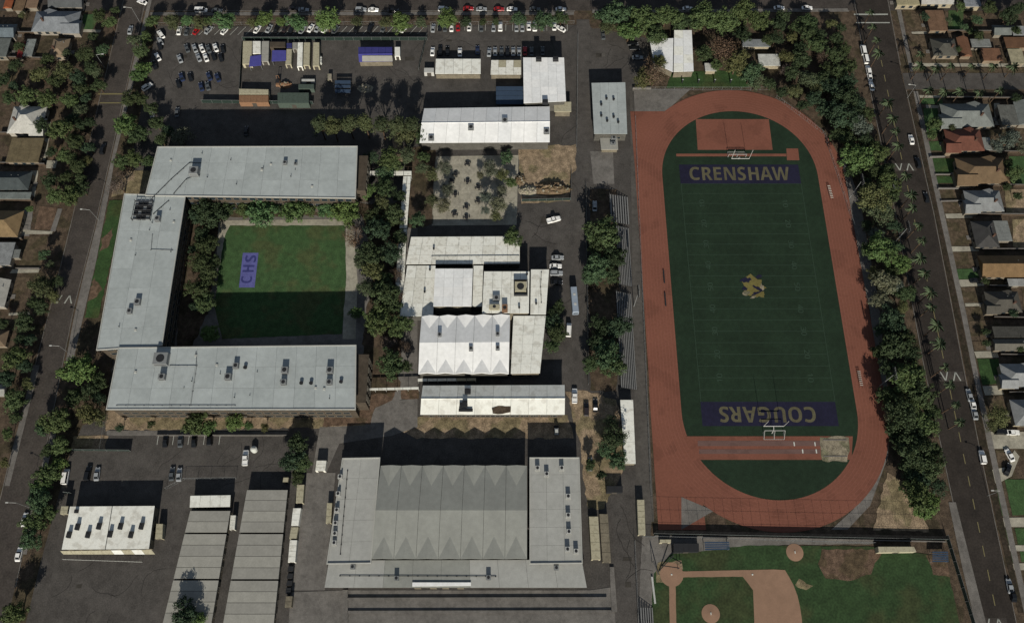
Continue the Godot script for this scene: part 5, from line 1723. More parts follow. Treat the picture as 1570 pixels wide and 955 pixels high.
func yard_things() -> void:
	# storage yard
	for k in YARD_BOXES:
		container(k[0], k[1], mats[k[2]], k[3], k[4], k[5], k[6])
	canopy(V([-112.27, -107.45, -107.61, -108.15, -106.96, -102.59, -112.16, -101.9]), 3.0, mats["blue_sheet"], "tarpaulin_shelter", "blue tarpaulin shelter beside the cream yard store", "shelter", 1)
	canopy(V([-103.13, -110.6, -97.24, -110.6, -96.66, -105.02, -102.75, -104.67]), 3.0, mats["blue_sheet"], "tarpaulin_shelter", "faded blue tarpaulin shelter south of the brown shed", "shelter", 1)
	var t := thing("blue_roofed_shed", "shed with a bright blue north slope and grey south slope", "shed")
	var p := V([-66.22, -112.19, -51.63, -112.19, -50.92, -104.5, -65.37, -104.16])
	gable(t, p, 3.2, 4.2, 0.58, 5, [mats["blue_sheet"]], mats["wall_cream"], 0.0, 0.3)
	var st := mb()
	slab4(st, up3(Vector2(-63.97, -104.25), 3.36), up3(Vector2(-50.9, -104.42), 3.36), up3(Vector2(-51.19, -106.62), 4.32), up3(Vector2(-63.98, -106.62), 4.32), 0.06)
	done(st, t, "grey_roofing", mats["portable_roof"])
	for i in 3:
		canopy(V([-74.97, -94.88, -68.36, -94.88, -68.23, -93.19, -74.83, -93.19]) if i == 0 else (V([-74.78, -92.51, -68.18, -92.51, -68.08, -91.17, -74.64, -90.83]) if i == 1 else V([-74.59, -90.16, -68, -90.16, -67.88, -88.48, -74.45, -88.48])), 2.8, mats["blue_steel"], "blue_rack", "blue steel storage rack, %s of the three beside the tall tree shadows" % ["north", "middle", "south"][i], "rack", 1)
	for i in 3:
		var b := thing("water_drum", "white drum in the short row beside the cream containers", "drum", up3(Vector2(-82.52, -108.2).lerp(Vector2(-82.44, -105.75), i / 2.0), 0.09), 0, "white drums beside the cream containers")
		var bs := mb()
		bar(bs, Vector3.ZERO, Vector3(0, 1.3, 0), 0.62, 0.62, 12)
		done(bs, b, "body", mats["line"])
		var ls := mb()
		bar(ls, Vector3(0, 1.3, 0), Vector3(0, 1.42, 0), 0.5, 0.3, 12)
		done(ls, b, "lid", mats["pale_metal"])
	# forklift with an orange mast
	var fk := thing("forklift", "orange forklift standing in the storage yard", "forklift", up3(Vector2(-99.44, -95.39), 0.09))
	var fb := mb()
	box(fb, Vector3(0, 0.35, 0.6), Vector3(1.7, 1.0, 2.8), 0, 0.9)
	done(fb, fk, "body", mats["rust"])
	var fm := mb()
	bar(fm, Vector3(-0.5, 0.2, -1.1), Vector3(-0.5, 3.6, -1.3), 0.1, 0.1, 5)
	bar(fm, Vector3(0.5, 0.2, -1.1), Vector3(0.5, 3.6, -1.3), 0.1, 0.1, 5)
	bar(fm, Vector3(-0.5, 3.5, -1.3), Vector3(0.5, 3.5, -1.3), 0.1, 0.1, 5)
	done(fm, fk, "mast", mats["rust"])
	var fc := mb()
	slab4(fc, Vector3(-0.8, 2.2, 1.4), Vector3(0.8, 2.2, 1.4), Vector3(0.8, 2.2, -0.4), Vector3(-0.8, 2.2, -0.4), 0.1)
	for s in [-0.7, 0.7]:
		bar(fc, Vector3(s, 1.3, 1.3), Vector3(s, 2.15, 1.3), 0.05, 0.05, 4)
		bar(fc, Vector3(s, 1.3, -0.3), Vector3(s, 2.15, -0.3), 0.05, 0.05, 4)
	done(fc, fk, "overhead_guard", mats["dark_metal"])
	for s in [-0.75, 0.75]:
		for z in [-0.5, 1.6]:
			part(fk, "wheel", car_meshes["wheel"], mats["tyre"], Vector3(s, 0.33, z))
	# heaps
	for k in [[Vector2(-96.55, -94.37), 3.0, 1.6, 1.2, "rust", "rusty heap of scrap iron beside the forklift", "scrap_heap", 51], [Vector2(-62.31, -92.67), 3.4, 2.2, 0.9, "pale_rubble", "pale heap of yard waste beside the blue racks", "scrap_heap", 52], [Vector2(15.98, -43.22), 8.2, 3.6, 1.9, "rubble", "long brown rubble heap beside the dug ground", "rubble_heap", 53], [Vector2(6.81, -42.31), 4.4, 2.7, 1.2, "pale_rubble", "white broken plaster heap beside the brown rubble", "rubble_heap", 54], [Vector2(3.16, -47.5), 2.2, 2.6, 1.0, "rubble", "small brown rubble heap at the patio edge", "rubble_heap", 55]]:
		heap(k[0], k[1], k[2], k[3], mats[k[4]], k[5], k[6], k[7])
	# patio tables
	for a in [Vector2(-18.06, -54.92), Vector2(-22.71, -49.96), Vector2(-17.89, -46.58), Vector2(-27.27, -43.83), Vector2(-22.72, -40.5), Vector2(-13.63, -43.83), Vector2(-13.54, -37.49), Vector2(-18.16, -34.8), Vector2(-22.75, -31.54), Vector2(-18.06, -30.06), Vector2(-24.21, -46.88)]:
		var tb := thing("patio_table", "round dark picnic table with joined seats on the paved patio", "table", up3(a, 0.14), rng.randf() * 3.0, "picnic tables on the patio")
		var ts := mb()
		bar(ts, Vector3(0, 0.7, 0), Vector3(0, 0.78, 0), 0.85, 0.85, 14)
		done(ts, tb, "tabletop", mats["dark_metal"])
		var ls := mb()
		bar(ls, Vector3.ZERO, Vector3(0, 0.7, 0), 0.12, 0.1, 6)
		done(ls, tb, "pedestal", mats["metal"])
		for i in 4:
			var ss := mb()
			var d := Vector3(cos(i * PI / 2), 0, sin(i * PI / 2)) * 1.25
			box(ss, d + Vector3(0, 0.40, 0), Vector3(0.9, 0.07, 0.36), PI / 2 - i * PI / 2)
			bar(ss, Vector3(0, 0.3, 0), d + Vector3(0, 0.4, 0), 0.05, 0.05, 4)
			done(ss, tb, "seat", mats["dark_metal"])
	# bus and trailers beside the halls
	bus(Vector2(23.61, 6.46), 10.8, "pale blue long bus parked on the school drive")
	# containers between the portable row and the gymnasium
	for k in LANE_BOXES:
		container(k[0], k[1], mats[k[2]], k[3], k[4], k[5], k[6])
	# water tank beside the pickup
	var wt := thing("water_tank", "round white tank beside the white pickup in the service yard", "tank", up3(Vector2(-90.8, 63.38), 0.1))
	var ws := mb()
	bar(ws, Vector3.ZERO, Vector3(0, 1.4, 0), 1.15, 1.15, 16)
	bar(ws, Vector3(0, 1.4, 0), Vector3(0, 1.85, 0), 1.15, 0.35, 16)
	done(ws, wt, "shell", mats["line"])
	var wl := mb()
	bar(wl, Vector3(0, 1.85, 0), Vector3(0, 2.0, 0), 0.3, 0.3, 10)
	done(wl, wt, "lid", mats["pale_metal"])
	# small loader on the bare earth
	var ld := thing("loader", "small dark loader on the bare earth north of the gymnasium", "loader", up3(Vector2(15.77, 56.54), 0.12))
	var lb := mb()
	box(lb, Vector3(0, 0.4, 0.4), Vector3(1.5, 0.9, 2.4), 0, 0.92)
	box(lb, Vector3(0, 1.3, 0.5), Vector3(1.2, 0.9, 1.3), 0, 0.9)
	done(lb, ld, "body", mats["pale_metal"])
	var bk := mb()
	box(bk, Vector3(0, 0.1, -1.6), Vector3(1.8, 0.7, 0.7), 0, 0.8)
	bar(bk, Vector3(-0.7, 1.1, 0.6), Vector3(-0.7, 0.5, -1.4), 0.09, 0.09, 4)
	bar(bk, Vector3(0.7, 1.1, 0.6), Vector3(0.7, 0.5, -1.4), 0.09, 0.09, 4)
	done(bk, ld, "bucket", mats["dark_metal"])
	for s in [-0.8, 0.8]:
		for z in [-0.4, 1.2]:
			part(ld, "wheel", car_meshes["wheel"], mats["tyre"], Vector3(s, 0.33, z))
	# track-side shed and press box
	var pb := thing("concession_building", "narrow white roofed concession building beside the running track", "school building")
	quad_block(pb, V([38.66, 45.94, 43.32, 45.94, 42.92, 69, 39.08, 69]), 0, 3.2, mats["wall_cream"], [mats["roof_white"], mats["roof_white2"]], 1, 6, 0.2, 0.06)
	windows(pb, outset(V([38.66, 45.94, 43.32, 45.94, 42.92, 69, 39.08, 69]), -0.22)[2], outset(V([38.66, 45.94, 43.32, 45.94, 42.92, 69, 39.08, 69]), -0.22)[3], [1.1], 1.4, 1.0, 4.0, mats["glass"], 0.04)
	container(V([42.75, 81.24, 45.2, 81.24, 44.92, 93, 42.51, 93]), 2.6, mats["cream"], "storage_container", "long cream container at the track fence corner", "container", 6)
	container(V([26.07, 86.95, 29.16, 86.95, 29.47, 101.05, 26.43, 101.05]), 2.9, mats["cream"], "utility_building", "narrow cream flat roofed utility building east of the gymnasium", "shed", 5)
	container(V([29.68, 86, 32.56, 86, 32.94, 101.84, 30.12, 101.84]), 2.3, mats["wall_cream"], "utility_building", "narrow dull tan lean-to beside the cream utility building", "shed", 5)
	container(V([32.51, 76.52, 38.12, 76.52, 38, 78.75, 32.41, 78.75]), 2.4, mats["dark_metal"], "storage_shed", "small dark shed between the gymnasium and the track", "shed", 2)
	# street side stall in the garden
	container(V([195.67, -113.04, 197.51, -113.75, 197.62, -111.63, 195.79, -110.92]), 2.2, mats["pale_metal"], "garden_box", "small white box on a brown backyard deck", "box", 2)

func bus(p: Vector2, L: float, label: String) -> void:
	var t := thing("bus", label, "bus", up3(p, 0.09), 0.05)
	var st := mb()
	loft(st, [[-L / 2, 1.1, 1.0, 0.5, 2.4], [-L / 2 + 0.3, 1.25, 1.1, 0.4, 2.9], [L / 2 - 0.3, 1.25, 1.1, 0.4, 2.9], [L / 2, 1.1, 1.0, 0.5, 2.4]])
	done(st, t, "body", M("bus_paint", Color("8d99a6"), "quiet", 9.0, 0.4))
	for i in 7:
		for s in [-1, 1]:
			var w := mb()
			box(w, Vector3(s * 1.27, 1.5, -L / 2 + 1.4 + i * 1.3), Vector3(0.05, 0.8, 1.0))
			done(w, t, "window", mats["car_glass"])
	for s in [-1, 1]:
		var w := mb()
		box(w, Vector3(0, 1.4, s * (L / 2 - 0.02)), Vector3(1.7, 0.9, 0.12))
		done(w, t, "windshield" if s < 0 else "rear_window", mats["car_glass"])
		for z in [-3.4, 3.2]:
			var o := part(t, "wheel", car_meshes["wheel"], mats["tyre"], Vector3(s * 1.12, 0.5, z))
			o.scale = Vector3(1.2, 1.5, 1.5)
	for i in 2:
		var h := mb()
		box(h, Vector3(0, 2.88, -2.0 + 4.0 * i), Vector3(0.9, 0.1, 0.9))
		done(h, t, "roof_hatch", mats["pale_metal"])

func heap(p: Vector2, rx: float, rz: float, h: float, m: Material, label: String, called: String, seed_: int) -> void:
	rng.seed = seed_
	var t := thing(called, label, "heap", up3(p, 0.05))
	var st := mb()
	var n := 18
	var k := 5
	var grid := []
	var ns := noise(0.6, seed_, 3)
	for i in k + 1:
		var row := []
		for j in n:
			var a := TAU * j / n
			var f := float(i) / k
			var r := f * (1.0 + 0.22 * ns.get_noise_2d(cos(a) * 3.0, sin(a) * 3.0))
			var q := Vector3(rx * r * cos(a), 0, rz * r * sin(a))
			q.y = h * (1.0 - f * f) * (1.0 + 0.8 * ns.get_noise_2d(q.x * 1.5, q.z * 1.5)) if i < k else 0.0
			row.append(q)
		grid.append(row)
	for i in k:
		for j in n:
			var j2 := (j + 1) % n
			quad(st, grid[i][j2], grid[i][j], grid[i + 1][j], grid[i + 1][j2])
	done(st, t, "mound", m)
	for i in 26:
		var b := mb()
		var a := rng.randf() * TAU
		var r := sqrt(rng.randf()) * 0.9
		var q := Vector3(rx * r * cos(a), h * (1 - r * r) * 0.9, rz * r * sin(a))
		var s := rng.randf_range(0.35, 0.95)
		box(b, q, Vector3(s, s * 0.6, s * rng.randf_range(0.6, 1.6)), rng.randf() * 3.0, 0.7)
		done(b, t, "lump", m if i % 3 else mats["pale_rubble"])

func stands() -> void:
	for k in [[Vector2(38.71, -39.3), Vector2(46.53, -26.83), 8, "wide shaded aluminium bleacher beside the parked silver car"], [Vector2(40.63, -25.13), Vector2(46.06, 0.07), 8, "aluminium bleacher behind the trees, middle one of the west stands"], [Vector2(39.27, 3.22), Vector2(45.42, 41.24), 9, "longest aluminium bleacher of the west stands"]]:
		bleacher(k[0].x, k[1].x, k[0].y, k[1].y, k[2], k[3], 0.3)

func houses() -> void:
	for a in HOUSES:
		house(a[0], a[1], a[2], a[3], a[4], a[5], a[6], a[7], a[8])

func fences_and_lamps() -> void:
	for a in FENCES:
		fence(a[0], a[1], a[2], a[3], a[4], a[5])
	for a in GARDEN_FENCES:
		fence(a[0], a[1], 1.6, a[2], false, 3.0, mats["timber"], true)
	for a in WALLS:
		fence(a[0], a[1], a[2], a[3], false, 3.0, mats["concrete"], true)
	for a in LAMPS:
		street_lamp(a[0], a[1], a[2], a[3])
	var net := thing("ball_stop_net", "tall wire ball net on thin posts between the track and the ball field", "net", up3(Vector2(48.22, 92.17), 0))
	var nv := Vector2(146.7, 94.12) - Vector2(48.22, 92.17)
	for i in 33:
		var st := mb()
		bar(st, up3(nv * (i / 32.0), 0), up3(nv * (i / 32.0), 6.0), 0.045, 0.035, 5)
		done(st, net, "post", mats["dark_metal"])
	for y in [1.9, 3.9, 5.95]:
		var st := mb()
		bar(st, Vector3(0, y, 0), up3(nv, y), 0.025, 0.025, 4)
		done(st, net, "cable", mats["dark_metal"])
	floodlight(Vector2(135.07, -38.99), 15.0, "tall floodlight mast east of the track by the CRENSHAW half")
	floodlight(Vector2(133.66, 39.76), 15.0, "tall floodlight mast east of the track by the COUGARS half")
	floodlight(Vector2(150.13, -19.58), 13.0, "floodlight mast among the trees by the east street")
	floodlight(Vector2(46.1, 8.22), 15.0, "tall floodlight mast behind the west stands")

# ---------------------------------------------------------------- survey tables, in metres
const TREES := [
	[-156.51, -125.02, 4.19, 8.08, 4.52, "g", "n"],
	[-147.65, -123.85, 4.84, 9.01, 4.9, "o", "n"],
	[-141.68, -125.6, 3.87, 7.62, 4.32, "b", "n"],
	[-124.04, -124.26, 5.81, 10.42, 5.49, "b", "n"],
	[-135.76, -123.81, 3.87, 7.61, 4.32, "o", "n"],
	[-107.48, -125.65, 4.85, 9.03, 4.91, "b", "n"],
	[-100.74, -125.19, 2.9, 6.21, 3.74, "b", "n"],
	[-92.93, -123.18, 5.8, 10.42, 5.48, "b", "n"],
	[-80.07, -123.36, 7.1, 12.3, 6.26, "b", "n"],
	[-68.05, -124.97, 3.22, 6.68, 3.93, "o", "n"],
	[-55.2, -124.03, 3.54, 7.14, 4.13, "o", "n"],
	[-47.91, -123.9, 5.81, 10.42, 5.48, "b", "n"],
	[-39.68, -124.61, 3.22, 6.67, 3.93, "o", "n"],
	[-27.34, -124.75, 6.14, 10.9, 5.68, "b", "n"],
	[-19.87, -125.5, 2.9, 6.52, 3.74, "d", "n"],
	[-12.79, -125.59, 2.26, 5.54, 3.35, "d", "n"],
	[-7.11, -125.59, 2.26, 5.54, 3.35, "d", "n"],
	[2.83, -126.23, 4.53, 8.56, 4.72, "g", "n"],
	[13.22, -123.45, 6.45, 11.36, 5.87, "g", "n"],
	[21.27, -126.32, 3.88, 7.62, 4.33, "g", "n"],
	[-113.51, -125.19, 2.9, 6.21, 3.74, "o", "n"],
	[-132.56, -126.05, 3.23, 6.68, 3.94, "g", "n"],
	[-155.64, -99.81, 4.08, 7.92, 4.45, "b", "w"],
	[-158.77, -108.41, 4.12, 7.97, 4.47, "g", "w"],
	[-157.22, -95.69, 4.69, 8.8, 4.81, "b", "w"],
	[-162.36, -115.13, 3.51, 7.09, 4.11, "o", "w"],
	[-158.3, -117.11, 3.2, 6.64, 3.92, "g", "w"],
	[-158.09, -83.64, 4.63, 9.15, 4.78, "d", "w"],
	[-158.54, -70.55, 6.09, 10.82, 5.65, "b", "w"],
	[-152.78, -66.3, 5.14, 9.46, 5.09, "g", "w"],
	[-146.05, -71.67, 3.96, 8.12, 4.37, "d", "w"],
	[-134.8, -64.72, 5.14, 9.45, 5.08, "y", "w"],
	[-142.58, -63.43, 3.92, 8.07, 4.35, "d", "w"],
	[-141.02, -68.02, 3.64, 7.64, 4.18, "d", "w"],
	[-156.85, -53.38, 4.17, 8.05, 4.5, "g", "w"],
	[-151.4, -54.15, 4.48, 8.49, 4.69, "g", "w"],
	[-145.73, -53.53, 3.87, 7.62, 4.32, "g", "w"],
	[-155.35, -41.75, 6.18, 10.78, 5.83, "r", "w"],
	[-149, -79.28, 3.68, 7.71, 4.21, "d", "w"],
	[-154.42, -84.19, 3.7, 7.74, 4.22, "d", "w"],
	[-77.2, -67.04, 3.95, 15.5, 9.5, "t", "row"],
	[-71.88, -66.1, 4.25, 15.5, 9.5, "t", "row"],
	[-65.44, -67.35, 3.95, 15.5, 9.5, "t", "row"],
	[-58.92, -67.67, 3.96, 15.5, 9.5, "t", "row"],
	[-52.34, -67.04, 3.95, 15.5, 9.5, "t", "row"],
	[-46.27, -66.1, 4.25, 15.5, 9.5, "t", "row"],
	[-40.04, -67.04, 3.65, 15.5, 9.5, "t", "row"],
	[-43.58, -65.81, 6.05, 10.78, 5.63, "o", "row"],
	[-37.11, -65.52, 4.23, 8.14, 4.54, "g", "row"],
	[-48.65, -52.48, 5.96, 10.64, 5.58, "g", "row"],
	[-55.87, -55.48, 3.58, 7.56, 4.15, "d", "row"],
	[-41.91, -55.69, 4.48, 8.5, 4.69, "o", "row"],
	[-50.09, -48.2, 4.74, 8.88, 4.84, "g", "row"],
	[-58.9, -53.63, 3.58, 7.55, 4.15, "d", "row"],
	[-34.78, -71.59, 3.04, 6.41, 3.82, "y", "row"],
	[-116.59, -27.88, 7.54, 13.57, 6.52, "d", "q"],
	[-111.9, -30.68, 4.64, 8.74, 4.79, "g", "q"],
	[-97.57, -29.01, 8.13, 13.5, 6.59, "b", "q"],
	[-105.08, -30.52, 4.35, 8.31, 4.61, "g", "q"],
	[-84.16, -29.65, 6.97, 12.1, 6.18, "b", "q"],
	[-63.92, -29.81, 7.26, 12.53, 6.36, "b", "q"],
	[-72.44, -31.3, 5.23, 9.59, 5.14, "b", "q"],
	[-91.93, -32.08, 3.49, 7.06, 4.09, "g", "q"],
	[-79.05, -30.91, 3.48, 7.05, 4.09, "g", "q"],
	[-69.44, -29.78, 4.06, 7.89, 4.44, "b", "q"],
	[-122.42, -28.02, 4.63, 9.15, 4.78, "d", "q"],
	[-110.93, 21.57, 4.63, 8.71, 4.78, "b", "q"],
	[-118.5, 21.17, 3.54, 6.81, 3.98, "r", "q"],
	[-119.35, -20.13, 4.3, 8.65, 4.58, "d", "qw"],
	[-116.37, -14.25, 4.84, 9.47, 4.9, "d", "qw"],
	[-118.57, -7.48, 5.08, 9.84, 5.05, "d", "qw"],
	[-114.67, -2.57, 5.05, 9.79, 5.03, "d", "qw"],
	[-117.41, 3.47, 5.29, 10.16, 5.18, "d", "qw"],
	[-114.59, 8.65, 4.98, 9.23, 4.99, "g", "qw"],
	[-113.48, -8.7, 3.39, 7.26, 4.03, "d", "qw"],
	[-122.43, -14.51, 2.84, 6.43, 3.71, "d", "qw"],
	[-118.59, 10.04, 2.76, 6.3, 3.66, "d", "qw"],
	[-61.15, -18.17, 6.3, 10.95, 5.91, "r", "qe"],
	[-54.09, -11.11, 7.1, 12.91, 6.26, "d", "qe"],
	[-51.29, -21.29, 6.9, 12.6, 6.14, "d", "qe"],
	[-45.76, -28.08, 5.79, 10.92, 5.48, "d", "qe"],
	[-52.34, -4.47, 5.91, 10.57, 5.55, "o", "qe"],
	[-54.94, 2.69, 4.74, 8.87, 4.84, "o", "qe"],
	[-46.71, 5.67, 6.95, 12.69, 6.17, "d", "qe"],
	[-49.4, 16.26, 7.41, 12.75, 6.45, "g", "qe"],
	[-41.37, 18.23, 5.47, 9.93, 5.28, "g", "qe"],
	[-43.3, 33.21, 6.44, 11.34, 5.87, "g", "qe"],
	[-50.13, -41.01, 5.29, 9.67, 5.18, "g", "qe"],
	[-57.11, -39.48, 4.11, 7.95, 4.46, "b", "qe"],
	[-44.05, -2.86, 4.49, 8.24, 4.64, "r", "qe"],
	[-45.81, -10.57, 5.67, 10.74, 5.4, "d", "qe"],
	[-42.15, 6.34, 3.88, 7.33, 4.22, "r", "qe"],
	[-57.79, -8.52, 3.96, 7.74, 4.37, "o", "qe"],
	[-54.37, -27.19, 5.21, 10.03, 5.12, "d", "qe"],
	[-51.02, -33.31, 4.66, 8.76, 4.8, "o", "qe"],
	[-43.44, -19.11, 4.01, 8.2, 4.4, "d", "qe"],
	[-58.1, 12.31, 3.3, 6.79, 3.98, "b", "qe"],
	[-44.44, -37.33, 3.51, 7.44, 4.11, "d", "qe"],
	[-44.55, 24.59, 3.8, 7.19, 4.16, "r", "qe"],
	[-39.27, 25.77, 3.52, 6.78, 3.96, "r", "qe"],
	[-38.42, 33.34, 3.22, 7, 3.93, "d", "qe"],
	[-44.69, 10.8, 4.97, 9.67, 4.98, "d", "qe"],
	[-49.02, -0.06, 4.48, 8.92, 4.69, "d", "qe"],
	[-26.84, -50.37, 4.06, 7.88, 4.43, "y", "p"],
	[-31.98, -47.07, 3.33, 6.83, 4, "o", "p"],
	[-25.01, -40.34, 3.54, 7.13, 4.12, "y", "p"],
	[-26.81, -32.74, 3.97, 7.76, 4.38, "y", "p"],
	[-31.57, -36, 3.28, 6.76, 3.97, "o", "p"],
	[-36.74, -26.82, 4.18, 8.06, 4.51, "g", "p"],
	[-35.72, -50, 3.58, 7.19, 4.15, "o", "p"],
	[-8.58, -49.52, 4.53, 8.57, 4.72, "y", "p"],
	[-4.42, -47.07, 3.33, 6.83, 4, "o", "p"],
	[-10.28, -37.37, 3.52, 7.11, 4.11, "y", "p"],
	[-5.11, -33.51, 4.21, 8.11, 4.53, "y", "p"],
	[-1.84, -55.52, 3.6, 7.22, 4.16, "g", "p"],
	[-0.52, -44.17, 3.08, 6.46, 3.85, "g", "p"],
	[-6.37, -28.78, 3.02, 6.38, 3.81, "o", "p"],
	[-12.77, -47.54, 2.38, 5.45, 3.43, "y", "p"],
	[0, -17.78, 4.59, 8.66, 4.76, "g", "p"],
	[-35.44, -55.65, 3.36, 6.87, 4.02, "g", "p"],
	[-4.39, -39.97, 3.06, 6.44, 3.84, "y", "p"],
	[-10.23, -31.42, 2.33, 5.38, 3.4, "y", "p"],
	[34.94, -20.42, 7.76, 13.25, 6.65, "g", "e"],
	[32.21, -16.38, 5.14, 9.92, 5.08, "d", "e"],
	[32.6, -5.03, 7.33, 12.62, 6.4, "g", "e"],
	[38.85, -10.02, 5.67, 10.73, 5.4, "d", "e"],
	[29.47, -1.46, 4.48, 8.5, 4.69, "g", "e"],
	[38.12, -2.78, 4.49, 8.94, 4.69, "d", "e"],
	[34.51, 29.46, 7.29, 12.57, 6.37, "g", "e"],
	[28.94, 32.69, 4.56, 8.62, 4.74, "g", "e"],
	[38.88, 18.96, 6.01, 11.26, 5.61, "d", "e"],
	[33.44, 18.78, 5.47, 10.42, 5.28, "d", "e"],
	[36.34, 33.9, 5.36, 9.78, 5.22, "g", "e"],
	[31.56, 25, 4.88, 9.53, 4.93, "d", "e"],
	[15.63, 16.27, 4.11, 8.36, 4.47, "d", "l"],
	[16.71, 21.52, 4.36, 8.73, 4.61, "d", "l"],
	[14.74, 25.92, 3.79, 7.5, 4.27, "g", "l"],
	[17.25, 10.04, 2.76, 6.3, 3.66, "d", "l"],
	[15.24, 12.87, 3.3, 7.13, 3.98, "d", "l"],
	[44.55, -126.87, 8.75, 13.5, 6.08, "g", "ps"],
	[57.71, -125.43, 9.38, 13.5, 6.08, "g", "ps"],
	[50.27, -117.69, 7.06, 12.24, 6.24, "b", "ps"],
	[66.79, -126.22, 7.12, 12.33, 6.27, "g", "ps"],
	[82.42, -124.71, 9.38, 13.5, 6.08, "g", "ps"],
	[91.62, -122.15, 8.06, 13.5, 6.65, "g", "ps"],
	[100.19, -127.65, 7.14, 12.35, 6.28, "g", "ps"],
	[59.25, -95.38, 8.15, 13.72, 7.2, "r", "ps"],
	[55.29, -93.38, 6.25, 11.06, 5.75, "o", "ps"],
	[89.5, -107.58, 8.26, 13.89, 7.28, "r", "ps"],
	[94.57, -100.41, 6.93, 12.04, 6.16, "o", "ps"],
	[100.18, -95.4, 6.26, 11.07, 5.76, "g", "ps"],
	[78.14, -123.9, 5.16, 9.96, 5.1, "d", "ps"],
	[81.79, -107.71, 5.07, 9.82, 5.04, "d", "ps"],
	[106.94, -123.81, 6.46, 11.36, 5.87, "g", "ps"],
	[62.84, -115.39, 5.76, 10.35, 5.45, "g", "ps"],
	[40.86, -121.57, 4.5, 8.53, 4.7, "o", "ps"],
	[73.71, -124.71, 5.16, 9.49, 5.1, "g", "ps"],
	[62.74, -103.37, 4.41, 8.4, 4.65, "o", "ps"],
	[102.21, -91.81, 4.98, 9.23, 4.99, "o", "ps"],
	[99.46, -117.5, 5.13, 9.9, 5.08, "d", "ps"],
	[86.46, -101.72, 3.78, 7.47, 4.27, "g", "ps"],
	[115.64, -122.82, 4.66, 9.19, 4.8, "d", "in the grove behind the preschool"],
	[113.38, -115.23, 4.31, 8.67, 4.59, "d", "in the grove behind the preschool"],
	[129.01, -124.62, 5.29, 9.67, 5.17, "g", "in the grove behind the preschool"],
	[132.82, -117.56, 4.01, 8.21, 4.41, "d", "in the grove behind the preschool"],
	[123.34, -103.5, 5.17, 9.97, 5.1, "d", "in the grove by the track fence"],
	[132.13, -104.95, 4.26, 7.89, 4.48, "r", "in the grove by the track fence"],
	[138.53, -97.56, 4.83, 9.46, 4.9, "d", "in the grove by the east street kerb"],
	[124.2, -93.89, 5.42, 9.86, 5.25, "o", "in the grove by the track fence"],
	[133.08, -88.77, 5.99, 11.22, 5.6, "d", "in the grove by the track fence"],
	[138.99, -82.5, 6.55, 12.07, 5.93, "d", "in the grove by the east street kerb"],
	[118.25, -87.94, 4.18, 8.07, 4.51, "o", "in the grove by the track fence"],
	[133.98, -72.31, 7.36, 13.3, 6.41, "d", "in the grove by the track fence"],
	[142.49, -69.4, 5.86, 10.5, 5.52, "y", "in the grove by the east street kerb"],
	[129.56, -78.32, 5.33, 10.21, 5.2, "d", "in the grove by the track fence"],
	[146.83, -76.74, 4.13, 8.39, 4.48, "d", "in the grove by the east street kerb"],
	[130.81, -110.69, 4.91, 9.11, 4.94, "g", "in the grove behind the preschool"],
	[137.45, -105.07, 4.88, 9.52, 4.93, "d", "in the grove behind the preschool"],
	[140.94, -91.84, 4.81, 9.42, 4.88, "d", "in the grove by the east street kerb"],
	[118.34, -97.27, 4.23, 8.54, 4.54, "d", "in the grove by the track fence"],
	[125.08, -83.56, 4.76, 9.35, 4.86, "d", "in the grove by the track fence"],
	[143.31, -100.67, 4.24, 8.56, 4.55, "d", "in the grove by the east street kerb"],
	[127.09, -117.84, 4.63, 9.15, 4.78, "d", "in the grove behind the preschool"],
	[116.7, -105.88, 4.27, 8.19, 4.56, "o", "in the grove behind the preschool"],
	[142.93, -80.29, 4.74, 9.32, 4.85, "d", "in the grove by the east street kerb"],
	[133.27, -97.95, 4.23, 8.54, 4.54, "d", "in the grove by the track fence"],
	[135.85, -63.34, 5.24, 10.07, 5.14, "d", "between the east street and the north bend of the track"],
	[138.47, -53.63, 8.64, 13.5, 6.16, "b", "between the east street and the north bend of the track"],
	[148.04, -57.18, 5.2, 9.54, 5.12, "g", "between the east street and the north bend of the track"],
	[141.11, -35.55, 8.46, 13.5, 6.31, "o", "between the east street and the CRENSHAW half of the track"],
	[148.44, -42.32, 5.68, 10.23, 5.41, "g", "between the east street and the CRENSHAW half of the track"],
	[143.57, -29.72, 6.16, 10.93, 5.69, "o", "between the east street and the CRENSHAW half of the track"],
	[139.65, -11.44, 7.12, 12.33, 6.27, "b", "between the east street and the middle of the track"],
	[148.08, -7.6, 4.9, 9.11, 4.94, "b", "between the east street and the middle of the track"],
	[136.53, -13.58, 3.84, 7.57, 4.3, "g", "between the east street and the middle of the track"],
	[140.14, 1.16, 6.47, 11.38, 5.88, "y", "between the east street and the middle of the track"],
	[147.71, 5.4, 4.82, 8.99, 4.89, "g", "between the east street and the middle of the track"],
	[137.43, 8.59, 4.81, 8.97, 4.88, "y", "between the east street and the middle of the track"],
	[140.24, 16.57, 6.61, 12.17, 5.97, "d", "between the east street and the COUGARS half of the track"],
	[138.28, 27.35, 6.78, 12.43, 6.07, "d", "between the east street and the COUGARS half of the track"],
	[145.03, 29.4, 5.2, 10.02, 5.12, "d", "between the east street and the COUGARS half of the track"],
	[139.88, 38.83, 7.2, 12.44, 6.32, "g", "between the east street and the COUGARS half of the track"],
	[144.37, 45.27, 6.63, 12.19, 5.98, "d", "between the east street and the south bend of the track"],
	[136.5, 52.63, 7.58, 13.63, 6.55, "d", "between the east street and the south bend of the track"],
	[144, 55.78, 6.03, 10.75, 5.62, "g", "between the east street and the south bend of the track"],
	[137.69, 64.88, 7.45, 13.45, 6.47, "d", "between the east street and the south bend of the track"],
	[143.37, 70.7, 5.91, 11.1, 5.55, "d", "between the east street and the south bend of the track"],
	[136.96, 79.72, 6.82, 11.88, 6.09, "g", "between the east street and the south bend of the track"],
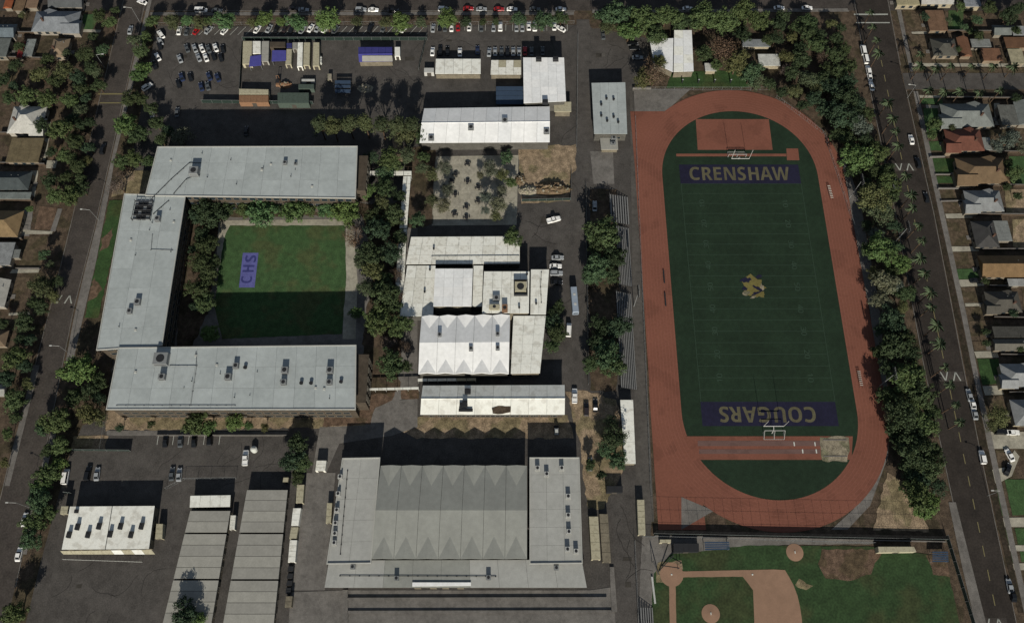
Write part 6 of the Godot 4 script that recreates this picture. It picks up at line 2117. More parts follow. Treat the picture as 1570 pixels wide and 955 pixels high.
	[145.51, 77.07, 3.91, 8.05, 4.34, "d", "between the east street and the south bend of the track"],
	[138.67, 84.95, 5.32, 9.71, 5.19, "b", "between the east street and the south bend of the track"],
	[133.89, 28.44, 3.64, 7.65, 4.19, "d", "between the east street and the COUGARS half of the track"],
	[133.59, 44.76, 4.59, 9.08, 4.75, "d", "between the east street and the COUGARS half of the track"],
	[144.17, -48.84, 4.58, 9.07, 4.75, "d", "between the east street and the north bend of the track"],
	[144.32, 22.24, 4.2, 8.49, 4.52, "d", "between the east street and the COUGARS half of the track"],
	[144.58, 63.61, 4.48, 8.91, 4.69, "d", "between the east street and the south bend of the track"],
	[133.8, 57.71, 4.01, 8.2, 4.41, "d", "between the east street and the south bend of the track"],
	[137.91, -24.26, 3.33, 7.17, 4, "d", "between the east street and the CRENSHAW half of the track"],
	[148.31, -24.02, 3.89, 8.02, 4.33, "d", "between the east street and the CRENSHAW half of the track"],
	[136.56, 70.44, 4.43, 8.85, 4.66, "d", "between the east street and the south bend of the track"],
	[145.13, 36.22, 4.64, 9.16, 4.78, "d", "between the east street and the COUGARS half of the track"],
	[135.59, 19.34, 3.16, 6.91, 3.9, "d", "between the east street and the COUGARS half of the track"],
	[148.39, 50.63, 4.05, 8.26, 4.43, "d", "between the east street and the south bend of the track"],
	[144.38, -4.41, 3.8, 7.88, 4.28, "d", "between the east street and the middle of the track"],
	[148.86, -48.37, 4.29, 8.63, 4.57, "d", "between the east street and the north bend of the track"],
	[143.42, -62.87, 4.36, 8.74, 4.62, "d", "between the east street and the north bend of the track"],
	[137.35, -70.95, 4.11, 8.35, 4.46, "d", "between the east street and the north bend of the track"],
	[146.57, -61.15, 3.48, 7.4, 4.09, "d", "between the east street and the north bend of the track"],
	[146.82, -14.81, 3.57, 7.18, 4.14, "g", "between the east street and the middle of the track"],
	[-155.97, 35.06, 7.77, 13.27, 6.66, "b", "ws"],
	[-159.28, 54.71, 6.53, 11.46, 5.92, "g", "ws"],
	[-165.15, 56.49, 3.9, 7.66, 4.34, "g", "ws"],
	[-149.47, 51.36, 5.24, 9.6, 5.14, "o", "ws"],
	[-145.82, 52.9, 3.66, 7.31, 4.2, "o", "ws"],
	[-157.29, 63.06, 4.13, 7.99, 4.48, "g", "ws"],
	[-159.35, 72.79, 5.09, 9.39, 5.06, "g", "ws"],
	[-156.58, 69.59, 3.58, 7.19, 4.15, "b", "ws"],
	[-160.55, 81.71, 5.54, 10.03, 5.32, "g", "ws"],
	[-160.46, 77.74, 4.05, 7.87, 4.43, "b", "ws"],
	[-160.64, 89.22, 4.98, 9.22, 4.99, "g", "ws"],
	[-160.1, 95.53, 4.44, 8.44, 4.67, "g", "ws"],
	[-156.72, 85.79, 3.5, 7.08, 4.1, "g", "ws"],
	[-160.39, 118.06, 5.26, 9.63, 5.16, "g", "ws"],
	[-156.19, 45.88, 4.22, 8.53, 4.53, "d", "ws"],
	[-150.98, 43.39, 3.97, 8.15, 4.38, "d", "ws"],
	[-148.3, 39.67, 3.72, 7.77, 4.23, "d", "ws"],
	[-158.37, 48.08, 3.68, 7.02, 4.08, "r", "ws"],
	[-161.43, 64.48, 3.09, 6.8, 3.85, "d", "ws"],
	[-147.36, 45.62, 3.17, 6.92, 3.9, "d", "ws"],
	[-110.94, 55.24, 5.74, 10.32, 5.44, "g", "s"],
	[-106.75, 56.44, 3.64, 7.28, 4.19, "b", "s"],
	[-97.61, 54.96, 4.43, 8.43, 4.66, "b", "s"],
	[-138.34, 56.35, 2.08, 5.27, 3.25, "d", "s"],
	[-127.65, 54.88, 1.82, 4.88, 3.09, "d", "s"],
	[-74.58, 62.54, 4.91, 9.57, 4.94, "d", "s"],
	[-75.51, 68.53, 5.12, 9.9, 5.07, "d", "s"],
	[-72.46, 69.68, 4.09, 7.93, 4.45, "g", "s"],
	[-73.54, 73.62, 3.31, 7.13, 3.98, "d", "s"],
	[-87.22, 56.1, 2.08, 5.02, 3.25, "o", "s"],
	[-93.04, 55.4, 2.08, 5.02, 3.25, "b", "s"],
	[-104.46, 118.07, 5.5, 10.47, 5.3, "d", "sw"],
	[-101.65, 119.94, 3.34, 6.84, 4, "b", "sw"],
	[35.49, 60.85, 5.69, 10.77, 5.42, "d", "g"],
	[32.75, 64.66, 4.12, 7.97, 4.47, "g", "g"],
	[36.58, 68.41, 4.61, 8.69, 4.77, "g", "g"],
	[35.1, 54.02, 3.39, 6.92, 4.04, "o", "g"],
	[27.03, 69.42, 2.56, 5.99, 3.53, "d", "g"],
	[30.73, 73, 2.29, 5.59, 3.37, "d", "g"],
	[-180.36, -128.31, 4.05, 8.26, 4.43, "d", "beside the blue grey house"],
	[-174.7, -124.61, 3.74, 7.43, 4.25, "g", "beside the tan roofed house"],
	[-189.24, -98.01, 5.32, 9.71, 5.19, "o", "beside the tan roofed house"],
	[-199.1, -96.16, 5.03, 9.29, 5.02, "o", "beside the tan roofed house"],
	[-180.91, -106.5, 4.8, 9.41, 4.88, "d", "beside the tan roofed house"],
	[-201.97, -84.99, 5.24, 9.6, 5.15, "g", "beside the white roofed house"],
	[-192.83, -83.19, 5.51, 9.99, 5.31, "g", "beside the white roofed house"],
	[-183.66, -83.51, 4.96, 9.19, 4.98, "g", "beside the white roofed house"],
	[-209.39, -84.16, 3.86, 7.59, 4.31, "g", "beside the white roofed house"],
	[-183.56, -67.48, 7.04, 12.21, 6.23, "g", "beside the olive brown flat roofed house"],
	[-192.98, -71.12, 3.8, 7.89, 4.28, "d", "beside the white roofed house"],
	[-178.42, -78.27, 3.83, 7.56, 4.3, "o", "beside the white roofed house"],
	[-180.45, -55.46, 3.73, 7.41, 4.24, "g", "beside the olive brown flat roofed house"],
	[-173.93, -37.05, 5.49, 9.96, 5.29, "g", "beside the tan and brown hip roofed house"],
	[-180.07, -36.83, 4.7, 8.81, 4.82, "g", "beside the tan and brown hip roofed house"],
	[-173.73, -50.53, 4.24, 8.56, 4.55, "d", "beside the olive brown flat roofed house"],
	[-171.73, -44.73, 3.69, 7.71, 4.21, "d", "beside the dark slate hip roofed house"],
	[-176.7, 2.51, 5.73, 10.31, 5.44, "o", "beside the white gabled house"],
	[-179.91, 16.53, 4.89, 9.55, 4.94, "d", "beside the brown hip roofed house"],
	[-180.55, 30.46, 5.53, 10.02, 5.32, "g", "beside the small pale gabled house"],
	[-179.72, -11.76, 2.79, 6.04, 3.67, "g", "beside the pale grey flat roofed house"],
	[-176.51, 46.56, 5.18, 9.51, 5.11, "g", "beside the small pale gabled house"],
	[-177.06, 58.37, 2.78, 6.03, 3.67, "g", "beside the small pale gabled house"],
	[-211.79, -112, 2.84, 6.42, 3.7, "d", "beside the grey flat roofed house"],
	[-182.48, -94.41, 4.46, 8.89, 4.68, "d", "beside the tan roofed house"],
	[-173.22, -90.74, 3.89, 8.02, 4.33, "d", "beside the tan roofed house"],
	[-178.13, -99.17, 3.92, 8.07, 4.35, "d", "beside the tan roofed house"],
	[-189.68, -32.24, 1.82, 4.63, 3.09, "b", "beside the tan and brown hip roofed house"],
	[-176.99, -62.9, 4.31, 8.66, 4.58, "d", "beside the olive brown flat roofed house"],
	[-171.35, -60.06, 3.75, 7.81, 4.25, "d", "beside the olive brown flat roofed house"],
	[-176.58, -7.78, 2.27, 5.29, 3.36, "o", "beside the white gabled house"],
	[-188.16, 16.51, 2.44, 5.82, 3.47, "d", "beside the brown hip roofed house"],
	[-176.73, 33.38, 3.35, 7.2, 4.01, "d", "beside the small pale gabled house"],
	[-214.92, -129.6, 2.31, 5.35, 3.39, "o", "beside the slate blue gabled house"],
	[-175.57, -109.74, 3.68, 7.34, 4.21, "g", "beside the tan roofed house"],
	[-191.3, -92.41, 3.89, 8.03, 4.34, "d", "beside the tan roofed house"],
	[-211.17, -101.05, 3.65, 7.66, 4.19, "d", "beside the grey flat roofed house"],
	[-213.56, -94.09, 3.9, 8.04, 4.34, "d", "beside the grey flat roofed house"],
	[-177.5, -71.12, 3.8, 7.89, 4.28, "d", "beside the white roofed house"],
	[-177.64, -84.43, 3.31, 7.13, 3.98, "d", "beside the white roofed house"],
	[-175.37, 10.28, 3.45, 7.35, 4.07, "d", "beside the brown hip roofed house"],
	[-180.43, 23.13, 2.91, 6.53, 3.75, "d", "beside the brown hip roofed house"],
	[-181.71, 38.46, 3.81, 7.9, 4.28, "d", "beside the small pale gabled house"],
	[-175.58, 52.72, 2.8, 6.36, 3.68, "d", "beside the small pale gabled house"],
	[-181.48, -117.29, 2.86, 6.45, 3.71, "d", "beside the tan roofed house"],
	[-183.64, -44.47, 4.21, 8.52, 4.53, "d", "beside the dark slate hip roofed house"],
	[-177.74, -46.24, 3.69, 7.73, 4.22, "d", "beside the dark slate hip roofed house"],
	[-186.45, -58.45, 2.67, 6.17, 3.6, "d", "beside the olive brown flat roofed house"],
	[-175.93, 68.9, 2.29, 5.31, 3.37, "o", "beside the small pale gabled house"],
	[173.28, -71.66, 4.08, 7.91, 4.45, "g", "beside the red tiled house"],
	[171.65, -66.84, 2.97, 6.31, 3.78, "g", "beside the red tiled house"],
	[201.92, -63.47, 5.12, 9.42, 5.07, "y", "beside the red tiled house"],
	[196.65, -61.05, 3.76, 7.45, 4.25, "y", "beside the red tiled house"],
	[200.03, -47.41, 4.49, 8.51, 4.7, "g", "beside the brown roofed house"],
	[171.87, 52.65, 4.67, 8.77, 4.8, "o", "beside the pale grey hip roofed house"],
	[169, 55.55, 2.79, 6.05, 3.67, "o", "beside the pale grey hip roofed house"],
	[215.48, -126.97, 4.91, 9.58, 4.95, "d", "beside the grey gabled house"],
	[209.57, -131.95, 4.06, 8.29, 4.44, "d", "beside the pale blue grey flat roofed house"],
	[202.99, -126.09, 3.17, 6.6, 3.9, "g", "beside the grey gabled house"],
	[201.66, -117.96, 3.43, 7.32, 4.06, "d", "beside the grey gabled house"],
	[197.01, -123.09, 2.3, 5.33, 3.38, "g", "beside the brown flat roofed house"],
	[180.86, -128.26, 2.6, 6.06, 3.56, "d", "beside the brown flat roofed house"],
	[197.7, -134.32, 2.91, 6.22, 3.74, "g", "beside the pale blue grey flat roofed house"],
	[221.54, -131.95, 4.06, 8.29, 4.44, "d", "beside the pale flat roofed house"],
	[181.21, -70.47, 2.17, 5.14, 3.3, "o", "beside the red tiled house"],
	[174.87, 19.73, 1.95, 5.07, 3.17, "d", "beside the long charcoal flat roofed house"],
	[174.39, 24.11, 1.94, 5.05, 3.16, "d", "beside the grey gabled house"],
	[199.94, -52.87, 2.66, 6.15, 3.59, "d", "beside the brown roofed house"],
	[218.89, -120.85, 2.87, 6.46, 3.72, "d", "beside the pale flat roofed house"],
	[117.74, -127.22, 4.05, 8.27, 4.43, "d", "in the grove by the north street"],
	[123.41, -122.11, 3.72, 7.4, 4.23, "g", "in the grove behind the preschool"],
	[115.82, -99.55, 3.63, 6.95, 4.04, "r", "in the grove by the track fence"],
	[123.46, -111.02, 4.29, 8.64, 4.58, "d", "in the grove behind the preschool"],
	[139.26, -114.94, 3.69, 7.72, 4.22, "d", "in the grove beside the white vans"],
	[142.38, -109.69, 3.67, 7.69, 4.2, "d", "in the grove beside the white vans"],
	[130.38, -93.71, 4.51, 8.97, 4.71, "d", "in the grove by the track fence"],
	[136.09, -84.4, 4.47, 8.9, 4.68, "d", "in the grove by the track fence"],
	[120.7, -80.99, 3.56, 7.52, 4.13, "d", "in the grove by the track fence"],
	[126.65, -89.12, 3.89, 7.64, 4.33, "o", "in the grove by the track fence"],
	[140.93, -74.46, 4.71, 9.27, 4.83, "d", "in the grove by the east street kerb"],
	[132.64, -66.18, 4.08, 8.32, 4.45, "d", "in the grove by the track fence"],
	[112.88, -87.58, 3.58, 7.56, 4.15, "d", "in the grove by the track fence"],
	[107.95, -92.4, 3.9, 8.04, 4.34, "d", "in the grove by the track fence"],
	[110.12, -114.94, 3.69, 7.72, 4.22, "d", "in the grove behind the preschool"],
	[120.74, -116.77, 3.7, 7.37, 4.22, "o", "in the grove behind the preschool"],
	[142.93, -122.69, 2.79, 6.35, 3.67, "d", "in the grove beside the white vans"],
	[138.87, -124.33, 3.11, 6.51, 3.86, "o", "in the grove beside the white vans"],
	[139.67, -32.76, 3.93, 7.7, 4.36, "o", "between the east street and the CRENSHAW half of the track"],
	[140.61, -19.55, 4.42, 8.41, 4.65, "y", "between the east street and the CRENSHAW half of the track"],
	[145.19, 2.34, 3.76, 7.46, 4.26, "y", "between the east street and the middle of the track"],
	[137.37, -3.18, 3.52, 7.1, 4.11, "o", "between the east street and the middle of the track"],
	[145.57, 10.25, 3.46, 7.02, 4.08, "o", "between the east street and the middle of the track"],
	[139.01, 20.8, 3.68, 7.7, 4.21, "d", "between the east street and the COUGARS half of the track"],
	[135.3, 33.52, 3.88, 8, 4.33, "d", "between the east street and the COUGARS half of the track"],
	[138.45, 44.61, 4.08, 7.91, 4.45, "o", "between the east street and the COUGARS half of the track"],
	[133.53, 51.63, 3.28, 6.76, 3.97, "y", "between the east street and the south bend of the track"],
	[141.13, 57.82, 4.51, 8.97, 4.71, "d", "between the east street and the south bend of the track"],
	[135.25, 62.35, 3.98, 8.17, 4.39, "d", "between the east street and the south bend of the track"],
	[139.98, 76.04, 4.4, 8.8, 4.64, "d", "between the east street and the south bend of the track"],
	[136.59, 74.84, 3.92, 8.06, 4.35, "d", "between the east street and the south bend of the track"],
	[147.34, 64.51, 3.23, 7.01, 3.94, "d", "between the east street and the south bend of the track"],
	[141.55, 49.53, 4.56, 8.61, 4.74, "g", "between the east street and the south bend of the track"],
	[143.11, 81.4, 3.4, 6.93, 4.04, "b", "between the east street and the south bend of the track"],
	[149.48, -37, 4.23, 8.54, 4.54, "d", "between the east street and the CRENSHAW half of the track"],
	[140.81, -43.09, 3.98, 8.15, 4.39, "d", "between the east street and the CRENSHAW half of the track"],
	[136.52, -49.03, 4.29, 8.22, 4.57, "g", "between the east street and the north bend of the track"],
	[-209.7, -91.25, 3.05, 6.75, 3.83, "d", "beside the white roofed house"],
	[-179.71, -89.07, 3.88, 8, 4.33, "d", "beside the white roofed house"],
	[-176.18, -97.88, 3.36, 6.87, 4.01, "o", "beside the tan roofed house"],
	[-174.07, -73.03, 3.26, 7.07, 3.96, "d", "beside the white roofed house"],
	[-180.95, -74.49, 3.54, 7.49, 4.13, "d", "beside the white roofed house"],
	[-171.74, -54.18, 3.19, 6.63, 3.92, "o", "beside the olive brown flat roofed house"],
	[-177.78, -55.68, 3.2, 6.97, 3.92, "d", "beside the olive brown flat roofed house"],
	[-170.19, -40.36, 3.41, 7.29, 4.04, "d", "beside the dark slate hip roofed house"],
	[-171.53, -0.61, 3, 6.66, 3.8, "d", "beside the white gabled house"],
	[-172, 6.18, 3.22, 6.67, 3.93, "o", "beside the white gabled house"],
	[-178.81, 8.79, 2.96, 6.61, 3.78, "d", "beside the white gabled house"],
	[-176.85, 23.13, 2.91, 6.53, 3.75, "d", "beside the brown hip roofed house"],
	[-174.16, 40.64, 2.85, 6.13, 3.71, "o", "beside the small pale gabled house"],
	[-174.41, -131.9, 2.61, 6.07, 3.57, "d", "beside the dark grey gabled house"],
	[-198.25, -104.67, 3.38, 7.25, 4.03, "d", "beside the tan roofed house"],
	[-191.12, -108.74, 2.55, 5.69, 3.53, "o", "beside the tan roofed house"],
	[207.51, -60.11, 3.75, 7.44, 4.25, "y", "beside the grey gabled house"],
	[196.87, -42.36, 2.36, 5.7, 3.42, "d", "beside the brown roofed house"],
	[200.23, -37.88, 2.35, 5.68, 3.41, "d", "beside the pale grey house"],
	[210.66, -84.92, 2.48, 5.88, 3.49, "d", "beside the grey gabled house"],
	[191.88, -111, 1.7, 4.69, 3.02, "d", "beside the dark olive grey hip roofed house"],
	[190.79, -126.9, 2.02, 4.93, 3.21, "o", "beside the brown flat roofed house"],
	[186.78, 12.5, 2.21, 5.47, 3.33, "d", "beside the dark grey house"],
	[186.35, 26.59, 1.69, 4.67, 3.01, "d", "beside the grey gabled house"],
	[179.51, -1.08, 1.75, 4.76, 3.05, "d", "beside the dark grey house"],
	[199.39, -120.41, 2, 4.91, 3.2, "g", "beside the grey gabled house"]]
const PALMS := [
	[153.88, -124.89, 10.5, "on the east street opposite the cream flat roofed house"],
	[153.04, -116.01, 11.7, "on the east street opposite the cream flat roofed house"],
	[154.6, -110.79, 9.7, "on the east street opposite the dark olive grey hip roofed house"],
	[153.55, -102.8, 11, "on the east street opposite the dark olive grey hip roofed house"],
	[153.73, -79.07, 9.1, "on the east street opposite the red tiled house"],
	[153.26, -69.68, 11.4, "on the east street opposite the red tiled house"],
	[153.94, -64.05, 10.5, "on the east street opposite the red tiled house"],
	[153.12, -56.41, 11.7, "on the east street opposite the red tiled house"],
	[154.51, -43.82, 9.7, "on the east street opposite the pale grey house"],
	[154.46, -34.18, 11, "on the east street opposite the charcoal hip roofed house"],
	[154.91, -29.51, 9.1, "on the east street opposite the charcoal hip roofed house"],
	[154.47, -20.51, 11.4, "on the east street opposite the charcoal hip roofed house"],
	[155.22, -14.57, 10.5, "on the east street opposite the charcoal hip roofed house"],
	[152.43, -6.54, 11.7, "on the east street opposite the charcoal hip roofed house"],
	[153.78, -1.31, 9.7, "on the east street opposite the dark grey house"],
	[153.76, 7.01, 11, "on the east street opposite the dark grey house"],
	[153.86, 12.18, 9.1, "on the east street opposite the dark grey house"],
	[153.34, 20.36, 11.4, "on the east street opposite the grey gabled house"],
	[153.55, 27.3, 10.5, "on the east street opposite the grey gabled house"],
	[153.03, 36.37, 11.7, "on the east street opposite the pale grey house"],
	[154.58, 42.46, 9.7, "on the east street opposite the pale grey hip roofed house"],
	[154.24, 50.01, 11, "on the east street opposite the pale grey hip roofed house"],
	[155.55, 55.77, 9.1, "on the east street opposite the pale grey hip roofed house"],
	[170.38, -97.35, 9.4, "on the side street by the dark olive grey hip roofed house"],
	[177.19, -96.74, 8.5, "on the side street by the dark olive grey hip roofed house"],
	[183.23, -97.1, 9.7, "on the side street by the dark olive grey hip roofed house"],
	[193.26, -98.74, 7.7, "on the side street by the dark olive grey hip roofed house"],
	[201.37, -97.68, 9, "on the side street by the dark olive grey hip roofed house"],
	[210.76, -98.56, 7.1, "on the side street by the grey gabled house"],
	[171.47, -84.71, 9.4, "on the side street by the big grey roofed house"],
	[178.6, -84.75, 8.5, "on the side street by the big grey roofed house"],
	[184.61, -84.15, 9.7, "on the side street by the big grey roofed house"],
	[193.3, -85.04, 7.7, "on the side street by the big grey roofed house"],
	[201.22, -85.02, 9, "on the side street by the grey gabled house"],
	[173.19, -105.4, 7.1, "on the side street by the dark olive grey hip roofed house"]]
const CARS := [
	[-137.95, -134.73, -1.57, "van", "w", "cn"],
	[-131.01, -134.73, -1.57, "sedan", "g", "cn"],
	[-92.58, -135.1, -1.57, "sedan", "s", "cn"],
	[-67.12, -135.1, -1.57, "suv", "s", "cn"],
	[-61.62, -135.1, -1.57, "sedan", "w", "cn"],
	[-52.92, -134.73, -1.57, "sedan", "k", "cn"],
	[-30.39, -135.47, -1.57, "suv", "w", "cn"],
	[-19.4, -135.84, -1.57, "sedan", "r", "cn"],
	[-13.6, -135.47, -1.57, "sedan", "s", "cn"],
	[-5.79, -135.47, -1.57, "sedan", "r", "cn"],
	[0, -135.47, -1.57, "sedan", "w", "cn"],
	[21.71, -135.47, -1.57, "sedan", "w", "cn"],
	[10.13, -135.47, -1.57, "sedan", "g", "cn"],
	[78.18, -135.84, -1.57, "sedan", "w", "cn"],
	[118.76, -136.22, -1.57, "sedan", "w", "cn"],
	[131.21, -136.22, -1.57, "sedan", "w", "cn"],
	[-97, -135.84, -1.57, "sedan", "d", "cn"],
	[-165.1, -139.58, 1.16, "sedan", "w", "cw"],
	[-167.53, -123.73, -0.02, "sedan", "s", "cw"],
	[-167.8, -61.75, -0.01, "suv", "k", "cw"],
	[-165.53, 99.11, -0.01, "sedan", "w", "cw"],
	[-166.14, 87.7, -0.01, "sedan", "w", "cw"],
	[-155.19, 72.98, 0.03, "van", "w", "cw"],
	[-146.03, -123.37, 0.02, "sedan", "w", "cr"],
	[-142.55, -123.01, -0.06, "sedan", "g", "cr"],
	[-138.32, -123.37, -0.48, "sedan", "r", "cr"],
	[-133.22, -123.73, -0.48, "sedan", "s", "cr"],
	[-126.03, -123.37, -0.52, "sedan", "w", "cr"],
	[-111.83, -124.09, -0.41, "sedan", "w", "cr"],
	[-106.72, -124.46, -0.36, "sedan", "s", "cr"],
	[-103.28, -124.46, -0.36, "sedan", "k", "cr"],
	[-99.6, -124.82, -0.37, "sedan", "d", "cr"],
	[-96.7, -124.46, -0.37, "sedan", "k", "cr"],
	[-92.06, -123.73, -0.38, "sedan", "s", "cr"],
	[-88.44, -124.82, -0.38, "sedan", "w", "cr"],
	[-85.29, -124.82, -0.38, "sedan", "s", "cr"],
	[-82.11, -124.46, -0.45, "sedan", "w", "cr"],
	[-77.48, -123.73, -0.46, "sedan", "g", "cr"],
	[-67.83, -124.82, -0.4, "suv", "k", "cr"],
	[-62.11, -124.82, -0.29, "suv", "k", "cr"],
	[-56.1, -124.82, -0.51, "sedan", "g", "cr"],
	[-47.49, -124.46, -0.55, "sedan", "w", "cr"],
	[-153.68, -121.2, 0.62, "suv", "w", "cg"],
	[-153.38, -117.61, 0.49, "sedan", "s", "cg"],
	[-153.12, -109.1, 0.56, "sedan", "w", "cg"],
	[-153.78, -104.56, 0.5, "sedan", "k", "cg"],
	[-154.94, -93.22, -0.78, "suv", "w", "cg"],
	[-153.26, -115.11, 0.42, "sedan", "k", "cg"],
	[-141.15, -113.69, 0.41, "sedan", "g", "ci"],
	[-137.75, -113.69, 0.44, "sedan", "s", "ci"],
	[-134.64, -113.69, 0.44, "sedan", "w", "ci"],
	[-131.76, -113.34, 0.41, "sedan", "g", "ci"],
	[-128.75, -114.05, 0.4, "sedan", "w", "ci"],
	[-125.54, -113.34, 0.3, "sedan", "k", "ci"],
	[-135.34, -108.75, 0.44, "sedan", "s", "ci"],
	[-132.24, -108.75, 0.41, "sedan", "w", "ci"],
	[-143.39, -108.05, 0.45, "sedan", "s", "ci"],
	[-128.96, -109.46, 0.41, "sedan", "k", "ci"],
	[-125.77, -108.75, 0.34, "sedan", "k", "ci"],
	[-141.06, -98.34, 0.42, "sedan", "b", "ci"],
	[-137.44, -98.34, 0.39, "sedan", "k", "ci"],
	[-129.42, -98.68, 0.44, "sedan", "b", "ci"],
	[-125.71, -98, 0.44, "sedan", "b", "ci"],
	[-131.98, -93.22, 0.35, "sedan", "b", "ci"],
	[-129.26, -93.56, 0.34, "sedan", "g", "ci"],
	[-141.92, -94.92, 0.36, "sedan", "k", "ci"],
	[-150.5, -79.84, 0.09, "sedan", "s", "cx"],
	[-140.19, -80.17, 0.08, "sedan", "g", "cx"],
	[-110.12, -70.71, 0.05, "sedan", "k", "cx"],
	[-34.63, -124.82, -0.07, "sedan", "s", "ca"],
	[-31.79, -125.55, 0.03, "sedan", "k", "ca"],
	[-29.49, -125.18, 0.03, "sedan", "g", "ca"],
	[-26.63, -125.18, 0.03, "sedan", "w", "ca"],
	[-23.77, -125.55, 0.03, "sedan", "r", "ca"],
	[-18.9, -125.55, 0.02, "sedan", "w", "ca"],
	[-13.46, -125.18, 0.01, "sedan", "g", "ca"],
	[-8.02, -125.18, -0.06, "sedan", "s", "ca"],
	[-5.16, -125.55, 0, "suv", "w", "ca"],
	[2, -125.18, 0, "sedan", "s", "ca"],
	[4.58, -125.18, -0.01, "sedan", "s", "ca"],
	[7.45, -125.91, -0.01, "sedan", "w", "ca"],
	[10.03, -125.55, -0.01, "suv", "w", "ca"],
	[13.46, -125.55, -0.01, "sedan", "g", "ca"],
	[18.63, -125.91, -0.02, "sedan", "w", "ca"],
	[21.46, -124.46, 0.93, "sedan", "w", "ca"],
	[-34.44, -111.92, -0.03, "sedan", "w", "cb"],
	[-31.07, -112.28, 0.03, "suv", "k", "cb"],
	[-27.96, -112.28, 0.03, "sedan", "k", "cb"],
	[-22.58, -111.57, 0.02, "sedan", "w", "cb"],
	[-14.97, -112.63, 0.02, "sedan", "b", "cb"],
	[-9.88, -111.57, -0.06, "sedan", "s", "cb"],
	[-7.34, -111.92, 0.01, "sedan", "s", "cb"],
	[-4.52, -111.92, 0, "sedan", "g", "cb"],
	[-1.98, -111.92, 0, "sedan", "k", "cb"],
	[0.56, -111.92, 0, "sedan", "s", "cb"],
	[3.11, -111.92, 0, "sedan", "s", "cb"],
	[5.65, -112.28, -0.01, "sedan", "r", "cb"],
	[8.47, -111.92, -0.01, "sedan", "g", "cb"],
	[13.27, -112.28, -0.01, "sedan", "g", "cb"],
	[16.46, -28.84, -1.28, "pickup", "w", "cd"],
	[16.83, -8.5, -1.57, "sedan", "w", "cd"],
	[17.01, -5.44, -1.57, "suv", "s", "cd"],
	[32.91, -35.05, -0.04, "sedan", "s", "cd"],
	[21.15, 18.03, -0.08, "van", "w", "cd"],
	[22.6, 43.66, -0.03, "pickup", "w", "cd"],
	[26.66, 48.78, -0.04, "suv", "d", "cd"],
	[29.99, 47.32, -0.04, "sedan", "k", "cd"],
	[16.93, -1.57, -1.57, "sedan", "k", "cd"],
	[17.66, -12.15, -1.57, "sedan", "s", "cd"],
	[-93.48, 66.32, 0.04, "pickup", "w", "cs"],
	[-122.57, 60.25, 0.07, "sedan", "k", "cs"],
	[-117.27, 60.25, 0.1, "sedan", "g", "cs"],
	[-112.43, 60.25, 0.09, "sedan", "k", "cs"],
	[-107, 59.54, 0.09, "suv", "k", "cs"],
	[-147.71, 71.84, -0.02, "suv", "k", "cs"],
	[-144.49, 72.06, 0.05, "sedan", "s", "cs"],
	[-118.4, 72.06, 0.05, "sedan", "g", "cs"],
	[-115.87, 72.29, 0.05, "sedan", "s", "cs"],
	[152.29, -112.63, 0.01, "van", "w", "ce"],
	[152.67, -108.05, 0.01, "van", "w", "ce"],
	[152.76, -101.79, 0.01, "suv", "w", "ce"],
	[152.8, -98.68, 0, "sedan", "w", "ce"],
	[152.79, -93.56, 0.01, "sedan", "w", "ce"],
	[154.19, -45.29, 0.04, "sedan", "s", "ce"],
	[164.67, -66.53, 0.01, "sedan", "w", "cf"],
	[165.22, -55.16, 0.01, "suv", "k", "cf"],
	[165.56, -38.93, 0.01, "sedan", "k", "cf"],
	[165.8, 46.59, 0.03, "sedan", "w", "cf"],
	[165.72, 50.23, 0.03, "sedan", "s", "cf"],
	[165.07, 66.09, -0.01, "suv", "w", "cf"],
	[164.7, 109.35, -0.01, "sedan", "s", "cf"],
	[165.16, 112.02, -0.01, "sedan", "k", "cf"],
	[165.3, 43.41, 0.03, "sedan", "s", "cf"],
	[173.54, 56.94, -1.57, "suv", "k", "ch"],
	[177.88, 57.18, -1.57, "sedan", "w", "ch"],
	[174.83, 65.39, 0.32, "sedan", "w", "ch"],
	[172.98, 70.46, -0.54, "sedan", "k", "ch"],
	[177.49, -2.39, -1.57, "sedan", "k", "ch"],
	[39.9, -120.84, 0.03, "sedan", "g", "cp"],
	[52.47, -116.18, -1.57, "sedan", "k", "cp"],
	[53.18, -113.69, -1.57, "sedan", "k", "cp"],
	[54.3, -108.75, -1.57, "sedan", "s", "cp"],
	[27.34, 68.63, -0.04, "sedan", "g", "cp"]]
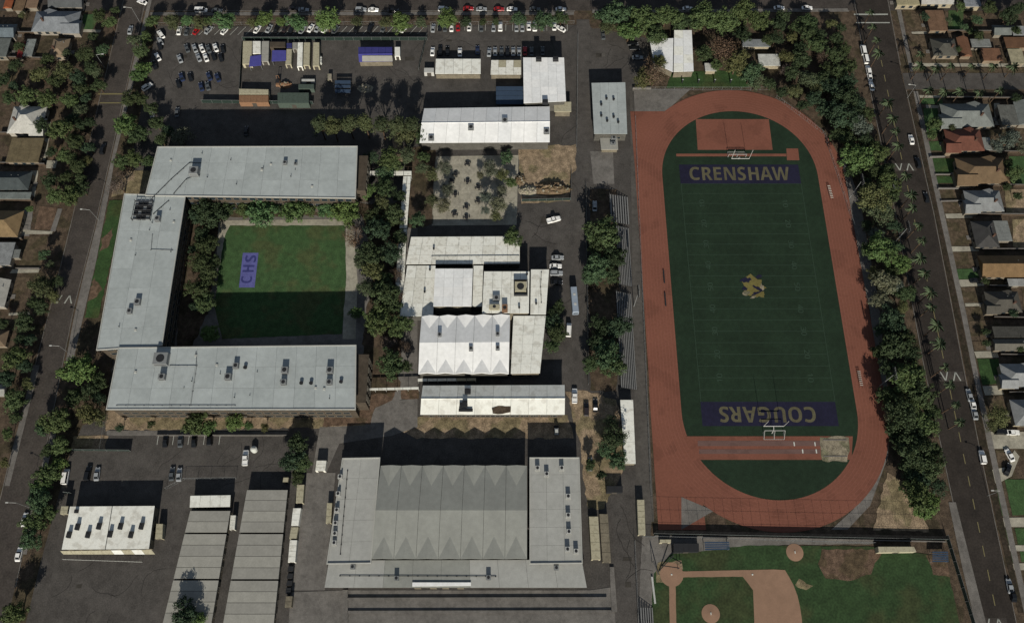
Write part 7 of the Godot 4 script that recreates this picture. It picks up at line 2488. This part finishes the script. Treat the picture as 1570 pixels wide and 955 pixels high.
const HOUSES := [
	[-197.31, -138.81, 15, 8.94, "gable", "5e6264", "9a948a", "dark grey gabled house north of the blue grey house", 1],
	[-212.47, -136.95, 5.18, 5.19, "flat", "8a7460", "8a8478", "brown roofed shed beside the dark grey gabled house", 1],
	[-223.07, -137.32, 3.74, 5.94, "gable", "9a5a3c", "8a8478", "orange roofed hut at the back of the west gardens", 1],
	[-217.77, -136.21, 4.61, 6.67, "flat", "7a6650", "8a8478", "dull brown roofed shed beside the orange roofed hut", 1],
	[-199.47, -126.49, 19.65, 11.25, "cross", "848a90", "9a948a", "blue grey house with several gables beside the west street", 1],
	[-222.29, -121.26, 12.46, 7.18, "gable", "6c7880", "9a948a", "slate blue gabled house behind the blue grey house", 1],
	[-221.22, -112.02, 8.97, 9.85, "flat", "6e7472", "8a8478", "grey flat roofed house behind the trees", 1],
	[-194.87, -112.02, 7.29, 9.85, "hip", "8c7c68", "9a9080", "tan roofed house half under trees", 1],
	[-208.12, -112.37, 3.93, 9.16, "flat", "8c9290", "8a8478", "pale grey shed beside the red backyard canopy", 1],
	[-211.53, -111.31, 2.24, 8.43, "flat", "7a2a2c", "8a8478", "narrow red backyard canopy shed", 1],
	[-200.5, -74.69, 14, 13.29, "cross", "c8c8c2", "b4b0a6", "white roofed house with a bright porch", 1],
	[-197.92, -59.71, 13.23, 11.6, "flat", "756a52", "8a8070", "olive brown flat roofed house south of the white roofed house", 1],
	[-201.72, -45.37, 18.22, 8.49, "hip", "4a5254", "8a8478", "dark slate hip roofed house", 1],
	[-200.17, -38.75, 18.08, 2.99, "flat", "7e8684", "8a8478", "long pale shed beside the dark slate house", 1],
	[-199.05, -25.81, 13.99, 11.59, "hip", "8a7658", "9a9080", "tan and brown hip roofed house", 1],
	[-197.05, -12.56, 10.02, 9.83, "flat", "94989a", "9a948a", "pale grey flat roofed house beside the brown garden", 1],
	[-191.36, -12.84, 3.51, 3.65, "flat", "7e8280", "8a8478", "small grey shed beside the pale grey flat house", 1],
	[-193.84, 4.08, 7.36, 11.32, "gable", "b8b8b2", "9a948a", "white gabled house behind the olive tree", 1],
	[-190.37, 22.13, 7.91, 6.44, "hip", "7a6a58", "9a9080", "brown hip roofed house behind the garden trees", 1],
	[-185.83, 42.1, 7.25, 4.41, "gable", "a0a09c", "9a948a", "small pale gabled house by the southwest gardens", 1],
	[175.12, -139.74, 10.11, 8.58, "flat", "b0a888", "a79e88", "cream flat roofed house at the north end of the east street", -1],
	[188.26, -139.74, 14.44, 7.09, "gable", "b4b4b0", "a79e88", "white gabled house beside the cream flat roofed house", -1],
	[203.55, -138.99, 7.21, 8.57, "flat", "8e939a", "a79e88", "pale blue grey flat roofed house by the dark tree", -1],
	[185.73, -126.85, 7.98, 11.26, "flat", "7c624e", "8a7c6a", "brown flat roofed house beside the north gardens", -1],
	[186.25, -112.37, 10.65, 9.16, "hip", "55554f", "8a8070", "dark olive grey hip roofed house facing the palms", -1],
	[195.33, -112.9, 5.05, 10.23, "gable", "7c5a46", "8a7c6a", "rusty brown gabled backyard building", -1],
	[202.77, -114.84, 8.44, 4.25, "flat", "8a8e8c", "8a8478", "pale grey shed behind the rusty backyard building", -1],
	[206.04, -108.68, 8.1, 6.64, "flat", "7c5c48", "8a7c6a", "brown flat roofed backyard building beside the cream patio", -1],
	[213.57, -122.15, 7.65, 5.39, "gable", "747a78", "8a8478", "grey gabled house under the dark tree", -1],
	[221.52, -121.62, 7.37, 5.03, "flat", "969a9c", "8a8478", "pale flat roofed house at the end of the north gardens", -1],
	[218.46, -115.19, 10.41, 5.67, "flat", "705440", "8a7c6a", "dark brown flat roofed building north of the cream patio", -1],
	[216.55, -107.64, 6.14, 8.01, "flat", "a8a288", "9a9080", "cream patio roof beside the brown backyard building", -1],
	[188.6, -76.97, 20.5, 11.41, "cross", "7e8482", "8a8478", "big grey roofed house with valleys by the side street", -1],
	[205.6, -76.97, 7.01, 10.11, "flat", "6a6c68", "8a8478", "grey flat roofed garage behind the big grey house", -1],
	[213.38, -77.95, 8.11, 11.43, "gable", "7e8482", "8a8478", "grey gabled house behind the grey garage", -1],
	[184.96, -64.75, 14.9, 10.47, "cross", "6e483c", "8a7c6a", "red tiled house beside the east street", -1],
	[191.8, -63.17, 7.97, 6, "flat", "8e928e", "8a8478", "pale grey lean-to beside the red tiled house", -1],
	[189.21, -50.1, 19.89, 11.96, "cross", "74624c", "8a8070", "brown roofed house with two roof vents", -1],
	[186.67, -36.08, 14.42, 9.5, "cross", "8a8e90", "8a8478", "pale grey house with sharp gables", -1],
	[183.92, -21.2, 9.11, 11.46, "hip", "484848", "8a8478", "charcoal hip roofed house", -1],
	[191.11, -22.78, 6.09, 8.91, "flat", "868a88", "8a8478", "pale grey extension beside the charcoal house", -1],
	[190.82, -7.26, 23.88, 9.15, "gable", "80694c", "8a8070", "long tan gabled house beside the parked black car", -1],
	[193.49, -0.66, 10.37, 3, "flat", "a4a6a4", "8a8478", "white roofed car port behind the tan gabled house", -1],
	[184.45, 7.57, 12.71, 8.55, "cross", "57554f", "8a8070", "dark grey house with gables south of the car port", -1],
	[186.96, 19.8, 18.28, 4.4, "flat", "4c4c48", "8a8070", "long charcoal flat roofed house beside the garden shrubs", -1],
	[185.9, 24.83, 17.93, 4.6, "gable", "6e6c64", "8a8070", "grey gabled house beside the charcoal flat roofed house", -1],
	[184.69, 36.55, 14.61, 8.69, "cross", "94989a", "a79e88", "pale grey house beside the bright green lawn", -1],
	[183.22, 50.58, 10.64, 9.58, "hip", "8e9294", "a79e88", "pale grey hip roofed house behind the brown garden tree", -1]]
const PLACES := {
	"n": "in the bed between the north car park and the north street",
	"w": "along the edge of the northwest car park",
	"row": "in the row behind the north wing of the classroom building",
	"q": "in the courtyard beside the quad lawn",
	"qw": "in the planting along the west side of the quad",
	"qe": "in the thick planting east of the quad lawn",
	"p": "round the paved patio",
	"e": "behind the bleachers",
	"l": "beside the cafeteria block",
	"ps": "round the preschool",
	"ne": "in the grove by the north end of the east street",
	"er": "between the running track and the east street",
	"ws": "on the school side of the west street",
	"s": "in the strip south of the classroom building",
	"h": "among the houses west of the west street",
	"he": "in the front gardens east of the east street",
	"g": "near the concession building",
	"sw": "at the south end of the portable row",
	"pe": "along the east street",
	"pc": "along the side street",
	"cn": "parked on the north street",
	"cw": "on the west street",
	"cr": "in the angled row by the north planting bed",
	"ci": "in the middle block of the northwest car park",
	"cg": "at the west edge of the northwest car park",
	"ca": "in the north row of the car park by the white portable",
	"cb": "in the south row of the car park by the white portable",
	"cd": "beside the school drive",
	"cs": "in the service yard south of the classroom building",
	"ce": "on the west kerb of the east street",
	"cf": "on the east kerb of the east street",
	"ch": "on a house drive by the east street",
	"cp": "near the preschool",
	"cx": "in the shade north of the classroom building",
	"in the grove behind the preschool": "in the grove behind the preschool",
	"in the grove by the track fence": "in the grove by the track fence",
	"in the grove by the east street kerb": "in the grove by the east street kerb",
	"between the east street and the north bend of the track": "between the east street and the north bend of the track",
	"between the east street and the CRENSHAW half of the track": "between the east street and the CRENSHAW half of the track",
	"between the east street and the middle of the track": "between the east street and the middle of the track",
	"between the east street and the COUGARS half of the track": "between the east street and the COUGARS half of the track",
	"between the east street and the south bend of the track": "between the east street and the south bend of the track",
	"beside the blue grey house": "beside the blue grey house",
	"beside the tan roofed house": "beside the tan roofed house",
	"beside the white roofed house": "beside the white roofed house",
	"beside the olive brown flat roofed house": "beside the olive brown flat roofed house",
	"beside the tan and brown hip roofed house": "beside the tan and brown hip roofed house",
	"beside the dark slate hip roofed house": "beside the dark slate hip roofed house",
	"beside the white gabled house": "beside the white gabled house",
	"beside the brown hip roofed house": "beside the brown hip roofed house",
	"beside the small pale gabled house": "beside the small pale gabled house",
	"beside the pale grey flat roofed house": "beside the pale grey flat roofed house",
	"beside the grey flat roofed house": "beside the grey flat roofed house",
	"beside the slate blue gabled house": "beside the slate blue gabled house",
	"beside the red tiled house": "beside the red tiled house",
	"beside the brown roofed house": "beside the brown roofed house",
	"beside the pale grey hip roofed house": "beside the pale grey hip roofed house",
	"beside the grey gabled house": "beside the grey gabled house",
	"beside the pale blue grey flat roofed house": "beside the pale blue grey flat roofed house",
	"beside the brown flat roofed house": "beside the brown flat roofed house",
	"beside the pale flat roofed house": "beside the pale flat roofed house",
	"beside the long charcoal flat roofed house": "beside the long charcoal flat roofed house",
	"in the grove by the north street": "in the grove by the north street",
	"in the grove beside the white vans": "in the grove beside the white vans",
	"beside the dark grey gabled house": "beside the dark grey gabled house",
	"beside the pale grey house": "beside the pale grey house",
	"beside the dark olive grey hip roofed house": "beside the dark olive grey hip roofed house",
	"beside the dark grey house": "beside the dark grey house",
	"on the east street opposite the cream flat roofed house": "on the east street opposite the cream flat roofed house",
	"on the east street opposite the dark olive grey hip roofed house": "on the east street opposite the dark olive grey hip roofed house",
	"on the east street opposite the red tiled house": "on the east street opposite the red tiled house",
	"on the east street opposite the pale grey house": "on the east street opposite the pale grey house",
	"on the east street opposite the charcoal hip roofed house": "on the east street opposite the charcoal hip roofed house",
	"on the east street opposite the dark grey house": "on the east street opposite the dark grey house",
	"on the east street opposite the grey gabled house": "on the east street opposite the grey gabled house",
	"on the east street opposite the pale grey hip roofed house": "on the east street opposite the pale grey hip roofed house",
	"on the side street by the dark olive grey hip roofed house": "on the side street by the dark olive grey hip roofed house",
	"on the side street by the grey gabled house": "on the side street by the grey gabled house",
	"on the side street by the big grey roofed house": "on the side street by the big grey roofed house"}
var YARD_BOXES := [
	[V([-116.47, -115.8, -112.52, -115.8, -111.33, -103.53, -115.22, -103.53]), 2.7, "cream", "storage_container", "cream container at the west end of the storage yard", "container", 4],
	[V([-112.24, -115.8, -108.86, -115.8, -108.08, -109.1, -111.44, -109.1]), 2.7, "roof_dirty", "storage_container", "dirty cream container north of the blue tarpaulin", "container", 2],
	[V([-108.33, -115.88, -105.23, -115.88, -104.28, -105, -107.35, -105]), 2.6, "portable_roof", "storage_container", "grey container between the two blue tarpaulins", "container", 3],
	[V([-104.94, -115.62, -98.17, -115.62, -97.87, -112.78, -104.62, -112.78]), 2.5, "wall_tan", "yard_shed", "brown flat shed north of the faded blue tarpaulin", "shed", 3],
	[V([-97.57, -114.99, -95.31, -114.99, -95.06, -112.52, -97.31, -112.52]), 2.4, "indigo", "yard_shed", "tiny violet shed beside the brown flat shed", "shed", 2],
	[V([-97.2, -111.73, -94.95, -111.73, -94.38, -103.35, -96.88, -103.35]), 2.5, "cream", "storage_container", "cream container east of the faded blue tarpaulin", "container", 3],
	[V([-95.03, -115.26, -93.06, -115.26, -92.71, -111.73, -94.67, -111.73]), 2.5, "portable_roof2", "yard_shed", "small grey shed between the cream containers", "shed", 2],
	[V([-92.71, -115.09, -90.46, -115.09, -89.48, -102.15, -91.71, -102.15]), 2.7, "roof_white", "storage_container", "white container, westmost of the three long ones", "container", 4],
	[V([-90.04, -115.09, -87.36, -115.09, -86.49, -102.84, -89.13, -102.84]), 2.7, "cream", "storage_container", "cream container, middle one of the three long ones", "container", 4],
	[V([-85.95, -115.09, -83.41, -115.09, -82.29, -102.49, -85.07, -102.49]), 2.7, "cream", "storage_container", "cream container standing next to the white drums", "container", 4],
	[V([-50.61, -112.7, -48.36, -112.7, -48.1, -107.78, -50.34, -107.78]), 2.6, "roof_white2", "storage_container", "white container at the east end of the blue roofed shed", "container", 3],
	[V([-114.94, -90.49, -102.56, -90.16, -102.27, -87.65, -114.58, -87.65]), 2.8, "cream", "storage_container", "long cream container along the orange one", "container", 5],
	[V([-114.51, -87.14, -102.22, -87.14, -101.8, -83.49, -114.05, -83.49]), 2.8, "rust", "storage_container", "long orange container at the south of the storage yard", "container", 5],
	[V([-90.27, -93.01, -83.66, -93.01, -83.45, -90.65, -90.04, -90.65]), 2.6, "green_steel", "storage_container", "grey green container beside the scrap heap", "container", 4],
	[V([-89.46, -96.52, -83.92, -96.52, -83.81, -95.32, -89.35, -95.32]), 1.6, "pale_metal", "flat_trailer", "narrow white trailer north of the grey green container", "trailer", 3],
	[V([-98.33, -88.02, -85.22, -88.02, -84.72, -82.71, -97.76, -82.71]), 3.4, "green_steel", "long_shed", "long grey green roofed shed in the building shade", "shed", 6],
	[V([-78.56, -99.09, -76.9, -99.09, -76.64, -96.02, -78.3, -96.02]), 1.8, "pale_rubble", "skip", "pale waste skip beside the blue racks", "skip", 2]]
var LANE_BOXES := [
	[V([-74.01, 76.09, -71.54, 76.09, -71.39, 82.32, -73.83, 82.32]), 2.5, "cream", "storage_container", "cream container at the head of the lane beside the gymnasium", "container", 3],
	[V([-74.57, 84.07, -71.91, 84.07, -72.21, 89.95, -74.64, 89.95]), 2.4, "roof_white", "storage_container", "white container in the lane by the portables", "container", 3],
	[V([-74.64, 90.35, -72.22, 90.35, -72.49, 94.22, -74.9, 94.22]), 2.2, "cream", "storage_container", "dull cream container south of the white lane container", "container", 2],
	[V([-74.59, 94.68, -72.18, 94.68, -72.12, 101.86, -74.5, 101.86]), 2.4, "roof_dirty", "storage_container", "stained cream container with dark lids in the lane", "container", 4],
	[V([-74.08, 112.56, -71.94, 112.56, -72.02, 116, -74.14, 116]), 2.2, "wall_cream", "storage_container", "tan container at the south end of the lane", "container", 2],
	[V([-63.22, 82.27, -61.44, 82.27, -61.32, 89.05, -63.08, 89.05]), 2.2, "cream", "storage_container", "narrow cream container against the gymnasium west wall", "container", 3],
	[V([-74.36, 103.02, -72.62, 103.02, -72.67, 104.69, -74.62, 104.69]), 1.6, "dark_metal", "waste_bin", "dark waste bin, northmost of the lane bins", "bin", 2],
	[V([-74.34, 105.32, -72.61, 105.32, -72.65, 106.97, -74.59, 106.97]), 1.6, "dark_metal", "waste_bin", "dark waste bin, second of the lane bins", "bin", 2],
	[V([-74.31, 107.59, -72.59, 107.59, -72.64, 109.24, -74.57, 109.24]), 1.6, "dark_metal", "waste_bin", "dark waste bin, third of the lane bins", "bin", 2],
	[V([-74.51, 109.86, -72.79, 109.86, -72.82, 111.7, -74.53, 111.7]), 1.6, "dark_metal", "waste_bin", "dark waste bin, southmost of the lane bins", "bin", 2],
	[V([-68.07, 67.67, -64.66, 67.67, -64.8, 71.32, -68.19, 71.32]), 2.4, "roof_dirty", "kiosk", "small pale kiosk at the northwest corner of the gymnasium", "kiosk", 3],
	[V([-95.56, 86.47, -93.79, 86.47, -93.62, 91.25, -95.38, 91.25]), 2.4, "roof_dirty2", "storage_container", "small pale box between the two portable rows", "container", 3],
	[V([-79.12, 73.5, -77.31, 73.5, -77.38, 75.09, -79.17, 75.09]), 2.0, "cream", "storage_box", "cream box beside the dark tree by the portables", "box", 2]]
var FENCES := [
	[Vector2(-117.59, -118.49), Vector2(-37.01, -118.49), 2.2, "screened fence along the north of the storage yard", true, 4],
	[Vector2(-37.11, -121.01), Vector2(-40.02, -102.27), 2.0, "screened fence on the east side of the storage yard", true, 3],
	[Vector2(-159.99, -126.81), Vector2(-41.68, -127.54), 1.8, "chain link fence along the north car park", false, 4],
	[Vector2(-35.92, -127.18), Vector2(27.32, -127.91), 1.8, "chain link fence north of the car park by the white portable", false, 4],
	[Vector2(28.83, -121.01), Vector2(26.54, -63.43), 2.0, "chain link fence along the west side of the school drive", false, 4],
	[Vector2(24.08, -51.81), Vector2(23.45, -38.39), 1.8, "screened fence on the east side of the dug ground", true, 3],
	[Vector2(3.9, -37.49), Vector2(23.44, -38.09), 1.8, "screened fence south of the rubble heaps", true, 3],
	[Vector2(29.66, -44.75), Vector2(27.75, 39.26), 1.8, "screened fence along the east side of the school drive", true, 4],
	[Vector2(51.5, -77.98), Vector2(47.93, 79.4), 1.5, "chain link fence along the west edge of the running track", false, 4],
	[Vector2(47.98, 92.39), Vector2(147.09, 94.33), 1.7, "tall dark screened fence between the track and the ball field", true, 5],
	[Vector2(44.17, 93.25), Vector2(122.21, 95.41), 2.0, "chain link fence north of the ball field", false, 4],
	[Vector2(146.91, 93.04), Vector2(150.71, 126.62), 2.4, "screened fence between the ball field and the east street", true, 4],
	[Vector2(41.44, 94.76), Vector2(41.1, 126.62), 2.0, "chain link fence beside the ball field path", false, 4],
	[Vector2(111.58, -87.94), Vector2(128.81, -69.84), 1.8, "chain link fence at the northeast bend of the track", false, 4],
	[Vector2(129.26, -69.19), Vector2(139.31, 10.9), 1.8, "chain link fence along the east straight of the track", false, 4],
	[Vector2(52.58, -91.99), Vector2(109.31, -91.99), 2.0, "chain link fence behind the preschool lawn", false, 4],
	[Vector2(-155.11, 63.61), Vector2(-134.39, 63.85), 2.2, "screened fence north of the service yard", true, 4],
	[Vector2(-154.33, 78.5), Vector2(-152.04, 78.73), 2.2, "short screened fence beside the shop building", true, 3],
	[Vector2(-144.82, 63.38), Vector2(-144.97, 51.51), 2.0, "chain link fence beside the planting west of the service yard", false, 3],
	[Vector2(-119.63, 77.15), Vector2(-113.82, 73.76), 2.2, "chain link fence north of the portable rows", false, 3],
	[Vector2(-113.82, 73.76), Vector2(-95.94, 73.53), 2.2, "chain link fence above the short white portable", false, 4],
	[Vector2(-130.49, -85.26), Vector2(-83.72, -84.6), 2.2, "screened fence north of the shaded court", true, 4],
	[Vector2(-117.41, -117.06), Vector2(-115.31, -91.31), 2.0, "screened fence on the west side of the storage yard", true, 4]]
var WALLS := [
	[Vector2(170.56, -58.05), Vector2(177.02, -58.37), 1.0, "low white garden wall north of the green front lawn"],
	[Vector2(171.1, -43.22), Vector2(183.16, -43.22), 1.0, "low white garden wall south of the brown house lawn"],
	[Vector2(171.37, -49.96), Vector2(180.35, -49.96), 0.6, "low white edging wall across the green front lawn"],
	[Vector2(171.01, -37.49), Vector2(181.49, -37.79), 0.6, "low white edging wall across the brown front garden"],
	[Vector2(-181.69, -7.68), Vector2(-191.24, -7.68), 0.6, "low pale wall south of the brown west garden"],
	[Vector2(-126.13, 58.2), Vector2(-79.84, 58.2), 0.8, "long pale wall north of the service yard"],
	[Vector2(48.16, 93.04), Vector2(146.52, 94.98), 0.9, "long pale concrete wall at the foot of the tall fence"],
	[Vector2(51.21, -92.33), Vector2(58.97, -92.33), 1.2, "short pale wall at the north corner of the track"]]
var GARDEN_FENCES := [
	[Vector2(183.08, -87.27), Vector2(216.04, -86.94), "dark timber fence north of the big grey roofed house"],
	[Vector2(184.37, -73.4), Vector2(212.76, -73.08), "dark timber fence between the big grey house and the red tiled house"],
	[Vector2(184.41, -60.58), Vector2(209.72, -60.26), "dark timber fence between the red tiled house and the brown roofed house"],
	[Vector2(184.53, -44.75), Vector2(205.98, -44.44), "dark timber fence between the brown roofed house and the sharp gabled house"],
	[Vector2(182.7, -31.24), Vector2(204.07, -30.94), "dark timber fence north of the charcoal house"],
	[Vector2(182.4, -15.58), Vector2(201.68, -15.58), "dark timber fence north of the long tan house"],
	[Vector2(181.74, 0.07), Vector2(197.86, 0.35), "dark timber fence south of the car port"],
	[Vector2(180.61, 13.03), Vector2(195.98, 13.3), "dark timber fence between the dark gabled house and the charcoal flat house"],
	[Vector2(179.71, 27.9), Vector2(193.6, 28.16), "dark timber fence north of the house with the bright lawn"],
	[Vector2(179.49, 42.48), Vector2(190.12, 42.48), "dark timber fence south of the house with the bright lawn"],
	[Vector2(190.78, -122.81), Vector2(224.45, -122.45), "dark timber fence behind the brown flat roofed house"],
	[Vector2(-224.36, -122.09), Vector2(-192.85, -121.73), "dark timber fence south of the blue grey house"],
	[Vector2(-211.91, -69.51), Vector2(-190.25, -69.19), "dark timber fence between the white roofed house and the olive roofed house"],
	[Vector2(-208.46, -54.92), Vector2(-189.74, -54.3), "dark timber fence south of the olive roofed house"],
	[Vector2(-204.4, -37.79), Vector2(-191.32, -37.49), "dark timber fence south of the dark slate house"],
	[Vector2(-200.3, -20.45), Vector2(-191.3, -20.16), "dark timber fence south of the tan and brown house"],
	[Vector2(-221.16, -108.55), Vector2(-199.88, -107.85), "dark timber fence south of the red canopy shed"]]
var ASPHALT_AREAS := [
	[Vector2(-148.06, -118.49), Vector2(-114.34, -87.94), 7],
	[Vector2(-81.02, -117.06), Vector2(-40.4, -98.13), 5],
	[Vector2(-35.75, -122.81), Vector2(24.13, -115.63), 6],
	[Vector2(29.35, -119.21), Vector2(27.71, 26.62), 7],
	[Vector2(35.62, -119.21), Vector2(52.93, -98.13), 4],
	[Vector2(-152.39, 65.71), Vector2(-80.49, 73.76), 8],
	[Vector2(-153.58, 103.26), Vector2(-114.06, 118.67), 7],
	[Vector2(5.19, -34.2), Vector2(23.97, -11.04), 4],
	[Vector2(37.13, 79.4), Vector2(38.32, 119.68), 4]]
var LAMPS := [
	[Vector2(-164.68, -129.01), Vector2(-1, 0), "pale street lamp on the school side of the west street by the north corner", ""],
	[Vector2(-175.16, -103.66), Vector2(1, 0), "pale street lamp on the garden side of the west street", ""],
	[Vector2(-163.38, -28.88), Vector2(-1, 0), "pale street lamp by the strip of lawn on the west street", ""],
	[Vector2(-163.21, 27.39), Vector2(-1, 0), "pale street lamp beside the round bright tree on the west street", ""],
	[Vector2(-165.85, 83.41), Vector2(-1, 0), "pale street lamp beside the south trees on the west street", ""],
	[Vector2(167.24, -87.94), Vector2(-1, 0), "pale street lamp on the east street by the side street", ""],
	[Vector2(164.28, 79.4), Vector2(-1, 0), "pale street lamp on the east street by the paved drive", ""]]
var EAST_YARDS := [
	[V([173.94, -135.65, 184.38, -135.65, 182.2, -124.26, 173.47, -123.54]), "dry_lawn"],
	[V([173.99, -121.73, 181.99, -121.73, 181.32, -115.27, 173.66, -115.27]), "dry_lawn"],
	[V([173.4, -113.85, 181.33, -113.85, 180.68, -106.1, 172.81, -106.1]), "dry_lawn"],
	[V([181.99, -109.96, 192.71, -109.96, 191.92, -106.1, 181.24, -106.1]), "dry_lawn"],
	[V([172.68, -87.61, 181.77, -87.61, 181.45, -84.6, 172.66, -84.6]), "lawn"],
	[V([172.83, -82.6, 180.78, -82.6, 180.23, -73.08, 171.14, -66.62]), "lawn"],
	[V([171.55, -65.98, 179.35, -65.98, 178.72, -61.52, 171.5, -61.52]), "lawn"],
	[V([171.3, -57.74, 181.69, -57.74, 180.01, -50.89, 171.49, -50.58]), "fresh_lawn"],
	[V([171.52, -49.34, 179.96, -49.34, 179.53, -45.97, 171.64, -45.97]), "fresh_lawn"],
	[V([171.83, -42.92, 182.11, -43.22, 181.61, -38.39, 171.65, -38.09]), "dry_lawn"],
	[V([171.68, -36.89, 181.36, -37.19, 180.88, -32.42, 171.56, -32.42]), "dry_lawn"],
	[V([171.49, -29.47, 181.35, -29.76, 179.33, -17.86, 171.14, -17.57]), "dry_lawn"],
	[V([171.32, -14.72, 181.26, -15.01, 180.3, -9.36, 171.42, -9.08]), "dry_lawn"],
	[V([171.33, -7.4, 179.93, -7.68, 179.28, -3.51, 171.22, -3.23]), "lawn"],
	[V([171.23, 0.35, 180.5, 0.07, 179.62, 6.33, 171.17, 6.6]), "dry_lawn"],
	[V([171.27, 8.49, 179.7, 8.22, 179.67, 11.7, 171.27, 11.97]), "dry_lawn"],
	[V([171.31, 14.09, 178.71, 13.83, 177.32, 20.14, 170.95, 20.4]), "dry_lawn"],
	[V([171.29, 22.23, 176.87, 22.23, 176.07, 25.85, 171.24, 25.85]), "dry_lawn"],
	[V([171.49, 29.18, 179.42, 29.18, 178.21, 38.76, 171.22, 39.26]), "fresh_lawn"],
	[V([171.72, 43.47, 180.44, 43.47, 178.39, 54.39, 171.48, 55.11]), "dry_lawn"],
	[V([170.56, 63.38, 174.7, 63.38, 174.43, 67.56, 170.31, 67.56]), "dry_lawn"],
	[V([167.03, 77.15, 169.61, 76.7, 170.17, 86.06, 167.17, 86.5]), "lawn"],
	[V([171.41, 73.76, 182.52, 73.76, 179.53, 86.06, 171.28, 86.06]), "lawn"],
	[V([167.29, 90.87, 169.5, 90.87, 169.46, 95.84, 167.26, 95.84]), "lawn"],
	[V([171.16, 90.44, 178.47, 90.44, 177.16, 95.84, 171, 95.84]), "lawn"],
	[V([167.82, 98.18, 169.57, 98.18, 169.65, 101.58, 167.69, 101.58]), "lawn"],
	[V([171.11, 98.18, 176.59, 98.18, 175.77, 101.58, 170.75, 101.58]), "lawn"],
	[V([167.44, 104.52, 169.4, 104.52, 169.52, 109.5, 167.36, 109.5]), "dry_lawn"],
	[V([169.55, -103.66, 228.32, -103.31, 227.81, -101.23, 169.45, -101.58]), "dry_lawn"],
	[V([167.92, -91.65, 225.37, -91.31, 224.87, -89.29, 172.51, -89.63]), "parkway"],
	[V([166.93, 29.18, 168.13, 29.18, 168.31, 41.74, 167.13, 41.74]), "lawn"],
	[V([194.16, -135.28, 200.83, -135.28, 198.68, -124.99, 192.01, -124.63]), "lawn"],
	[V([201.1, -133.8, 211.22, -133.8, 209.22, -128.64, 200.59, -128.64]), "dry_lawn"],
	[V([203.28, -85.26, 205.48, -85.26, 203.22, -74.05, 201.05, -74.05]), "pale_concrete"],
	[V([196.82, -72.1, 212.53, -72.1, 209.95, -61.21, 198.18, -61.21]), "dry_lawn"],
	[V([203.48, -58.68, 210.68, -58.68, 208.37, -45.66, 201.01, -45.66]), "lawn"],
	[V([198.09, -43.22, 207, -43.22, 205.06, -31.83, 196.27, -31.83]), "dirt"],
	[V([198.05, -29.47, 205.01, -29.47, 202.46, -16.72, 195.35, -16.72]), "dirt"],
	[V([194.81, 0.62, 200.28, 0.62, 197.53, 11.97, 192.62, 11.97]), "dry_lawn"],
	[V([-220.99, -107.85, -212.55, -107.85, -210.16, -91.31, -218.46, -91.31]), "dry_lawn"],
	[V([-196.46, -82.93, -189.06, -82.93, -188.57, -71.45, -193.3, -70.81]), "dry_lawn"],
	[V([-194.22, -67.58, -191.25, -67.58, -190.81, -56.8, -192.4, -56.8]), "pale_concrete"],
	[V([-195.55, -51.81, -192.38, -51.81, -191.26, -39.59, -192.83, -39.59]), "paving"],
	[V([-195.12, -33.61, -190.46, -33.61, -189.39, -21.89, -192.71, -21.89]), "concrete"],
	[V([-189.95, -133.06, -182.73, -133.06, -184.63, -123.54, -191, -123.9]), "lawn"],
	[V([-188.26, -35.4, -181.38, -34.8, -180.81, -24.79, -187.99, -24.79]), "red_dirt"],
	[V([-189.14, -21.89, -182.23, -21.89, -181.69, -7.68, -190.99, -7.68]), "dry_lawn"],
	[V([-190.91, -4.06, -185.22, -4.34, -184.99, 2.26, -191.07, 2.81]), "dry_lawn"],
	[V([-188.83, -68.87, -185.33, -68.87, -185.55, -57.11, -189.01, -57.11]), "red_dirt"],
	[V([-185.25, -105.05, -181.6, -105.05, -181.13, -91.31, -183.34, -91.31]), "red_dirt"]]
var EAST_DRIVES := [
	V([175.41, -123.17, 182.91, -123.54, 182.64, -122.09, 175.49, -122.09]),
	V([174.25, -84.26, 181.31, -83.93, 181.05, -82.6, 174.2, -82.6]),
	V([171.96, -31.83, 182.37, -32.13, 182.44, -30.06, 172.06, -29.76]),
	V([170.57, -17.29, 181.75, -17.29, 181.83, -15.29, 171.12, -15.01]),
	V([171.17, -2.95, 180.72, -3.23, 180.62, -0.48, 171.54, 0.07]),
	V([171.6, 6.87, 180, 6.87, 180.01, 7.95, 171.57, 8.22]),
	V([170.89, 26.36, 179.63, 26.1, 179.53, 28.67, 171.31, 28.92]),
	V([171.11, 39.76, 178.04, 39.51, 178.2, 42.97, 171.3, 43.22]),
	V([168.33, 56.78, 183.17, 56.78, 181.71, 62.91, 168.14, 62.91]),
	V([167.87, 70.33, 173.32, 69.41, 177.23, 63.38, 178.52, 65.71, 174.17, 72.62, 168.56, 75.35, 166.95, 74.44]),
	V([165.96, 86.94, 179.37, 86.72, 178.58, 90, 166.16, 90]),
	V([166.33, 96.05, 177.11, 96.05, 176.64, 97.97, 166.55, 97.97]),
	V([166.06, 102, 175.72, 101.79, 175.16, 104.1, 166.23, 104.1]),
	V([-193.63, -24.79, -180.62, -23.92, -180.63, -22.76, -193.42, -22.76]),
	V([-192.68, -7.4, -182.13, -7.4, -182.33, -6, -193.3, -5.73]),
	V([-196.38, -124.99, -180.48, -124.26, -181.06, -122.81, -196.65, -123.54]),
	V([-190.28, -56.8, -185.49, -56.8, -185.76, -53.05, -189.47, -53.05]),
	V([-189.68, 10.9, -181.94, 10.37, -181.7, 11.43, -189.68, 11.97])]
